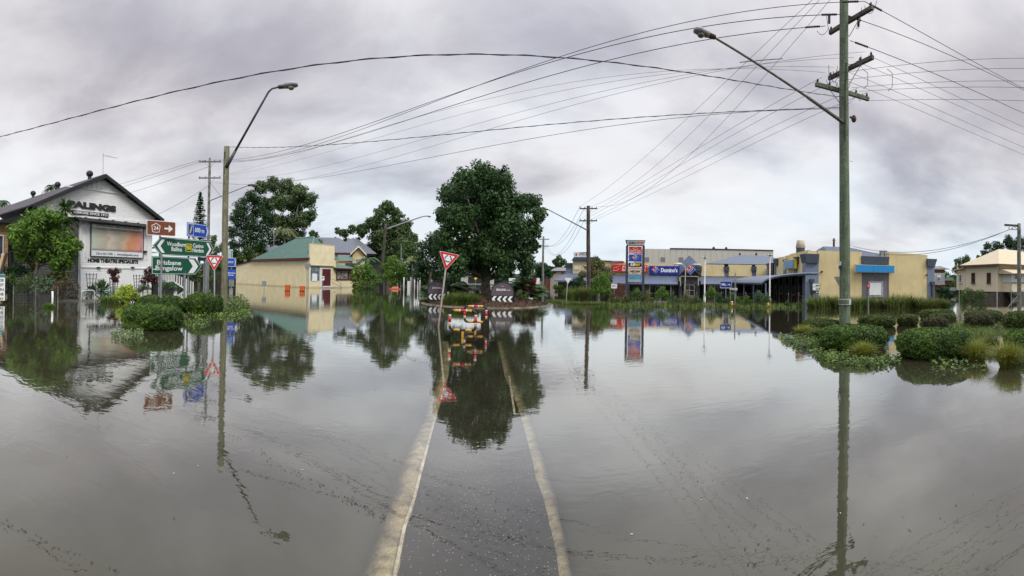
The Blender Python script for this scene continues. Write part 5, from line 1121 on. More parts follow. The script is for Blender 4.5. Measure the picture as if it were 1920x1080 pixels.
# awning: sloping slate roof in front
def awn(px0, px1, pyt, pyb, name='awning', dep=2.6):
    xa_, zt__ = MF.on(px0, pyt, -.3); xb2, _ = MF.on(px1, pyt, -.3); xa2, zb__ = MF.on(px0, pyb, -dep); xb3, _ = MF.on(px1, pyb, -dep)
    m = MB(); m.add([(xa2, -dep, zb__), (xb3, -dep, zb__), (xb2, -.3, zt__), (xa_, -.3, zt__), (xa2, -dep, zb__ - .10), (xb3, -dep, zb__ - .10), (xb2, -.3, zb__ - .05), (xa_, -.3, zb__ - .05)], [(0, 1, 2, 3), (7, 6, 5, 4), (0, 4, 5, 1), (1, 5, 6, 2), (3, 7, 4, 0)]); o = m.build(name, SLATE, ml)
    g = MB(); g.box(xa2, xb3, -dep - .08, -dep, zb__ - .12, zb__ - .005); g.build('gutter', NAVYP, o); return o
awn(1142, 1271, 516, 531); awn(1314, 1418, 519, 532); 
x0, z0 = MF.on(1039, 525.5, -3.5); x1, _ = MF.on(1112, 525.5, -3.5); _, zt_ = MF.on(1075, 512.5, -.5); xa_, xb_ = MF.x(1062, -.5), MF.x(1112, -.5)
m = MB(); m.add([(x0, -3.5, z0), (x1, -3.5, z0), (xb_, -.5, zt_), (xa_, -.5, zt_), (x0 + .8, 3, z0), (x0, -3.5, z0 - .12), (x1, -3.5, z0 - .12)], [(0, 1, 2, 3), (0, 3, 4), (0, 5, 6, 1)]); m.build('awning', SLATE, ml)
mbox('wall', 1060, 1080, 526, 556, SHF, -.6, .3)
for px in (1043, 1062, 1085, 1218, 1238, 1258, 1340): x_, zq = MF.on(px, 531, -2.4); MB().tube([(x_, -2.4, -1), (x_, -2.4, zq)], .05, 6).build('awning_post', GALV, ml)
# hip roof behind and warehouse
m = MB(); x0, x1 = MF.x(1336, 4), MF.x(1452, 4); zeh = MF.z(1390, 497, 4); zrh = MF.z(1397, 478, 10); hip(m, x0 - 1, x1 + 6, 1.0, 19, zeh, zrh, MF.x(1386, 10), MF.x(1420, 10), 10); hr = m.build('hip_roof', mat('slate_hip', (.115, .14, .20), var=.1, rough=.5, bands=('X', .4, .35)), ml)
for px in (1387, 1418): x_, zq = MF.on(px, 478, 10); MB().tube([(x_, 10, zq - .2), (x_, 10, zq + .25)], .14, 8).build('vent', CHAR, hr)
# gable entrance
xg, zg = MF.on(1292.5, 479, .5); m = MB(); xl_, xr2 = MF.x(1266, .5), MF.x(1318, .5); zgb = MF.z(1292, 503, .5); m.prism([(xl_, zgb), (xg, zg), (xr2, zgb)], .4, 2.5); m.build('rear_gable', BGREY, ml)
mbox('column', 1262, 1316, 499, 519, BGREY, .0, .3)
yg = -2.2; xg, zg = MF.on(1293.5, 497, yg); xl_, zl_ = MF.on(1272, 516.5, yg); xr2 = 2 * xg - xl_
pg = MB().prism([(xl_ + .1, zl_), (xg, zg - .1), (xr2 - .1, zl_)], yg + .08, yg + .2).build('front_gable', mat('charcoal_gable', (.022, .026, .032), bands=('X', .2, .3)), ml)
m = MB()
for q in (-1, 1):
    xe = xg + q * (xr2 - xg); m.add([(xe, yg - .1, zl_ - .12), (xe, yg - .1, zl_ + .02), (xg, yg - .1, zg + .04), (xg, yg - .1, zg - .1), (xe, 0, zl_ - .12), (xe, 0, zl_ + .02), (xg, 0, zg + .04), (xg, 0, zg - .1)], [(0, 1, 2, 3), (1, 5, 6, 2), (0, 4, 5, 1), (3, 2, 6, 7)])
m.build('gable_roof', NAVYP, ml)
m = MB(); zh = MF.z(1293, 518.5, yg)
for px in (1273.5, 1276, 1309.5, 1312.5): x_ = MF.x(px, yg); m.box(x_ - .045, x_ + .045, yg, yg + .09, MF.z(px, 536 if px in (1276, 1309.5) else 527, yg), zh)
m.box(MF.x(1276, yg), MF.x(1310, yg), yg - .02, yg + .05, zh - .03, zh + .06); m.build('portal_frame', CFR, ml)
mbox('portal_wall', 1279, 1305, 519, 532, GREYP, -1.2, .2); mbox('portal_side', 1273, 1279, 519, 556, SHF, -1.2, .6); mbox('portal_side', 1305, 1312, 519, 556, SHF, -1.2, .6)
x0, x1, z0, z1 = MR(1282, 1303, 532.5, 556, -1.0); d_ = window(ml, x0, x1, z0, z1, -1.05, CFR, GLASS, 2, .13, False, 1, name='entrance_door')
def domino(par, x, z, r, y):
    def sq(s, dx=0, dz=0): return [(x + dx - s, z + dz), (x + dx, z + dz + s), (x + dx + s, z + dz), (x + dx, z + dz - s)]
    p = MB().prism(sq(r), y, y + .05).build('logo', SWHITE, par); k = .93; q = r * .035
    # upper-left half red, lower-right half blue
    m = MB(); m.prism([(x - r * k, z), (x, z + r * k), (x + r * .42, z + r * k - r * .42), (x - r * k + r * .42, z - r * .42)], y - .02, y - .001); m.build('red_half', SRED, p)
    m = MB(); m.prism([(x - r * k + r * .50, z - r * .50), (x + r * .50, z + r * k - r * .50), (x + r * k, z), (x, z - r * k)], y - .02, y - .001); m.build('blue_half', SBLUE, p)
    d = MB()
    for (u, v) in ((-.02, .50), (-.52, .02), (-.22, -.12)):
        d.add([(x + r * u + r * .13 * math.cos(t_), y - .03, z + r * v + r * .13 * math.sin(t_)) for t_ in [-2 * PI * i / 12 for i in range(12)]], [tuple(range(12))])
    d.build('pips', SWHITE, p); b_ = MB(); a = r * .11
    for i, (u, v) in enumerate(((.13, .13), (.30, -.04))): b_.prism([(x + r * (u - .42 + i * .05), z + r * (v - .42 - i * .05) - a * .4), (x + r * (u - .42 + i * .05) - a * .4, z + r * (v - .42 - i * .05)), (x + r * (u + .25) - a * .4, z + r * (v + .25)), (x + r * (u + .25), z + r * (v + .25) - a * .4)], y - .03, y - .019)
    b_.build('letter_bars', SWHITE, p); return p
domino(ml, MF.x(1294, yg - .15), MF.z(1294, 505.5, yg - .15), .56, yg - .2)
x0, x1, z0, z1 = MR(1217, 1274, 498.5, 515, -.45); bs = MB().box(x0, x1, -.45, -.15, z0, z1).build('blue_fascia_sign', mat('fascia_blue', (.008, .025, .30), rough=.35, var=.05), ml)
domino(bs, MF.x(1229, -.5), MF.z(1229, 506, -.5), .44, -.52); text("Domino's", .42, bs, MF.x(1254.5, -.5), MF.z(1254, 507, -.5), -.46, SWHITE, bold=.07, width=MF.x(1270, -.5) - MF.x(1239, -.5))
x0, x1, z0, z1 = MR(1146.5, 1213.5, 496.5, 510, -.45); rs = MB().box(x0, x1, -.45, -.15, z0, z1).build('red_fascia_sign', mat('fascia_red', (.62, .022, .022), rough=.35, var=.05), ml)
text('ASIAN   CURRY', .26, rs, MF.x(1189, -.5), MF.z(1189, 500.5, -.5), -.46, SWHITE, bold=.02, width=MF.x(1211, -.5) - MF.x(1165, -.5)); text('BAR   HOUSE', .26, rs, MF.x(1188, -.5), MF.z(1189, 506.3, -.5), -.46, SWHITE, bold=.02, width=MF.x(1209, -.5) - MF.x(1165, -.5))
def bowl(par, x, z, r, y, m_):
    m = MB(); pts = [(x + r * math.cos(a), y, z + r * .8 * math.sin(a)) for a in [PI + PI * k / 10 for k in range(11)]]; m.tube(pts, r * .06, 5); m.tube([(x - r, y, z), (x - r * .5, y, z)], r * .05, 4); m.tube([(x + r * .15, y, z + r * .15), (x + r * 1.5, y, z + r * .75)], r * .06, 4); m.tube([(x - r * .5, y, z - r * .8), (x + r * .4, y, z - r * .8)], r * .09, 4)
    for k in range(3): m.tube([(x - r * .5 + k * r * .4, y, z - r * .1), (x - r * .3 + k * r * .4, y, z + r * .35)], r * .05, 4)
    m.build('bowl_emblem', m_, par)
bowl(rs, MF.x(1153.5, -.5), MF.z(1153, 502.5, -.5), .38, -.47, mat('pink_white', (.8, .55, .52)))
sw_ = text('SU', .36, ml, MF.x(1081.5, -.4), MF.z(1081, 502.5, -.4), -.34, SWHITE, bold=.08, shear=.3, width=.85, ext=.04)
x0, x1, z0, z1 = MR(1075.5, 1107, 472.5, 481.5, -.2); us = MB().box(x0, x1, -.2, -.05, z0, z1).build('roof_sign', SWHITE, ml); text('UNITED', .28, us, (x0 + x1) / 2 + .25, (z0 + z1) / 2 + .08, -.21, SBLACK, bold=.02, width=(x1 - x0) * .6); text('PETROLEUM', .08, us, (x0 + x1) / 2 + .25, z0 + .12, -.21, GREYP, width=(x1 - x0) * .5)
m = MB(); m.ball((x0 + .33, -.22, (z0 + z1) / 2), (.12, .02, .15), 10, 6); m.build('emblem', mat('amber', (.7, .16, .05)), us)
for k, (px, py) in enumerate(((1272, 494.5), (1306, 496))): x_, z_ = MF.on(px, py, .0); MB().ball((x_, 0, z_), (.5, .3, .08), 10, 5).build('floodlight', SWHITE, ml, True)
fp = base(1283, 42); r_ = thing('curved_lamp_pole', 'thin white pole with curved top in front of the gabled entrance', 'lamp post', tuple(fp)); zq = lambda y: zat(fp.x, fp.y, y); MB().tube([(0, 0, -1), (.1, 0, zq(510)), (.08, 0, zq(502)), (-.1, 0, zq(497.5)), (-.4, 0, zq(495.5))], [.06, .045, .035, .03, .03], 7).build('pole', LAMPW, r_, True); MB().cbox((-.5, 0, zq(495.5)), (.3, .12, .06)).build('lamp_head', LAMPW, r_)
# warehouse far behind
wa, wb = ST(-6, 88), ST(30, 88); fw = Frame(wa, wb); wh = thing('warehouse', 'long beige ribbed warehouse with a dark roof line and small vents behind the shopping centre', 'building', tuple(wa), fw.rz)
xw0, zw1 = fw.on(1207, 466.5); xw1, _ = fw.on(1450, 468); MB().box(xw0 - 2, xw1, 0, 20, -1, zw1).build('wall', mat('beige_rib', (.55, .53, .47), var=.05, bands=('X', 1.2, .2)), wh)
xd, _ = fw.on(1256, 466.5); MB().box(xd, xw1, -.1, 20.1, zw1 + .003, zw1 + .22).build('roof_edge', CHAR, wh)
for px in (1213, 1243, 1277): x_, z_ = fw.on(px, 486.5); window(wh, x_ - .45, x_ + .45, z_ - .45, z_ + .45, -.03, GALV, mat('vent_grey', (.22, .23, .25)), 1, .08, False)
for px in (1340, 1364): x_, z_ = fw.on(px, 465); MB().ball((x_, 2, zw1 + .4), (.3, .3, .4), 8, 6).build('roof_vent', CHAR, wh, True)
# ---------------------------------------------------------------- the wing that comes forward
wg = thing('shop_wing', 'yellow corner block with blue-grey columns, curved awning and blank blue signs', 'building', tuple(MF.A), MF.rz)
YF = -17.4; CF2 = Frame(MF.world(0, YF), MF.world(22, YF))
XS = XW
SFm = Frame(MF.world(XS, 0), MF.world(XS, YF))
def sbox(name, px0, px1, py0, py1, m_, out_=.0, th=.25, par=None, cap=None):
    """box on the side plane (facing left); out_ = how far proud"""
    u0, z1a = SFm.on(px0, py0, -out_); u1, z0 = SFm.on(px1, py1, -out_); return MB().box(XS - out_, XS - out_ + th, -u1, -u0, z0, z1a).build(name, m_, par or wg)
def zc_side(px, py, o=0): return SFm.z(px, py, -o)
MB().box(XS + .3, XS + 10.5, YF + .35, 4, -1, 3.4).build('core', DARKI, wg)
def sparapet(px0, px1, t0, t1, pb0):
    u0, _ = SFm.on(px0, 500); u1, _ = SFm.on(px1, 500); za_, zb2 = SFm.z(px0, t0), SFm.z(px1, t1); zl2 = SFm.z(px0, pb0); o = MB(); o.add([(XS, -u0, zl2), (XS, -u0, za_), (XS, -u1, zb2), (XS, -u1, zl2), (XS + .3, -u0, zl2), (XS + .3, -u0, za_), (XS + .3, -u1, zb2), (XS + .3, -u1, zl2)], [(0, 3, 2, 1), (4, 5, 6, 7), (1, 2, 6, 5), (0, 4, 7, 3), (0, 1, 5, 4), (3, 7, 6, 2)]); return o.build('parapet', YEL, wg)
sparapet(1453, 1470.5, 484, 481, 518); sparapet(1472, 1490, 480, 476, 517.5); sparapet(1492, 1515, 474.5, 468.5, 516)
MB().box(XS + .02, XS + .3, YF + .5, 0, -1, SFm.z(1480, 517)).build('side_wall', SHF, wg)
MB().box(XS + .31, XS + .5, YF + .4, 0, -1, SFm.z(1450, 495)).build('inner_wall', BGREY, wg)
for px0, px1, c0 in ((1437.5, 1440.5, 494), (1450, 1453, 486), (1468.5, 1471.5, 487), (1488.5, 1491.5, 482)):
    sbox('column', px0, px1, c0 + 8, 517, BGREY, .15, .3)
    u0, _ = SFm.on(px0 - 1.5, 500, -.3); u1, _ = SFm.on(px1 + 1.2, 500, -.3); ztc, zbc = SFm.z(px0, c0, -.3), SFm.z(px0, c0 + 13, -.3)
    MB().add([(XS - .30, -u0, ztc), (XS - .30, -u1, ztc), (XS + .05, -u1, ztc), (XS + .05, -u0, ztc), (XS - .08, -u0 + -.1, zbc), (XS - .08, -u1 + .1, zbc), (XS + .05, -u1 + .1, zbc), (XS + .05, -u0 - .1, zbc)], [(0, 1, 2, 3), (4, 7, 6, 5), (0, 4, 5, 1), (1, 5, 6, 2), (2, 6, 7, 3), (3, 7, 4, 0)]).build('column_cap', NAVYP, wg)
bl = sbox('blue_sign', 1470, 1486.5, 489.5, 502.5, mat('blank_blue', (.09, .27, .52), rough=.3, var=.05), .55, .1); sbox('sign_box', 1469.5, 1488, 488.5, 503.5, SYEL, .44, .3)
rsn = sbox('red_panel_sign', 1440, 1449, 494, 515, CHAR, .3, .1); sbox('red_face', 1441.5, 1444.5, 498, 512, SRED, .34, .03)
# curved awning, a quarter barrel along the side
n = 12; ya0 = -SFm.on(1440, 520)[0]; ya1 = YF - .1; zt_ = SFm.z(1512, 513.5); zb__ = MF.z(1486, 531, YF + 2); dep = 4.3; P = []
for i in range(n + 1):
    a = (PI / 2) * i / n; xx = XS - .02 - dep * math.sin(a) ** 1.0 * 1.0; zz_ = zb__ + (zt_ - zb__) * math.cos(a)
    P += [(xx, ya0 + 3, zz_), (xx, ya1, zz_)]
aw = MB().add([p for p in P] + [(p[0], p[1], p[2] - .12) for p in P], [(2 * i, 2 * i + 2, 2 * i + 3, 2 * i + 1) for i in range(n)] + [(2 * (n + 1) + 2 * i + 1, 2 * (n + 1) + 2 * i + 3, 2 * (n + 1) + 2 * i + 2, 2 * (n + 1) + 2 * i) for i in range(n)] + [(2 * i + 1, 2 * i + 3, 2 * (n + 1) + 2 * i + 3, 2 * (n + 1) + 2 * i + 1) for i in range(n)]).build('curved_awning', mat('slate_curve', (.12, .145, .20), var=.1, rough=.45, bands=('Y', .3, .35)), wg)
m = MB(); m.tube([P[2 * i + 1] for i in range(n + 1)], .07, 6); m.tube([P[-2], P[-1]], .08, 6); m.build('awning_edge', BGREY, aw, True)
for k in range(4): yy = ya1 + .1 + k * 4.6; MB().tube([(XS - dep + .25, yy, -1), (XS - dep + .25, yy, zb__ + .0)], .06, 8).build('awning_post', BGREY, wg)
for k in range(7):
    y0 = YF + 1.2 + k * 2.2; m = MB(); m.box(XS - .08, XS - .03, y0, y0 + .1, -.6, 2.3); m.box(XS - .08, XS - .03, y0 + 1.1, y0 + 1.2, -.6, 2.3); m.box(XS - .08, XS - .03, y0 + .1, y0 + 1.1, 2.2, 2.3); m.box(XS - .08, XS - .03, y0 + .1, y0 + 1.1, .5, .6); w_ = m.build('shop_window', CFR if k % 2 == 0 else GALV, wg); MB().box(XS - .05, XS - .04, y0 + .1, y0 + 1.1, -.6, 2.2).build('pane', GLASS, w_)
    if k % 2: MB().box(XS - .12, XS + .0, y0 + 1.21, y0 + 2.19, -1, .55).build('brick_base', BRICK, wg)
# front wall of the wing
def fbox(name, px0, px1, py0, py1, m_, out_=0.0, th=.3, par=None):
    x0, z1a = CF2.on(px0, py0, -out_); x1, z0 = CF2.on(px1, py1, -out_); return MB().box(x0, x1, YF - out_, YF - out_ + th, z0 if py1 < 600 else -1, z1a).build(name, m_, par or wg)
x0, z1a = CF2.on(1534, 469.5); x1, z1b = CF2.on(1616, 471)
MB().prism([(x0, -1), (x0, z1a), (x1, z1a), (x1, -1)], YF, YF + .35).build('front_wall', YEL, wg)
x0c, _ = CF2.on(1513, 493); 
fbox('corner_column', 1510.5, 1533.8, 493, 700, BGREY, .10, .8)
a0, zt_ = CF2.on(1508, 475.5, -.3); b0, _ = CF2.on(1536.5, 475.5, -.3); a1_, zb2 = CF2.on(1512.5, 493, -.3); b1, _ = CF2.on(1534.8, 493, -.3)
MB().prism([(a1_, zb2), (a0, zt_), (b0, zt_), (b1, zb2)], YF - .3, YF + .9).build('corner_cap', NAVYP, wg)
m = MB(); m.tube([(CF2.x(1518, 1, 470), YF + 1, CF2.z(1518, 475, 1)), (CF2.x(1518, 1, 470), YF + 1, CF2.z(1518, 470, 1)), (CF2.x(1531, 1, 470), YF + 1, CF2.z(1518, 470, 1)), (CF2.x(1531, 1, 470), YF + 1, CF2.z(1518, 475, 1))], .03, 5); m.build('roof_rail', SWHITE, wg)
fbox('grey_wall', 1615.6, 1666.8, 480, 700, GREYP, -.06, .3); x0, zt_ = CF2.on(1615.8, 480, -.1); x1, zb2 = CF2.on(1667, 496, -.1); MB().prism([(x0, zb2), (x0, zt_), (x1 + .05, zt_), (x1 - .15, zb2)], YF - .1, YF + .2).build('wall_cap', NAVYP, wg)
x0, z1a = CF2.on(1666.8, 473); x1, z1b = CF2.on(1739, 478.3); MB().prism([(x0, -1), (x0, z1a), (x1, z1b), (x1, -1)], YF, YF + .35).build('front_wall', YEL, wg)
fbox('end_column', 1739.3, 1752, 499, 700, BGREY, .05, 1.5); a0, zt_ = CF2.on(1739.3, 485, -.2); b0, _ = CF2.on(1757.5, 485, -.2); b1, zb2 = CF2.on(1753, 500, -.2); MB().prism([(a0, zb2), (a0, zt_), (b0, zt_), (b1, zb2)], YF - .2, YF + 1.6).build('end_cap', NAVYP, wg)
fb = fbox('blue_sign', 1605, 1677, 496.5, 511, mat('blank_blue2', (.02, .26, .60), rough=.3, var=.05), .5, .3); fbox('sign_trim', 1604.4, 1677.6, 495.8, 511.8, mat('cream_edge', (.7, .62, .3)), .45, .3)
fbox('seam', 1638, 1638.4, 496.5, 511, SBLUE, .51, .02, fb)
fbox('blank_panel', 1630.5, 1652, 530.5, 553, SWHITE, .06, .15); fbox('panel_frame', 1628, 1656, 527, 557, mat('pale_grey', (.40, .40, .42)), .02, .1)
for px, py in ((1540, 509.5), (1736, 515.5)): x_, z_ = CF2.on(px, py); MB().ball((x_, YF - .12, z_), (.09, .12, .08), 8, 6).build('security_light', CHAR, wg, True)
fbox('rainwater_head', 1747, 1753, 528, 535, NAVYP, .3, .35); fbox('downpipe', 1748, 1751, 535, 700, NAVYP, .22, .2); fbox('rainwater_head', 1519, 1527, 523, 529, NAVYP, .3, .25); fbox('downpipe', 1521, 1524, 529, 700, NAVYP, .25, .15)
for k in range(3): q = fbox('notice', 1524, 1535.5, 532 + k * 6.5, 537.6 + k * 6.5, SWHITE if k < 2 else CHAR, .5, .05); x_, z_ = CF2.on(1529.7, 535 + k * 6.5); text(('SMALL CO', 'TRAVEL', 'OPEN 7 DAYS')[k], .10, q, x_, z_, YF - .52, SBLACK if k < 2 else SWHITE, width=.36, bold=.03)
x_, z_ = CF2.on(1501, 462, 7); m = MB(); m.tube([(x_, YF + 7, z_ - 1.2), (x_, YF + 7, z_ - .15)], .42, 14); m.build('exhaust_base', NAVYP, wg); m = MB(); m.tube([(x_, YF + 7, z_ - .15), (x_, YF + 7, z_ + .55)], [.46, .36], 14); m.build('exhaust_cowl', mat('cowl', (.48, .42, .36)), wg, True); MB().box(XS + .4, XS + 3, YF + 4, YF + 9, 3.3, z_ - .6).build('plant_base', YEL, wg)
for k in range(2): x_, z_ = CF2.on(1655 + k * 6.5, 474, 2); MB().box(x_ - .12, x_ + .12, YF + 2, YF + 2.4, 3.2, z_ + .2).build('roof_unit', mat('unit_grey', (.32, .31, .28), bands=('Z', .06, .8)), wg)
m = MB(); x0, z0 = CF2.on(1605, 476, 3); x1, z1a = CF2.on(1662, 480, 3); xm_, zm = CF2.on(1600, 465, 6); hip(m, x0 - 3, x1, YF + 1.5, YF + 10, 3.9, CF2.z(1612, 465, 6), x0 - 2, x0 + .5); m.build('hip_roof', mat('slate_hip2', (.10, .12, .17), var=.1, bands=('X', .4, .35)), wg)
# ---------------------------------------------------------------- pylon sign
pa = base(1190, 36); py_ = thing('pylon_sign', 'tall QUICKSTOP pylon sign with stacked shop panels between two dark blue posts', 'pylon sign', tuple(pa), math.atan2(pa.y, pa.x) - PI / 2); PFr = Frame(base(1171, 36), base(1209, 36)); zq = lambda y: zat(pa.x, pa.y, y); sx = 36 / F
PBL = mat('pylon_blue', (.035, .05, .085), rough=.5, var=.1)
for xx in (-15.5 * sx, 15.5 * sx): MB().box(xx - .10, xx + .10, -.10, .10, -1, zq(461)).build('post', PBL, py_)
m = MB(); m.prism([(-16 * sx, zq(461)), (-19 * sx, zq(450.5)), (18.5 * sx, zq(450.5)), (16.5 * sx, zq(461))], -.18, .18); hd = m.build('header', PBL, py_); MB().prism([(-14.8 * sx, zq(460)), (-15.5 * sx, zq(452)), (17.3 * sx, zq(452)), (15.7 * sx, zq(460))], -.20, -.17).build('header_face', mat('grey_green', (.50, .54, .49)), hd)
text('QUICK', .21, hd, -5.6 * sx, zq(456), -.21, SBLACK, bold=.05, width=14.5 * sx); text('STOP', .21, hd, 8.8 * sx, zq(456), -.21, SRED, bold=.05, width=13 * sx)
def ppan(y0, y1, m_, n='panel'):
    p = MB().box(-12 * sx, 12 * sx, -.10, .02, zq(y1), zq(y0)).build(n, m_, py_); return p
p = ppan(462.5, 475.5, mats_red if False else MATS['fascia_red']); bowl(p, 0, zq(465), .20, -.12, SWHITE); text('ASIAN CURRY', .10, p, 0, zq(470.5), -.11, SWHITE, bold=.02, width=21 * sx); text('HOUSE BAR', .10, p, 0, zq(473.5), -.11, SWHITE, bold=.02, width=21 * sx)
p = ppan(477, 490.5, SBLUE); domino(p, 0, zq(483.5), .29, -.14)
p = ppan(492.5, 500.5, SBLACK); text('SUB', .20, p, -4.6 * sx, zq(496.5), -.11, SWHITE, bold=.07, shear=.3, width=9.5 * sx); text('WAY', .20, p, 5.2 * sx, zq(496.5), -.11, SYEL, bold=.07, shear=.3, width=9.5 * sx)
p = ppan(501, 503.2, SWHITE); text('FRESH BREAD', .05, p, 0, zq(502), -.11, SRED, width=18 * sx)
p = ppan(504, 514.5, mat('cream_panel', (.62, .56, .42))); text('WEST PARK', .15, p, 0, zq(509), -.11, SBLACK, bold=.05, width=19 * sx); text('BUTCHERY', .06, p, 0, zq(512.3), -.11, BRICK, width=10 * sx)
p = ppan(515.5, 523.5, mat('blank_blue3', (.10, .30, .50))); p = ppan(524.5, 529, mat('pale_blue_panel', (.35, .42, .45)))
MB().box(-14 * sx, 14 * sx, -.05, .05, zq(531), zq(529.3)).build('cross_bar', PBL, py_)
m = MB(); 
for k in range(8): m.cbox((-12.8 * sx, -.1, zq(475 + k * 7)), (.05, .1, .08)); m.cbox((12.8 * sx, -.1, zq(475 + k * 7)), (.05, .1, .08))
m.build('clip', GALV, py_)
# drive-through hut and brown fence left of the pylon
fc = base(1160, 38); r_ = thing('timber_fence', 'reddish brown slatted fence with a small white notice left of the pylon', 'fence', tuple(fc), MF.rz); zq2 = lambda y: zat(fc.x, fc.y, y)
m = MB()
for k in range(6): m.box(-.9, .9, 0, .04, .1 + k * .22, .27 + k * .22)
m.build('slats', BRICK, r_); m = MB()
for xx in (-.9, 0, .9): m.box(xx - .05, xx + .05, .04, .12, -.6, 1.5)
m.build('post', BROWNW, r_)
cl = post_sign('clearance_sign', 'small black and white clearance sign on a thin post left of the pylon', 1151, 31, 532, .42, .34, SWHITE, words='EXIT', wm=SBLACK)
# ---------------------------------------------------------------- car yard in the distance
qa = base(1012, 100); FQ = Frame(base(1006, 100), base(1060, 104)); qf = thing('car_yard_fence', 'white banner fence lettered QUALITY USED CARS above a grey wall, far behind', 'fence', tuple(FQ.A), FQ.rz); zz = lambda y: FQ.z(1030, y)
MB().box(0, FQ.len, 0, .2, -1, zz(534)).build('wall', mat('pale_wall', (.45, .44, .38)), qf); b_ = MB().box(1.0, FQ.len, -.05, .2, zz(533), zz(528.5)).build('banner', SWHITE, qf); text('QUALITY USED CARS', .5, b_, FQ.len * .56, zz(530.7), -.06, SBLACK, bold=.06, width=FQ.len * .76)
MB().box(-.6, .8, -.05, .2, zz(533), zz(522)).build('white_pillar', SWHITE, qf); b_ = MB().box(FQ.len * .68, FQ.len * .83, -.04, .1, zz(528), zz(524.5)).build('red_board', SRED, qf); MB().box(FQ.len * .55, FQ.len * .9, .0, .1, zz(528.4), zz(524)).build('rear_board', mat('pale_board', (.55, .5, .45)), qf)
rp = base(1003, 88); r_ = thing('red_flag_sign', 'tall red banner sign standing beside the white car yard fence', 'sign', tuple(rp), 0); zz = lambda y: zat(rp.x, rp.y, y); MB().box(-.35, .2, 0, .1, -1, zz(521)).build('panel', SRED, r_); MB().box(.25, 1.0, .02, .1, -1, zz(540)).build('side_panel', SWHITE, r_)
ha = base(1050, 95); r_ = thing('grey_villa', 'pale two-storey villa with grey roof left of the shopping centre', 'building', tuple(ha), -.2); zz = lambda y: zat(ha.x, ha.y, y); MB().box(-2.2, 2.2, 0, 5, -1, zz(508)).build('wall', mat('villa_wall', (.40, .36, .33), var=.08), r_); m = MB(); hip(m, -2.6, 3.4, -.5, 5.5, zz(508), zz(501), -1, 2); m.build('roof', mat('villa_roof', (.2, .2, .21), var=.1), r_)
window(r_, -1.7, -.9, zz(512.5), zz(509.5), -.03, CHAR, GLASS, 1, .06, False); window(r_, .3, .8, zz(513), zz(509), -.03, CHAR, GLASS, 1, .06, False)
ha = base(1022, 98); r_ = thing('car_yard_shed', 'blue and orange shed behind the white banner fence', 'building', tuple(ha), 0); zz = lambda y: zat(ha.x, ha.y, y); MB().box(-.5, 2.9, 1.5, 4, -1, zz(523)).build('wall', mat('orange_wall', (.45, .16, .09)), r_); MB().box(0, 2.6, 1.4, 1.48, zz(522), zz(518)).build('sign', mat('shed_blue', (.06, .2, .45)), r_); MB().box(3.2, 6.5, 2, 4, -1, zz(521)).build('side_wall', mat('villa_wall', (.4, .4, .4)), r_)
# ---------------------------------------------------------------- cream house on the right
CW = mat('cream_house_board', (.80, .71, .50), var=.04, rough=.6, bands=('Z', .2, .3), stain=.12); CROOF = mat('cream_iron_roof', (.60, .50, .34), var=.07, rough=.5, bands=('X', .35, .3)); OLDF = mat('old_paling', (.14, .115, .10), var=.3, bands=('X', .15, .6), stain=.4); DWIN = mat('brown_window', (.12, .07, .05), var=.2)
HA, HB = base(1811, 46), base(1871, 42.5); fH = Frame(HA, HB); ch = thing('cream_house', 'cream weatherboard house on stumps with a cream hip roof, far right', 'building', tuple(HA), fH.rz); LH = fH.len
z0, z1 = fH.z(1840, 546.5), fH.z(1840, 497)
dW = 9.0
MB().box(0, LH, 0, dW, z0, z1).build('wall', CW, ch)
# front wall runs away to the right: the building's other side
FH2 = Frame(HB, Vector((HB.x, HB.y, 0)) + fH.uy * dW)
xr_, zr_ = fH.on(1884, 468, 3); m = MB(); hip(m, -.6, LH + .6, -.5, dW + .6, z1, zat(*(fH.world(LH / 2, 3.2)[:2]), 468), LH * .46, LH * .54, 3.5); 
m = MB(); zrg = zat(*(fH.world(LH / 2, 3.2)[:2]), 467.5); A_, B_, C_, D_ = (-.6, -.5, z1), (LH + .6, -.5, z1), (LH + .6, dW + .6, z1), (-.6, dW + .6, z1); P_, Q_ = (LH / 2, 2.6, zrg), (LH / 2, dW - 3.2, zrg); m.add([A_, B_, C_, D_, P_, Q_], [(0, 1, 4), (1, 2, 5, 4), (2, 3, 5), (3, 0, 4, 5), (3, 2, 1, 0)]); hr_ = m.build('roof', CROOF, ch)
m = MB(); m.box(-.7, LH + .7, -.62, -.52, z1 - .14, z1 + .03); m.box(LH + .62, LH + .72, -.52, dW + .6, z1 - .14, z1 + .03); m.build('gutter', mat('brown_gutter', (.1, .07, .05)), hr_)
for px0, px1 in ((1822, 1828.5), (1851, 1858)): x0, x1 = fH.x(px0), fH.x(px1); window(ch, x0, x1, fH.z(px0, 530.5), fH.z(px0, 511.5), -.03, DWIN, GLASS, 2, .07, True, 1)
m = MB(); x0, x1 = fH.x(1789.5), -.02; z1b, z1c = fH.z(1790, 507), fH.z(1811, 503); m.prism([(x0, z0 + .1), (x0, z1b), (x1, z1c), (x1, z0 + .1)], .3, 5); m.build('lean_to', CW, ch); MB().prism([(x0 - .4, z1b - .05), (x0 - .4, z1b + .05), (x1 + .02, z1c + .12), (x1 + .02, z1c + .02)], -.1, 5.2).build('lean_to_roof', CROOF, ch)
xx = fH.x(1800.5, .3); window(ch, xx - .28, xx + .28, fH.z(1800, 530), fH.z(1800, 515, .3), .28, TRIM, GLASS, 1, .06, True, 3)
m = MB(); m.tube([(-.05, -.05, z1 - .1), (-.05, -.05, -.4)], .035, 6); m.tube([(fH.x(1796), .2, z1b), (fH.x(1796), .2, -.3)], .035, 6); m.tube([(LH - .02, -.08, z1 - .1), (LH - .02, -.08, -.4)], .04, 6); m.build('downpipe', TRIM, ch)
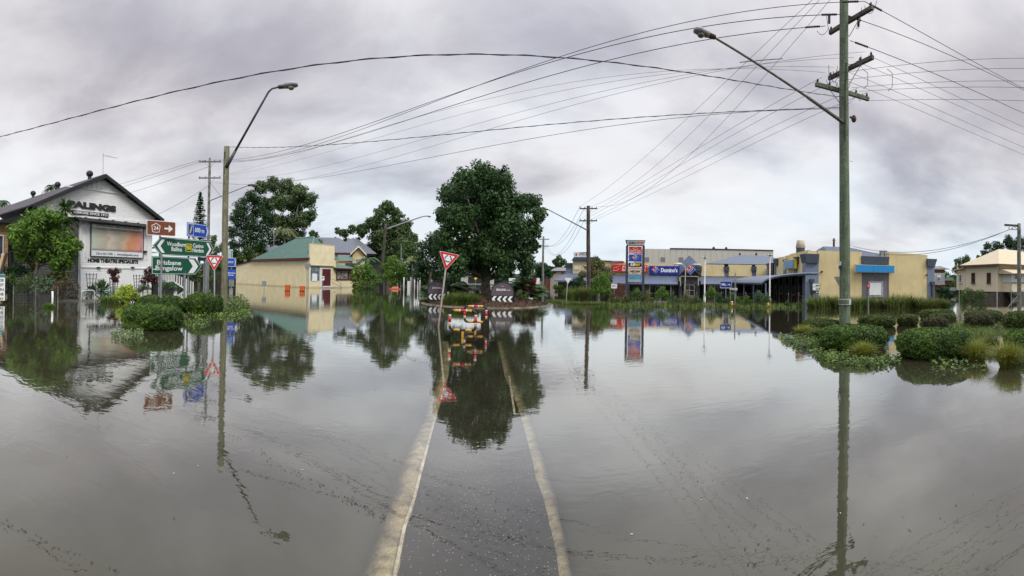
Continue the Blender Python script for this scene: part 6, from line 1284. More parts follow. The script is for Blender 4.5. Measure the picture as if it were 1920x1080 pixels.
x_ = fH.x(1795.5, 1.5); MB().tube([(x_, 1.5, z1b), (x_, 1.5, fH.z(1795, 494, 1.5))], .05, 6).build('vent_pipe', TRIM, ch)
# enclosed verandah on the street side
vx = LH + .02; zv1, zv0, zvs = FH2.z(1885, 512, -1.2), FH2.z(1885, 546, -1.2), FH2.z(1885, 531, -1.2)
MB().box(vx, vx + 1.3, .6, dW, z0 - .02, zvs).build('verandah_base', CW, ch); MB().box(vx, vx + 1.2, .65, dW, zvs + .05, zv1).build('verandah_glazing', TRIM, ch)
m = MB(); m.add([(vx - .02, .0, zv1 + .55), (vx + 1.9, .0, zv1 + .02), (vx + 1.9, dW + .3, zv1 + .02), (vx - .02, dW + .3, zv1 + .55), (vx, 0, zv1 - .05), (vx + 1.9, 0, zv1 - .08), (vx + 1.9, dW + .3, zv1 - .08)], [(0, 1, 2, 3), (0, 4, 5, 1), (1, 5, 6, 2)]); m.build('verandah_roof', CROOF, ch)
MB().box(vx + 1.26, vx + 1.36, .55, dW, zvs - .0, zvs + .08).build('verandah_sill', DWIN, ch)
for k in range(4):
    y0 = 1.1 + k * 1.9; m = MB(); m.box(vx + 1.2, vx + 1.24, y0, y0 + 1.1, zvs + .35, zv1 - .1); m.build('window', DWIN if k % 2 else TRIM, ch); MB().box(vx + 1.24, vx + 1.26, y0 + .08, y0 + 1.02, zvs + .42, zv1 - .16).build('pane', GLASS, ch)
m = MB(); m.box(.5, LH, .08, .12, -1, z0); m.box(LH - .05, LH, .1, dW, -1, z0); m.build('underfloor_palings', OLDF, ch)
MB().box(vx + 1.2, vx + 1.25, .6, dW, -1, z0 - .03).build('underfloor_palings', OLDF, ch)
# buildings between the wing and the cream house
ua = base(1752, 62); r_ = thing('brown_flats', 'two-storey block with grey gable roof and a white screen behind the yellow wing', 'building', tuple(ua), -.55); zz = lambda y: zat(ua.x, ua.y, y); sc_ = 62 / F
MB().box(-.5, 22 * sc_, 0, 7, -1, zz(503)).build('wall', mat('flat_brick', (.22, .12, .07), var=.25, scale=5), r_); m = MB(); hip(m, -1, 32 * sc_, -.5, 9, zz(505), zz(496.5), 3, 8 * sc_ + .8); m.build('roof', mat('flat_roof', (.24, .245, .25), var=.1), r_)
s_ = MB().box(-.8, 16 * sc_, -.9, -.6, zz(534), zz(512)).build('screen', mat('pale_rib', (.50, .50, .47), bands=('X', .25, .6)), r_); b_ = MB().box(0, 7.5 * sc_, -.96, -.9, zz(526), zz(516)).build('sign', SWHITE, s_); text('TRUIC', .35, b_, 3.4 * sc_, zz(523), -.97, SBLUE, bold=.08, width=6.6 * sc_)
m = MB(); m.box(19 * sc_, 34 * sc_, -.4, 4, zz(534), zz(526)); m.build('verandah_brick', mat('red_brown', (.16, .06, .04)), r_); MB().box(18.5 * sc_, 36 * sc_, -.7, 4, zz(526) + .003, zz(520)).build('verandah_roof', mat('pale_green_iron', (.28, .42, .36)), r_); MB().box(24 * sc_, 36 * sc_, -1.4, -.8, zz(545), zz(539)).build('low_wall', mat('pale_blue_wall', (.35, .40, .45)), r_)
# ================================================================== VEGETATION
LF_DARK = leafmat('leaf_dark', (.030, .080, .020), (.012, .038, .014), .55); LF_MID = leafmat('leaf_mid', (.085, .15, .028), (.03, .07, .018), .5); LF_BRIGHT = leafmat('leaf_bright', (.12, .22, .025), (.06, .14, .02))
LF_GUM = leafmat('leaf_gum', (.095, .15, .05), (.04, .072, .025), .5); LF_YEL = leafmat('leaf_yellow', (.42, .48, .05), (.16, .26, .03)); LF_RED = leafmat('leaf_red', (.085, .022, .02), (.04, .02, .018)); LF_OLIVE = leafmat('leaf_olive', (.14, .16, .045), (.045, .055, .02))
LF_HEDGE = leafmat('leaf_hedge', (.085, .155, .016), (.022, .050, .010), .7); LF_HEDGE2 = leafmat('leaf_hedge_olive', (.085, .12, .022), (.035, .055, .014), .5); LF_PALE = leafmat('leaf_blue_green', (.11, .18, .09), (.06, .11, .05)); LF_BROWN = leafmat('leaf_brown', (.11, .085, .04), (.06, .05, .025))
GR_GREEN = leafmat('grass_green', (.14, .19, .035), (.05, .09, .018), .55); GR_YEL = leafmat('grass_yellow', (.26, .27, .045), (.13, .17, .03), .4); PALM_L = leafmat('palm_leaf', (.06, .12, .03), (.035, .075, .02)); FLAX = leafmat('flax_dark', (.03, .04, .02), (.05, .03, .02))
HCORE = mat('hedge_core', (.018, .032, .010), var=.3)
# ---- the round tree on the roundabout
bl = [(905, 326, 26), (872, 340, 28), (940, 340, 26), (846, 368, 26), (884, 372, 38), (930, 372, 38), (968, 385, 28), (998, 382, 22), (1010, 402, 17), (834, 402, 20), (862, 415, 34), (910, 420, 46), (960, 425, 36), (996, 430, 22), (835, 445, 24), (868, 465, 32), (915, 470, 36), (965, 465, 30), (998, 462, 18), (848, 488, 24), (890, 492, 28), (945, 492, 26), (985, 490, 20), (832, 470, 20), (862, 503, 20), (905, 507, 18), (950, 507, 18), (988, 504, 15), (838, 500, 16)]
tree('broadleaf_tree', 'big round dense dark green tree standing on the roundabout island', 'tree', 911, 29.6, bl, 3.9, 62, .172, leafmat('leaf_round_tree', (.060, .125, .034), (.016, .044, .014), .55), r0=.36, heart=2.8, per=2, gap=.2, ntips=12, sub=(7, .36), shell=.62, z0=.0)
tree('broadleaf_tree', 'mid green tree close behind the left flank of the round tree', 'tree', 806, 44, [(812, 448, 17), (800, 468, 20), (822, 480, 22), (792, 492, 20), (806, 508, 22), (830, 505, 20), (785, 512, 16), (820, 462, 18)], 2.6, 34, .2, LF_DARK, r0=.2, sub=(4, .42), gap=.3)
tree('broadleaf_tree', 'lighter green tree at the end of the left street left of the give way sign', 'tree', 776, 66, [(770, 462, 18), (758, 478, 16), (782, 488, 20), (765, 502, 18), (748, 500, 12)], 3.2, 22, .26, LF_MID, r0=.2, sub=(4, .42), gap=.35)
# ---- gums and others behind the corner shop
tree('gum_tree', 'tall open gum tree behind the green roofed corner shop', 'tree', 545, 80, [(488, 352, 14), (510, 346, 15), (540, 350, 17), (562, 358, 16), (578, 376, 16), (552, 385, 22), (525, 378, 20), (500, 385, 20), (584, 402, 12), (566, 415, 17), (540, 420, 20), (515, 415, 18), (588, 440, 9), (560, 445, 15), (600, 455, 7), (530, 445, 16)], 4.5, 21, .34, LF_GUM, r0=.5, heart=1.1, sub=(7, .42), gap=.32, ntips=11, shell=.25, bark=GREYW)
tree('she_oak', 'dark fine-leaved tree left of the tall gum, behind the weathered pole', 'tree', 465, 76, [(470, 368, 14), (455, 388, 16), (482, 392, 18), (446, 412, 16), (470, 418, 22), (494, 425, 18), (440, 436, 14), (448, 398, 14), (480, 375, 14), (500, 408, 14), (462, 445, 20), (488, 455, 18), (436, 458, 12), (512, 450, 14)], 3.8, 24, .26, LF_DARK, r0=.35, sub=(5, .4), gap=.4)
tree('gum_tree', 'grey green gum tree with a domed top above the grey gabled house', 'tree', 726, 88, [(728, 392, 16), (745, 402, 12), (712, 402, 12), (700, 418, 16), (735, 425, 22), (760, 422, 14), (680, 430, 13), (715, 445, 22), (750, 450, 22), (772, 446, 12), (735, 472, 24), (765, 475, 16), (705, 468, 16)], 5, 19, .42, LF_GUM, r0=.5, heart=1.1, sub=(6, .42), gap=.45, shell=.3)
tree('gum_tree', 'small loose gum tree behind the slate roofs left of the domed gum', 'tree', 655, 92, [(646, 438, 9), (634, 434, 7), (662, 430, 10), (676, 438, 9), (650, 452, 9), (668, 455, 11), (628, 450, 5)], 3, 13, .42, LF_GUM, r0=.25, heart=.3, sub=(5, .42), gap=.5, shell=.3)
tree('broadleaf_tree', 'bright green low tree behind the left end of the green roof', 'tree', 478, 75, [(478, 462, 12), (462, 470, 12), (492, 470, 10), (470, 482, 14), (490, 484, 12), (450, 482, 10)], 2.2, 26, .25, LF_MID, r0=.15, sub=(4, .45))
tree('broadleaf_tree', 'dark low tree directly behind the weathered lamp pole', 'tree', 432, 76, [(440, 476, 12), (426, 484, 12), (448, 492, 12), (410, 486, 9), (432, 505, 14), (418, 462, 8)], 2.2, 26, .25, LF_DARK, r0=.15, sub=(4, .45))
tree('broadleaf_tree', 'grey green tree between the two left power poles', 'tree', 401, 56, [(401, 448, 8), (396, 462, 10), (408, 468, 9), (400, 482, 12), (392, 498, 10), (410, 500, 12)], 1.6, 22, .24, LF_GUM, r0=.14, sub=(4, .45), gap=.45)
tree('broadleaf_tree', 'dark shrubby tree behind the white stair rails', 'tree', 362, 50, [(345, 508, 9), (362, 512, 10), (378, 520, 10), (372, 500, 8), (340, 525, 8), (398, 522, 10)], 1.5, 24, .22, LF_MID, r0=.12, sub=(4, .45))
tree('hedge', 'dark hedge mass at the waterline behind the white posts', 'shrub', 770, 78, [(745, 522, 9), (757, 520, 10), (770, 521, 10), (783, 520, 10), (796, 521, 10), (808, 522, 10), (822, 522, 9), (764, 528, 6), (778, 529, 6), (792, 529, 6), (806, 530, 6), (750, 529, 6)], 1.6, 30, .3, LF_DARK, r0=.1, sub=(4, .45), gap=.1)
# palms in front of the gum
def palm(label, px, d, ytop, n=16, l=2.6, droop=.75, m_=PALM_L, r=.14, pitch=.7, ybase=None, name='palm_tree', ll=.5, trunk=GREYW):
    P = base(px, d); z = zat(P.x, P.y, ytop); r_ = thing(name, label, 'palm', (P.x, P.y, 0)); frond_leaves((0, 0, z), n, l, droop, m_, 'crown', r_, pitch, ll, .05 * l / 2.6, 26)
    MB().tube([(0, 0, -1), (.05, 0, z * .5), (0, 0, z)], [r * 1.2, r, r * .8], 9).build('trunk', trunk, r_, True); return r_
palm('feathery palm against the dark trees above the green roof', 532, 72, 432, 20, 3.6, .95, leafmat('palm_dry', (.13, .15, .05), (.08, .10, .04)))
palm('smaller palm left of the green roof behind the blue signs', 447, 76, 462, 16, 2.2, .8)
palm('palm behind the ridge of the white shop roof, right one', 97, 80, 352, 16, 2.8, .9); palm('palm behind the ridge of the white shop roof, near the left edge', 22, 80, 388, 14, 2.6, .9); palm('palm cut by the left edge of the picture', 2, 70, 380, 14, 2.4, .9)
palm('dark feathery palm between the yellow house and the drooping tree', 690, 66, 490, 18, 3.0, .8, PALM_L); palm('slim palm with a pale skirt at the end of the left street', 772, 58, 482, 14, 1.2, 1.0, leafmat('palm_skirt', (.25, .28, .10), (.12, .16, .05)), .10)
# norfolk pine
P = base(373, 84); r_ = thing('conifer', 'narrow dark conifer with tiered branches left of the grey power pole', 'tree', (P.x, P.y, 0)); zt_ = zat(P.x, P.y, 362); zb_ = zat(P.x, P.y, 455); V = []
for k in range(26):
    q = k / 25; z = zt_ + (zb_ - zt_) * q ** 1.02; rad = .15 + 2.1 * q ** .85
    for j in range(7 + k // 4):
        a = random.uniform(0, 2 * PI)
        for s in range(12):
            t_ = (s + .5) / 12; c = np.array([math.cos(a) * rad * t_, math.sin(a) * rad * t_, z + .25 * t_ * t_ * rad * .4]); V.append(c)
C_ = np.array(V); C_ = np.repeat(C_, 2, 0) + rng.normal(0, .07, (len(C_) * 2, 3)); mesh_np('foliage', leaves(C_, np.tile([0, 0, 1.], (len(C_), 1)), .30, .45, 1.0), 4, LF_DARK, r_); MB().tube([(0, 0, -1), (0, 0, zt_)], [.3, .04], 8).build('trunk', BARK, r_)
# ---- street trees on the left road
P = base(742, 60); tree('weeping_tree', 'bright green drooping tree right of the dark leaning pole', 'tree', 742, 60, [(738, 488, 14), (726, 500, 14), (752, 500, 14), (740, 508, 18), (724, 518, 12), (756, 516, 12), (740, 524, 12)], 2.0, 34, .22, LF_BRIGHT, r0=.14, sub=(4, .4), asp=.35)
tree('shrub', 'bright yellow green shrub beside the cream side room', 'shrub', 678, 57, [(672, 508, 12), (686, 505, 13), (700, 515, 12), (665, 522, 12), (684, 524, 16), (702, 530, 10), (668, 536, 9)], 1.8, 34, .20, LF_BRIGHT, r0=.08, sub=(4, .4))
tree('shrub', 'darker low shrub at the waterline under the bright shrub', 'shrub', 690, 55, [(680, 538, 9), (696, 538, 9), (710, 530, 8)], 1.0, 34, .18, LF_MID, r0=.06, sub=(4, .4))
for px, d, y, w_ in ((757, 50, 520, .10), (770, 46, 519, .12), (777, 50, 521, .08), (783, 44, 521, .10), (787, 52, 507, .10), (745, 62, 528, .08), (809, 60, 524, .10)):
    P = base(px, d); tag(MB().tube([(0, 0, -1), (0, 0, zat(P.x, P.y, y))], w_ * .7, 8).build('white_post', LAMPW, None, True, loc=(P.x, P.y, 0)), {757: 'white post nearest the drooping tree in the flooded left street', 770: 'thicker white post below the slim palm', 777: 'thin white post just right of the slim palm', 783: 'white post left of the tallest one in the left street', 787: 'tallest white post in the flooded left street', 745: 'short far white post under the drooping tree', 809: 'short white post behind the left arched board'}[px], 'post', 'white posts in the left street')
P = base(768, 64); tag(MB().box(-.35, .35, -.1, .1, 0, zat(P.x, P.y, 527)).build('utility_box', SWHITE, loc=(P.x, P.y, 0)), 'tiny white box by the white posts in the flooded street', 'utility box')
P = base(751, 60); tag(MB().tube([(0, 0, -1), (0, 0, zat(P.x, P.y, 458))], .09, 7).build('timber_post', GREYW, loc=(P.x, P.y, 0)), 'bare grey pole top standing beyond the drooping tree', 'post')
P = base(741, 58); tag(MB().box(-.7, .7, -.5, .5, .0, .12).add([(-.5, -.3, .12), (.5, -.3, .12), (.4, .3, .35), (-.4, .3, .35)], [(0, 1, 2, 3)]).build('reddish_reflection', mat('faded_orange', (.5, .14, .08)), loc=(P.x, P.y, 0)), 'dull orange slab at the waterline below the drooping tree, standing for a reddish reflection', 'barrier')  # low orange slab added to stand for a reddish reflection on the water
# ---- distance
def woods(name, label, px0, px1, d, ytop, n, m_, sz=.8, yb=533, jit=8):
    L_ = []
    for k in range(n):
        px = px0 + (px1 - px0) * (k + .5) / n; dd = d * random.uniform(.92, 1.1); yt = ytop + random.uniform(-jit, jit); r = (hz(px) + 6 - yt) * dd / F * .5; P = at(px, (yt + hz(px) + 6) / 2, dd); L_.append((P.x, P.y, P.z, max(r, 2.2), max(r, 2.2), r)); P = at(px + 4, hz(px) + 6, dd - 3); L_.append((P.x, P.y, P.z, 2.6, 2.6, 1.6))
    P, Q = lobe_points(clump(L_, 5, .4), 13 / sz, .4, .15); return tag(mesh_np(name, leaves(P, Q, sz, .6), 4, m_), label, 'woodland', kind='stuff')
woods('distant_trees', 'dark far trees beyond the street left of the round tree', 590, 800, 125, 508, 22, LF_MID, .75)
woods('distant_trees', 'far dark trees seen under and behind the round tree', 790, 1000, 150, 508, 22, LF_DARK, .85, jit=5)
woods('distant_trees', 'far trees between the round tree and the shopping centre', 985, 1048, 135, 506, 8, LF_DARK, .75)
woods('distant_trees', 'far tree line behind the white shop and the direction signs', 200, 460, 110, 497, 26, LF_DARK, .7)
woods('distant_trees', 'far trees behind the brown flats and the cream house', 1745, 1960, 95, 512, 18, LF_MID, .6)
woods('distant_trees', 'far trees behind the left garden', -60, 60, 90, 480, 10, LF_DARK, .6)
tree('gum_tree', 'distant domed tree left of the shopping centre sign UNITED', 'tree', 1048, 125, [(1048, 484, 6), (1042, 492, 7), (1055, 493, 7), (1048, 500, 9), (1036, 504, 6), (1060, 504, 6)], 4, 10, .5, LF_GUM, r0=.3, sub=(5, .42))
tree('broadleaf_tree', 'dark tree behind the pale distant pole', 'tree', 1022, 92, [(1018, 500, 8), (1026, 506, 9), (1012, 512, 9), (1030, 514, 8), (1006, 500, 7)], 3, 16, .4, LF_DARK, r0=.2, sub=(5, .42))
# distant parked things seen under the crown
P = base(898, 118); r_ = thing('white_shed', 'low pale shed far beyond the roundabout, left of the trunk', 'building', (P.x, P.y, 0)); MB().box(-5, 4, 0, 4, -1, zat(P.x, P.y, 515)).build('wall', mat('pale_shed', (.5, .5, .48)), r_); MB().box(-5.3, 4.3, -.6, 4.3, zat(P.x, P.y, 515) + .003, zat(P.x, P.y, 513)).build('roof', GREYP, r_); MB().box(-3, 2, -.08, -.01, .2, zat(P.x, P.y, 519)).build('opening', DARKI, r_)
P = base(891.5, 90); r_ = thing('yellow_sign', 'tiny yellow warning sign far beyond the roundabout', 'sign', (P.x, P.y, 0)); z = zat(P.x, P.y, 522); MB().prism([(-.35, z), (0, z + .35), (.35, z), (0, z - .35)], 0, .03).build('panel', SYEL, r_); MB().tube([(0, .05, -1), (0, .05, z)], .04, 6).build('post', GALV, r_)
P = base(960, 48); post_sign('white_sign', 'square white sign panel between the trunk and the cycads', 959.5, 48, 521.5, .80, .56, SWHITE)
for px, d, lab in ((842, 70, 'thin grey post rising behind the left cycads'), (953, 42, 'thin dark post right of the trunk'), (974, 40, 'thin dark post above the half hidden arched board')):
    P = base(px, d); tag(MB().tube([(0, 0, -1), (0, 0, zat(P.x, P.y, 505))], .04, 6).build('thin_post', DSTEEL, loc=(P.x, P.y, 0)), lab, 'post')
# ---- planting on the roundabout island
def cycad(label, px, d, ytop, n, l, m_=PALM_L, z0=.35, droop=.55, pitch=.75):
    P = base(px, d, .2); r_ = thing('cycad', label, 'cycad', (P.x, P.y, 0)); frond_leaves((0, 0, z0), n, l, droop, m_, 'fronds', r_, pitch, .38, .045, 24); MB().tube([(0, 0, 0), (0, 0, z0)], .16, 9).build('trunk', BARK, r_, True)
cycad('arching cycad left of the trunk behind the leaning post', 846, 31, 500, 20, 1.9, leafmat('cycad_green', (.075, .12, .035), (.04, .08, .02)), .7); cycad('pale fronded cycad between the leaning post and the trunk', 866, 32.5, 500, 16, 1.7, leafmat('cycad_green', (.1, .15, .05), (.05, .09, .03)), .8)
cycad('wide cycad right of the trunk above the half hidden board', 983, 31.5, 500, 24, 2.3, z0=.9); cycad('cycad just right of the trunk behind the BALLINA board', 945, 33, 505, 18, 1.9, z0=.7); cycad('low cycad at the far right of the island', 1003, 31, 520, 16, 1.5, z0=.5); cycad('dark cycad left end of the island', 812, 32, 515, 16, 1.6, z0=.5)
def shrub(label, blobs, d, m_, ls=.1, dens=90, depth=.6, name='shrub', cat='shrub', sub=(3, .5), r0=.04, **k): return tree(name, label, cat, blobs[0][0], d, blobs, depth, dens, ls, m_, r0=r0, sub=sub, z0=-.3, ntips=4, **k)
shrub('dark reddish hedge shrub at the right of the island', [(990, 532, 9), (999, 528, 8), (985, 545, 9), (999, 545, 9)], 30.5, LF_RED, .12, 90); shrub('dark shrub in the shadow between board and cycads', [(838, 538, 8), (848, 545, 8)], 30, LF_DARK, .11, 80); shrub('small green shrub at the right foot of the island', [(977, 558, 5), (984, 556, 5)], 28, LF_MID, .08, 90)
def grass_clump(label, px, d, h, spread, n, m_, r=.25, name='grass_tussock', cat='grass', group=None, w_=.012, z0=0.0, sx=1.0):
    P = base(px, d, 0); a = rng.uniform(0, 2 * PI, n); q = np.sqrt(rng.random(n)) * r; C_ = np.stack([np.cos(a) * q * sx, np.sin(a) * q, np.full(n, z0 - .05)], 1)
    o = mesh_np(name, blades(C_, h, spread, w_), 4, m_); o.location = (P.x, P.y, 0); return tag(o, label, cat, group)
grass_clump('wide dark green grass mound in front of the trunk between the boards', 866, 26.5, .95, .75, 2200, GR_GREEN, .95, w_=.045, z0=.1, sx=1.1); grass_clump('spiky dark flax left of the trunk', 893, 30, .95, .6, 420, FLAX, .12, w_=.03, z0=.25); grass_clump('low grass at the left rim of the island beside the DAWSON board', 800, 29, .5, .45, 900, GR_GREEN, .5, w_=.02); grass_clump('second spiky flax right of the trunk', 930, 31, .7, .5, 320, FLAX, .12, w_=.03, z0=.25)
grass_clump('yellowish grass patch behind the BALLINA board legs', 985, 28.5, .3, .4, 800, GR_GREEN, .6, w_=.018, z0=.1)
# ---- street garden bed in front of the shopping centre
bedlab = ['grassy shrub at the left end of the street garden bed', 'low olive shrub left of the pylon sign', 'feathery green shrub under the left post of the pylon', 'rounded grassy shrub under the pylon sign', 'bright green upright shrub in front of the pizza shop windows', 'low grassy shrub under the blue fascia sign', 'grassy shrub before the gabled entrance', 'low shrub right of the gabled entrance', 'light green shrub beside the white lamp column', 'dark rounded shrub left of the caravan sign', 'yellow green shrub between the caravan sign posts', 'low grass right of the caravan sign', 'pale green shrub left of the tall lamp column', 'low dark shrub under the curved awning', 'low shrub at the right end of the street garden bed', 'bright shrub behind the tall lamp column']
bed = [(1152, 560, 12, LF_OLIVE, 31), (1172, 562, 11, LF_OLIVE, 30.5), (1195, 553, 15, LF_MID, 30), (1214, 558, 13, LF_OLIVE, 30), (1241, 548, 13, LF_BRIGHT, 31), (1262, 561, 12, LF_MID, 30), (1286, 560, 13, LF_OLIVE, 30), (1306, 562, 11, LF_MID, 30), (1334, 548, 12, LF_BRIGHT, 31), (1352, 560, 12, LF_DARK, 30), (1375, 558, 12, LF_BRIGHT, 30.6), (1398, 563, 11, LF_MID, 30), (1425, 556, 13, LF_PALE, 30.5), (1478, 570, 7, LF_DARK, 29.5), (1497, 571, 6, LF_MID, 29.5), (1438, 562, 10, LF_MID, 30)]
for (px, py, r, m_, d), lab in zip(bed, bedlab):
    shrub(lab, [(px, py, r * .8), (px - r * .6, py + r * .35, r * .65), (px + r * .6, py + r * .35, r * .65), (px + random.uniform(-4, 4), py - r * .5, r * .5)], d, m_, .10, 75, .5, asp=.3, gap=.4)
P_, n = [], 2400
for _ in range(n): px = random.uniform(1140, 1505); P_.append(tuple(G(px, random.uniform(569, 577) + (px - 1320) * .01, 0.)))
P_ = np.array(P_); P_[:, 2] = -.05; tag(mesh_np('bed_grass', blades(P_, .38, .35, .05), 4, GR_GREEN), 'ragged grass and weeds along the edge of the street garden bed', 'grass', kind='stuff')
# around the brown pole
tree('broadleaf_tree', 'dark olive tree behind the brown power pole', 'tree', 1120, 43.5, [(1112, 492, 12), (1126, 498, 13), (1138, 510, 12), (1106, 506, 12), (1120, 515, 15), (1094, 514, 9), (1142, 524, 9), (1088, 524, 8), (1130, 528, 10)], 1.5, 55, .16, LF_OLIVE, r0=.12, sub=(4, .42))
tree('bushy_palm', 'light green feathery bush right of the brown pole at the water', 'shrub', 1126, 36, [(1118, 524, 10), (1132, 518, 10), (1122, 538, 14), (1138, 534, 10), (1112, 545, 9), (1130, 548, 12), (1140, 545, 8)], 1.0, 70, .16, LF_BRIGHT, r0=.1, sub=(3, .5), asp=.25)
tree('shrub', 'dark shrub left of the brown pole under the slate awning', 'shrub', 1082, 40, [(1080, 528, 9), (1090, 535, 10), (1074, 540, 8), (1085, 545, 9)], .9, 60, .14, LF_DARK, r0=.06, sub=(3, .5))
tree('hedge', 'square topped bright hedge left of the back of the give way sign', 'shrub', 1048, 47, [(1042, 539, 6), (1050, 538, 6), (1056, 539, 6), (1044, 546, 5), (1053, 546, 5)], .8, 90, .14, LF_BRIGHT, r0=.06, sub=(3, .5))
grass_clump('reedy grass left of the brown pole', 1075, 38, 1.3, .7, 1500, GR_GREEN, .9, w_=.03); grass_clump('yellow reedy grass at the foot of the brown pole', 1096, 38, 1.5, .8, 1200, leafmat('reed', (.2, .22, .07), (.1, .13, .04)), .6, w_=.03)
for k, (px, y, d, s) in enumerate(((1040, 560, 33, .5), (1050, 560, 32, .4), (1075, 566, 30, .5), (1095, 567, 30, .5), (1112, 567, 30, .5), (1130, 566, 31, .4))): grass_clump('low weedy tuft along the kerb left of the garden bed', px, d, .35, .4, 420, (GR_GREEN, GR_GREEN)[k % 2], .55, w_=.025, group='low weedy tufts along the kerb', sx=1.5)
# ---- verge grass before the yellow wing
VG = leafmat('verge_grass', (.16, .20, .045), (.05, .085, .02), .6)
vl = ['tall strappy grass at the wing corner column', 'strappy grass clump left of the green pole', 'strappy grass clump right of the green pole', 'grass clump below the blank white panel', 'tallest strappy grass clump before the yellow wall', 'grass clump at the middle of the yellow wall', 'yellow tinged clump near the right end column', 'last low grass clump right of the yellow wing']
for k, (px, h, r) in enumerate(((1537, 1.05, .8), (1562, 1.0, .7), (1606, 1.0, .8), (1636, 1.0, .8), (1684, 1.2, .9), (1712, 1.0, .8), (1742, .95, .8), (1762, .8, .6))): grass_clump(vl[k], px, 28.8 + (k % 2) * .6, h * 1.05, 1.05, 800, VG if k < 5 else leafmat('grass_olive', (.13, .16, .035), (.07, .10, .02), .4), r, group='strappy grass along the yellow wing', w_=.055, sx=1.1)
# ---- right side trees
tree('broadleaf_tree', 'large dark tree behind the cream roof at the right edge', 'tree', 1895, 66, [(1852, 462, 8), (1872, 462, 12), (1892, 455, 13), (1912, 455, 14), (1930, 460, 16), (1848, 474, 8), (1866, 478, 12), (1900, 474, 16)], 3.5, 24, .28, LF_DARK, r0=.3, sub=(5, .42)); tree('broadleaf_tree', 'loose green tree left of the cream house roof', 'tree', 1806, 62, [(1796, 492, 8), (1812, 488, 10), (1804, 500, 10), (1818, 498, 9), (1790, 506, 7), (1834, 482, 4)], 2, 20, .26, LF_MID, r0=.15, sub=(5, .42), gap=.5)
tree('shrub', 'dark green bush between the wing and the cream house', 'shrub', 1768, 44, [(1762, 545, 9), (1774, 543, 9), (1784, 553, 9), (1768, 558, 11), (1780, 565, 7)], .9, 70, .14, LF_DARK, r0=.06, sub=(3, .5)); tree('shrub', 'wide feathery bush hiding the foot of the cream house', 'shrub', 1822, 39, [(1806, 552, 8), (1818, 548, 9), (1834, 550, 9), (1842, 554, 7), (1812, 562, 9), (1828, 562, 10), (1842, 562, 7)], 1.0, 75, .14, LF_MID, r0=.06, sub=(3, .5), asp=.3); tree('shrub', 'small bush under the verandah of the cream house', 'shrub', 1898, 41, [(1897, 551, 5), (1903, 555, 5)], .5, 90, .12, LF_DARK, r0=.04, sub=(3, .5))
# ---- left garden
tree('frangipani_tree', 'leafy bright green tree with bare forked trunk in front of the white shop', 'tree', 68, 26.5, [(55, 416, 24), (82, 408, 24), (100, 418, 22), (35, 432, 20), (28, 448, 14), (112, 470, 22), (40, 478, 18), (62, 442, 24), (92, 445, 24), (118, 445, 20), (138, 455, 13), (30, 455, 14), (52, 468, 20), (80, 474, 22), (108, 474, 20), (132, 478, 14), (150, 462, 9), (64, 496, 13), (104, 496, 14), (126, 498, 12)], 2.2, 48, .26, leafmat('leaf_large', (.14, .25, .03), (.05, .115, .018), .45), r0=.13, sub=(4, .42), asp=.34, gap=.3)
P = base(110, 26); r_ = thing('second_trunk', 'slender leaning tree trunk wrapped in creeper right of the leafy tree', 'tree', (P.x, P.y, 0)); MB().tube([(0, 0, -.5), (-.1, 0, .9), (.05, 0, 1.6), (.2, 0, 3)], [.12, .10, .08, .05], 8).build('trunk', BARK, r_, True)
C_ = rng.normal(0, 1, (1400, 3)) * [.16, .16, .75] + [0, 0, 1.5]; mesh_np('creeper', leaves(C_, C_ * [1, 1, 0], .12, .6), 4, LF_MID, r_)
P = base(119, 29); r_ = thing('dracaena', 'spiky dracaena with two leaf heads against the white gable', 'shrub', (P.x, P.y, 0)); za, zb2 = zat(P.x, P.y, 390), zat(P.x, P.y, 425); MB().tube([(0, 0, -.3), (.05, 0, 3), (0, 0, za)], [.1, .07, .05], 7).build('trunk', BARK, r_, True)
def spikes(c, n, l, w_, up=.3):
    V = []
    for _ in range(n):
        v = Vector(rand_dirs(1)[0]); v.z = v.z * .8 + up; v.normalize(); s = v.cross(Vector((0, 0, 1))); s = s.normalized() * w_ if s.length > .01 else Vector((w_, 0, 0)); m_ = Vector(c) + v * l * .55; t_ = Vector(c) + v * l - Vector((0, 0, l * .25)); V += [Vector(c) - s * .4, Vector(c) + s * .4, m_ + s, m_ - s, m_ - s, m_ + s, t_ + s * .1, t_ - s * .1]
    return np.array([tuple(v) for v in V])
for i, (c, n) in enumerate((((0, 0, za), 150), ((.35, 0, zb2), 130), ((-.3, 0, zb2 + .5), 90))): mesh_np('leaf_head', spikes(c, n, .95, .045), 4, LF_MID, r_)
shrub('ferny light green shrub behind the wire fence, left', [(35, 530, 12), (52, 522, 12), (30, 545, 10), (50, 540, 12), (22, 520, 9)], 25, LF_MID, .12, 70, .8, asp=.25); shrub('dark climbing shrub against the lattice at the left edge', [(30, 500, 12), (44, 508, 12), (24, 515, 12), (12, 505, 10), (14, 530, 12), (8, 545, 10)], 27, LF_DARK, .12, 60, .8); shrub('green shrub below the leafy tree trunk', [(75, 528, 12), (92, 530, 11), (66, 542, 10), (85, 545, 10)], 24.5, LF_PALE, .12, 70, .8); shrub('brownish twiggy shrub over the wire fence', [(112, 535, 13), (128, 530, 10), (100, 545, 10), (120, 552, 12), (140, 545, 9)], 23.5, LF_BROWN, .10, 60, .8, gap=.5); shrub('olive shrub behind the brownish twiggy one', [(95, 520, 9), (110, 518, 10), (128, 518, 9)], 25.5, LF_OLIVE, .12, 60, .6)
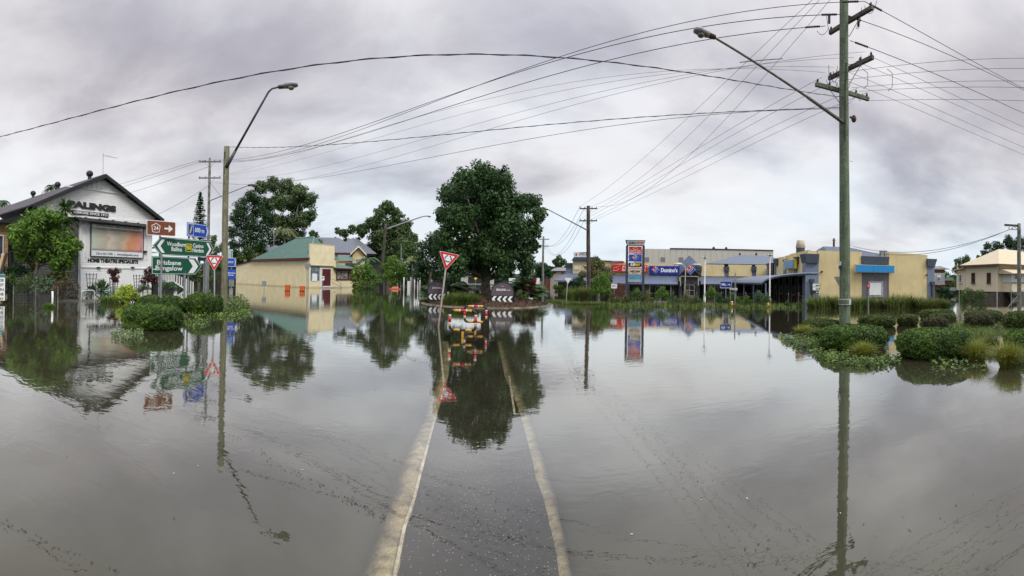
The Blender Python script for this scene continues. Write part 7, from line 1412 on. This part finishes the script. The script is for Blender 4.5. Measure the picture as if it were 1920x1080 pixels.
shrub('bright yellow green croton shrub in front of the white wall', [(228, 548, 15), (244, 545, 15), (216, 560, 12), (236, 562, 15), (254, 558, 11)], 24, LF_YEL, .15, 60, .9); shrub('dark red cordyline under the banner window', [(213, 514, 8), (220, 508, 6), (207, 508, 6), (216, 524, 8)], 31.5, LF_RED, .22, 46, .4, asp=.25); shrub('larger dark red cordyline at the shop corner', [(277, 510, 9), (288, 506, 9), (282, 522, 11), (292, 526, 9), (270, 525, 8)], 31.0, LF_RED, .22, 46, .6, asp=.25)
shrub('blue green leafy clump beside the red cordyline', [(268, 538, 8), (276, 540, 7), (262, 543, 6)], 29, LF_PALE, .15, 60, .4, asp=.3); shrub('green strappy clump in front of the white steps', [(308, 532, 9), (320, 534, 8), (300, 538, 7), (328, 540, 6)], 31, LF_PALE, .18, 55, .4, asp=.25)
P = base(192, 27.5); r_ = thing('agave', 'big pale green agave rosettes before the trellises', 'agave', (P.x, P.y, 0)); mesh_np('rosette', spikes((0, 0, .45), 110, 1.15, .08, .5), 4, LF_PALE, r_); mesh_np('rosette', spikes((-.75, -.3, .3), 80, .9, .07, .5), 4, LF_PALE, r_); MB().tube([(0, 0, -.3), (0, 0, .45)], .12, 8).build('stem', BARK, r_)
grass_clump('grassy weeds at the foot of the croton shrub', 205, 23.5, .6, .5, 700, GR_GREEN, .5, w_=.02); grass_clump('grassy weeds by the drowned white post', 92, 20, .35, .3, 300, LF_BRIGHT, .25, w_=.04)
# trellises
for k, (px, w0, w1, y0, y1) in enumerate(((171, 26, 12, 512, 543), (213, 22, 14, 520, 541), (258, 24, 12, 515, 538))):
    d = 30.5 + k * .9; P = base(px, d); s = d / F; z0, z1 = zat(P.x, P.y, y1), zat(P.x, P.y, y0); m = MB(); n = 4
    for j in range(n): q = j / (n - 1) - .5; m.tube([(q * w1 * s, 0, z0 - .6), (q * w0 * s, 0, z1)], .025, 4)
    for j in range(4): zz_ = z0 + (z1 - z0) * (.15 + .25 * j); wj = w1 + (w0 - w1) * (.15 + .25 * j); m.tube([(-wj * s / 2 - .05, .01, zz_), (wj * s / 2 + .05, .01, zz_)], .022, 4)
    o = m.build('fan_trellis', CHAR, None, loc=(P.x, P.y, 0), rz=SF1.rz + .1); tag(o, ('black fan trellis behind the agave', 'black fan trellis behind the small red cordyline', 'black fan trellis left of the larger red cordyline')[k], 'trellis', 'fan trellises on the white wall')
# wire fence and gate and post
A, B = base(25, 22.5), base(150, 22.5); fw_ = Frame(A, B); r_ = thing('wire_fence', 'sagging wire mesh garden fence left of the small gate', 'fence', tuple(A), fw_.rz); m = MB(); zt_ = zat(A.x, A.y, 545)
nx_ = int(fw_.len / .14)
for k in range(nx_): m.tube([(k * .14, 0, -.4), (k * .14, 0, .82)], .007, 3, False)
for k in range(9): m.tube([(0, 0, -.1 + k * .115), (fw_.len, 0, -.1 + k * .115)], .006, 3, False)
m.build('wire_mesh', mat('dull_wire', (.07, .07, .065)), r_); 
for k in range(4): MB().tube([(k * fw_.len / 3, 0, -.5), (k * fw_.len / 3, 0, .9)], .03, 6).build('post', GREYW, r_)
A, B = base(180, 24), base(222, 25.5); fw2 = Frame(A, B); r_ = thing('wire_fence', 'short wire mesh fence between the gate and the croton shrub', 'fence', tuple(A), fw2.rz); m = MB()
for k in range(int(fw2.len / .12)): m.tube([(k * .12, 0, -.4), (k * .12, 0, .8)], .006, 3, False)
for k in range(8): m.tube([(0, 0, .0 + k * .11), (fw2.len, 0, .0 + k * .11)], .006, 3, False)
m.build('wire_mesh', mat('green_wire', (.06, .14, .11)), r_); MB().tube([(0, 0, -.5), (0, 0, .95)], .025, 6).build('post', GALV, r_)
A, B = base(152.5, 22.8), base(177, 23.2); fg = Frame(A, B); r_ = thing('garden_gate', 'small white tubular garden gate with wire infill in front of the shop corner', 'gate', tuple(A), fg.rz); w_ = fg.len; zg = zat(A.x, A.y, 544.5)
MB().tube([(0, 0, -.3), (0, 0, zg - .12), (.04, 0, zg - .03), (.14, 0, zg), (w_ - .14, 0, zg), (w_ - .04, 0, zg - .03), (w_, 0, zg - .12), (w_, 0, -.3)], .022, 8).build('frame', TRIM, r_, True); m = MB()
for k in range(8): m.tube([(w_ * (k + .5) / 8, 0, -.3), (w_ * (k + .5) / 8, 0, zg)], .005, 3, False)
for k in range(8): m.tube([(0, 0, k * .11), (w_, 0, k * .11)], .005, 3, False)
m.build('wire_infill', GALV, r_)
P = base(98, 20.6); tag(MB().tube([(0, 0, -.8), (.02, 0, .3), (0, 0, zat(P.x, P.y, 546))], .05, 8).build('white_post', TRIM, None, True, loc=(P.x, P.y, 0)), 'crooked white post standing in the water in front of the wire fence', 'post')
# ---- clipped shrubs
def bush(label, px0, px1, yt, yb, m_, d=None, ls=.05, n=9000, group=None, dy=1.0, p=2.6, flat=.55):
    d = d or dist_at((px0 + px1) / 2, yb); pc = (px0 + px1) / 2; P = base(pc, d); hwid = (px1 - px0) / 2 * d / F; zt_ = zat(P.x, P.y, yt) - ls * .9; dc = d + hwid * dy * .55; P = base(pc, dc); hwid *= dc / d * .97
    r_ = thing('clipped_shrub', label, 'clipped shrub', (P.x, P.y, 0), -math.atan2(P.x, P.y), group)
    zc2 = zt_ * .42; rz_ = zt_ - zc2
    u = rand_dirs(n); u = u[u[:, 2] > -.75]
    def sup(u, s=1.0):
        k = (np.abs(u[:, 0]) ** p + np.abs(u[:, 1]) ** p + np.abs(u[:, 2]) ** 3.4) ** (-1 / 2.9)
        lump = 1 + .035 * np.sin(u[:, 0] * 11 + px0) * np.cos(u[:, 1] * 9 + yt) + .035 * np.sin(u[:, 2] * 13 + px1) * np.sin(u[:, 0] * 17 + yt) - .08 * np.clip(-u[:, 2], 0, 1)
        return u * (k * lump * s)[:, None] * [hwid, hwid * dy, rz_]
    Q = sup(u, 1.0) * (1.03 - .15 * rng.random(len(u)) ** 1.3)[:, None]; nn_ = u.copy(); Q[:, 2] += zc2; Q[:, 2] = np.maximum(Q[:, 2], -.02 + .1 * rng.random(len(Q)))
    mesh_np('foliage', leaves(Q, nn_ * 1.0 + [0, 0, .25], ls * 1.25, .5, 1.1), 4, m_, r_)
    m = MB(); m.ball((0, 0, 0), (1, 1, 1), 26, 14); V = np.array(m.v); m.v = [tuple(v) for v in (sup(V / (np.linalg.norm(V, axis=1, keepdims=True) + 1e-9), .86) + [0, 0, zc2 * .98])]; m.build('dark_fill_core', HCORE, r_, True); return r_  # solid dark core added as fill inside the leaves
bush('front clipped green shrub on the left island, nearest the camera', 229, 343, 571, 624, LF_HEDGE, d=13.0, ls=.055, n=17000, group='clipped shrubs on the left island')
bush('clipped shrub behind the front one on the left island, at the sign post', 256, 346, 552, 584, LF_HEDGE, d=17.6, ls=.06, n=11000, group='clipped shrubs on the left island')
bush('clipped shrub nearest the weathered pole on the left island', 345, 419, 549, 586, LF_HEDGE, d=17.8, ls=.06, n=10000, group='clipped shrubs on the left island')
gR = 'clipped shrubs in the right garden bed'
bush('wide dark clipped shrub at the foot of the green pole', 1536, 1664, 611, 661, LF_HEDGE, d=11.0, ls=.05, n=19000, group=gR)
bush('largest dark clipped shrub, right of the green pole, nearest the camera', 1680, 1826, 618, 676, LF_HEDGE, d=9.9, ls=.045, n=24000, group=gR)
bush('small low clipped shrub behind the green pole to its left', 1504, 1576, 598, 618, LF_HEDGE2, d=15.5, ls=.06, n=7000, group=gR)
bush('flat clipped shrub just right of the green pole, behind the front row', 1609, 1679, 590, 614, LF_HEDGE2, d=16.6, ls=.06, n=8000, group=gR)
bush('small round clipped shrub in the gap right of the flat one', 1682, 1722, 588, 611, LF_HEDGE2, d=17.2, ls=.06, n=5000, group=gR)
bush('long clipped shrub at the back near the wing end', 1724, 1790, 579, 600, LF_HEDGE2, d=20, ls=.07, n=7000, group=gR)
bush('yellowish clipped shrub overlapping the long back one', 1742, 1793, 586, 604, LF_HEDGE2, d=17.8, ls=.06, n=6000, group=gR)
bush('brownish low clipped shrub in front of the yellowish one', 1728, 1778, 593, 616, leafmat('leaf_hedge_brown', (.075, .08, .03), (.04, .04, .02), .5), d=15.8, ls=.06, n=6000, group=gR)
bush('long clipped shrub behind, in front of the cream house', 1808, 1881, 581, 602, LF_HEDGE2, d=19.5, ls=.07, n=7000, group=gR)
bush('brownish clipped shrub in front of the long one by the cream house', 1809, 1864, 586, 610, leafmat('leaf_hedge_brown', (.075, .08, .03), (.04, .04, .02), .5), d=16.4, ls=.06, n=7000, group=gR)
bush('clipped shrub cut by the right edge, upper one', 1881, 1945, 583, 612, LF_HEDGE2, d=15.6, ls=.06, n=8000, group=gR)
bush('dark clipped shrub cut by the right edge, lower one', 1884, 1985, 618, 664, LF_HEDGE, d=10.6, ls=.05, n=12000, group=gR)
gT = 'yellow green tussocks in the right garden bed'
grass_clump('yellow tussock in front of the dark shrub at the green pole', 1620, 9.9, .52, .50, 1000, GR_YEL, .12, group=gT, w_=.012); grass_clump('yellow tussock at the right end of the largest shrub', 1832, 9.6, .62, .55, 1300, GR_YEL, .16, group=gT, w_=.012); grass_clump('big yellow tussock nearest the right edge', 1890, 8.9, .68, .60, 1500, GR_YEL, .16, group=gT, w_=.012)
grass_clump('darker tussock behind the two big yellow ones', 1858, 11.2, .5, .5, 900, leafmat('grass_olive', (.13, .16, .035), (.07, .10, .02), .4), .18, group=gT, w_=.014); grass_clump('low yellowish tussock left of the green pole', 1508, 14.5, .42, .45, 700, GR_YEL, .25, group=gT, w_=.018); grass_clump('second low tussock left of the green pole', 1532, 13.6, .42, .45, 700, leafmat('grass_olive', (.13, .16, .035), (.07, .10, .02), .4), .2, group=gT, w_=.018)
grass_clump('grass behind the gap of the small clipped shrubs', 1800, 16.5, .35, .5, 700, GR_GREEN, .7, group=gT, w_=.018, sx=1.4); grass_clump('grass in the middle of the bed before the long clipped shrubs', 1850, 14.8, .30, .5, 1200, GR_GREEN, 1.1, group=gT, w_=.016, sx=1.3); grass_clump('wispy grass on the left island front, left corner', 248, 12.7, .38, .3, 700, GR_GREEN, .3, w_=.012)
# ---- floating weed mats, debris and wire-reflection flecks
def weed(label, pts, n, m_, sz=.09, hgt=.12):
    P_ = []
    (xs_, ys_) = zip(*pts); k = 0
    def inside(x, y):
        c = False; j = len(pts) - 1
        for i in range(len(pts)):
            if ((pts[i][1] > y) != (pts[j][1] > y)) and x < (pts[j][0] - pts[i][0]) * (y - pts[i][1]) / (pts[j][1] - pts[i][1] + 1e-9) + pts[i][0]: c = not c
            j = i
        return c
    while len(P_) < n and k < n * 30:
        k += 1; x, y = random.uniform(min(xs_), max(xs_)), random.uniform(min(ys_), max(ys_))
        if inside(x, y) and (math.sin(x * .19 + y * .5) * math.sin(y * .43 - x * .07) > -.45 or random.random() < .2): p = G(x, y, 0); P_.append((p.x, p.y, random.random() ** 2 * hgt + .01))
    P_ = np.array(P_); return tag(mesh_np('floating_weed', leaves(P_, np.tile([0, 0, 1.], (len(P_), 1)), sz, .7, .8), 4, m_), label, 'water weed', kind='stuff')
LW = leafmat('weed_leaf', (.14, .21, .04), (.035, .07, .02), .65)
weed('mat of floating water weed in front of the shrub at the green pole', [(1512, 657), (1545, 660), (1600, 668), (1690, 672), (1690, 682), (1650, 690), (1600, 688), (1545, 680)], 1500, LW, .07); weed('thin strip of floating weed left of the green pole', [(1458, 632), (1500, 628), (1550, 640), (1545, 652), (1500, 655), (1470, 645)], 900, LW, .07); weed('sparse floating weed under the largest clipped shrub', [(1740, 672), (1800, 676), (1850, 690), (1800, 698), (1750, 690)], 180, LW, .08)
weed('pale leafy weed in front of the near left shrub', [(208, 622), (268, 622), (270, 636), (230, 642), (208, 634)], 900, leafmat('weed_pale', (.22, .28, .14), (.08, .12, .04), .6), .05); weed('weed mat around the foot of the weathered pole', [(345, 583), (420, 578), (466, 570), (470, 588), (430, 598), (345, 594)], 2200, LW, .085, .15); weed('loose weed right of the near left shrub', [(345, 602), (385, 600), (398, 608), (370, 613), (348, 612)], 500, LW, .08, .06)
weed('leafy creeper heap right of the weathered pole', [(425, 562), (450, 558), (468, 575), (460, 588), (428, 588)], 1500, LW, .10, .40); weed('low weed fringe around the right garden bed', [(1600, 598), (1700, 604), (1800, 600), (1900, 606), (1915, 625), (1840, 622), (1750, 612), (1640, 606)], 700, GR_GREEN, .08, .10)
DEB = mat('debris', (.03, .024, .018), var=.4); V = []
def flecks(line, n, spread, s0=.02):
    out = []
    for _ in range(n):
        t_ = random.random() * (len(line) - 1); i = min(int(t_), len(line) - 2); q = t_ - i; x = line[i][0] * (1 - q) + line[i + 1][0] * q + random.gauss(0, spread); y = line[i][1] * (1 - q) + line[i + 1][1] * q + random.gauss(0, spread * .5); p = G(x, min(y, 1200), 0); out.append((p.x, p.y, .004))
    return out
C_ = flecks([(1240, 840), (1330, 930), (1420, 1010), (1480, 1075)], 45, 26) + flecks([(430, 815), (540, 880), (640, 930), (720, 975)], 150, 6) + flecks([(760, 930), (900, 980), (1020, 990)], 60, 22) + flecks([(0, 975), (110, 1030), (230, 1078)], 50, 5) + flecks([(1500, 1000), (1900, 960)], 30, 40) + flecks([(100, 760), (900, 1060)], 25, 160)  # flecks along the lower left line imitate the reflected wires
C_ = np.array(C_); tag(mesh_np('debris_with_reflections', leaves(C_, np.tile([0, 0, 1.], (len(C_), 1)), .022 * rng.uniform(.3, 1.6, len(C_)), .22, .05, .6), 4, DEB), 'dark twigs and leaf litter on the flood, some flecks drawn as wire reflections', 'debris', kind='stuff')
C_ = np.array(flecks([(60, 850), (560, 900)], 5, 60) + flecks([(1160, 980), (1700, 900)], 4, 50)); tag(mesh_np('pale_flecks', leaves(C_, np.tile([0, 0, 1.], (len(C_), 1)), .022, .3, .05), 4, mat('pale_fleck', (.6, .58, .5))), 'few pale petals floating on the open water', 'debris', kind='stuff')
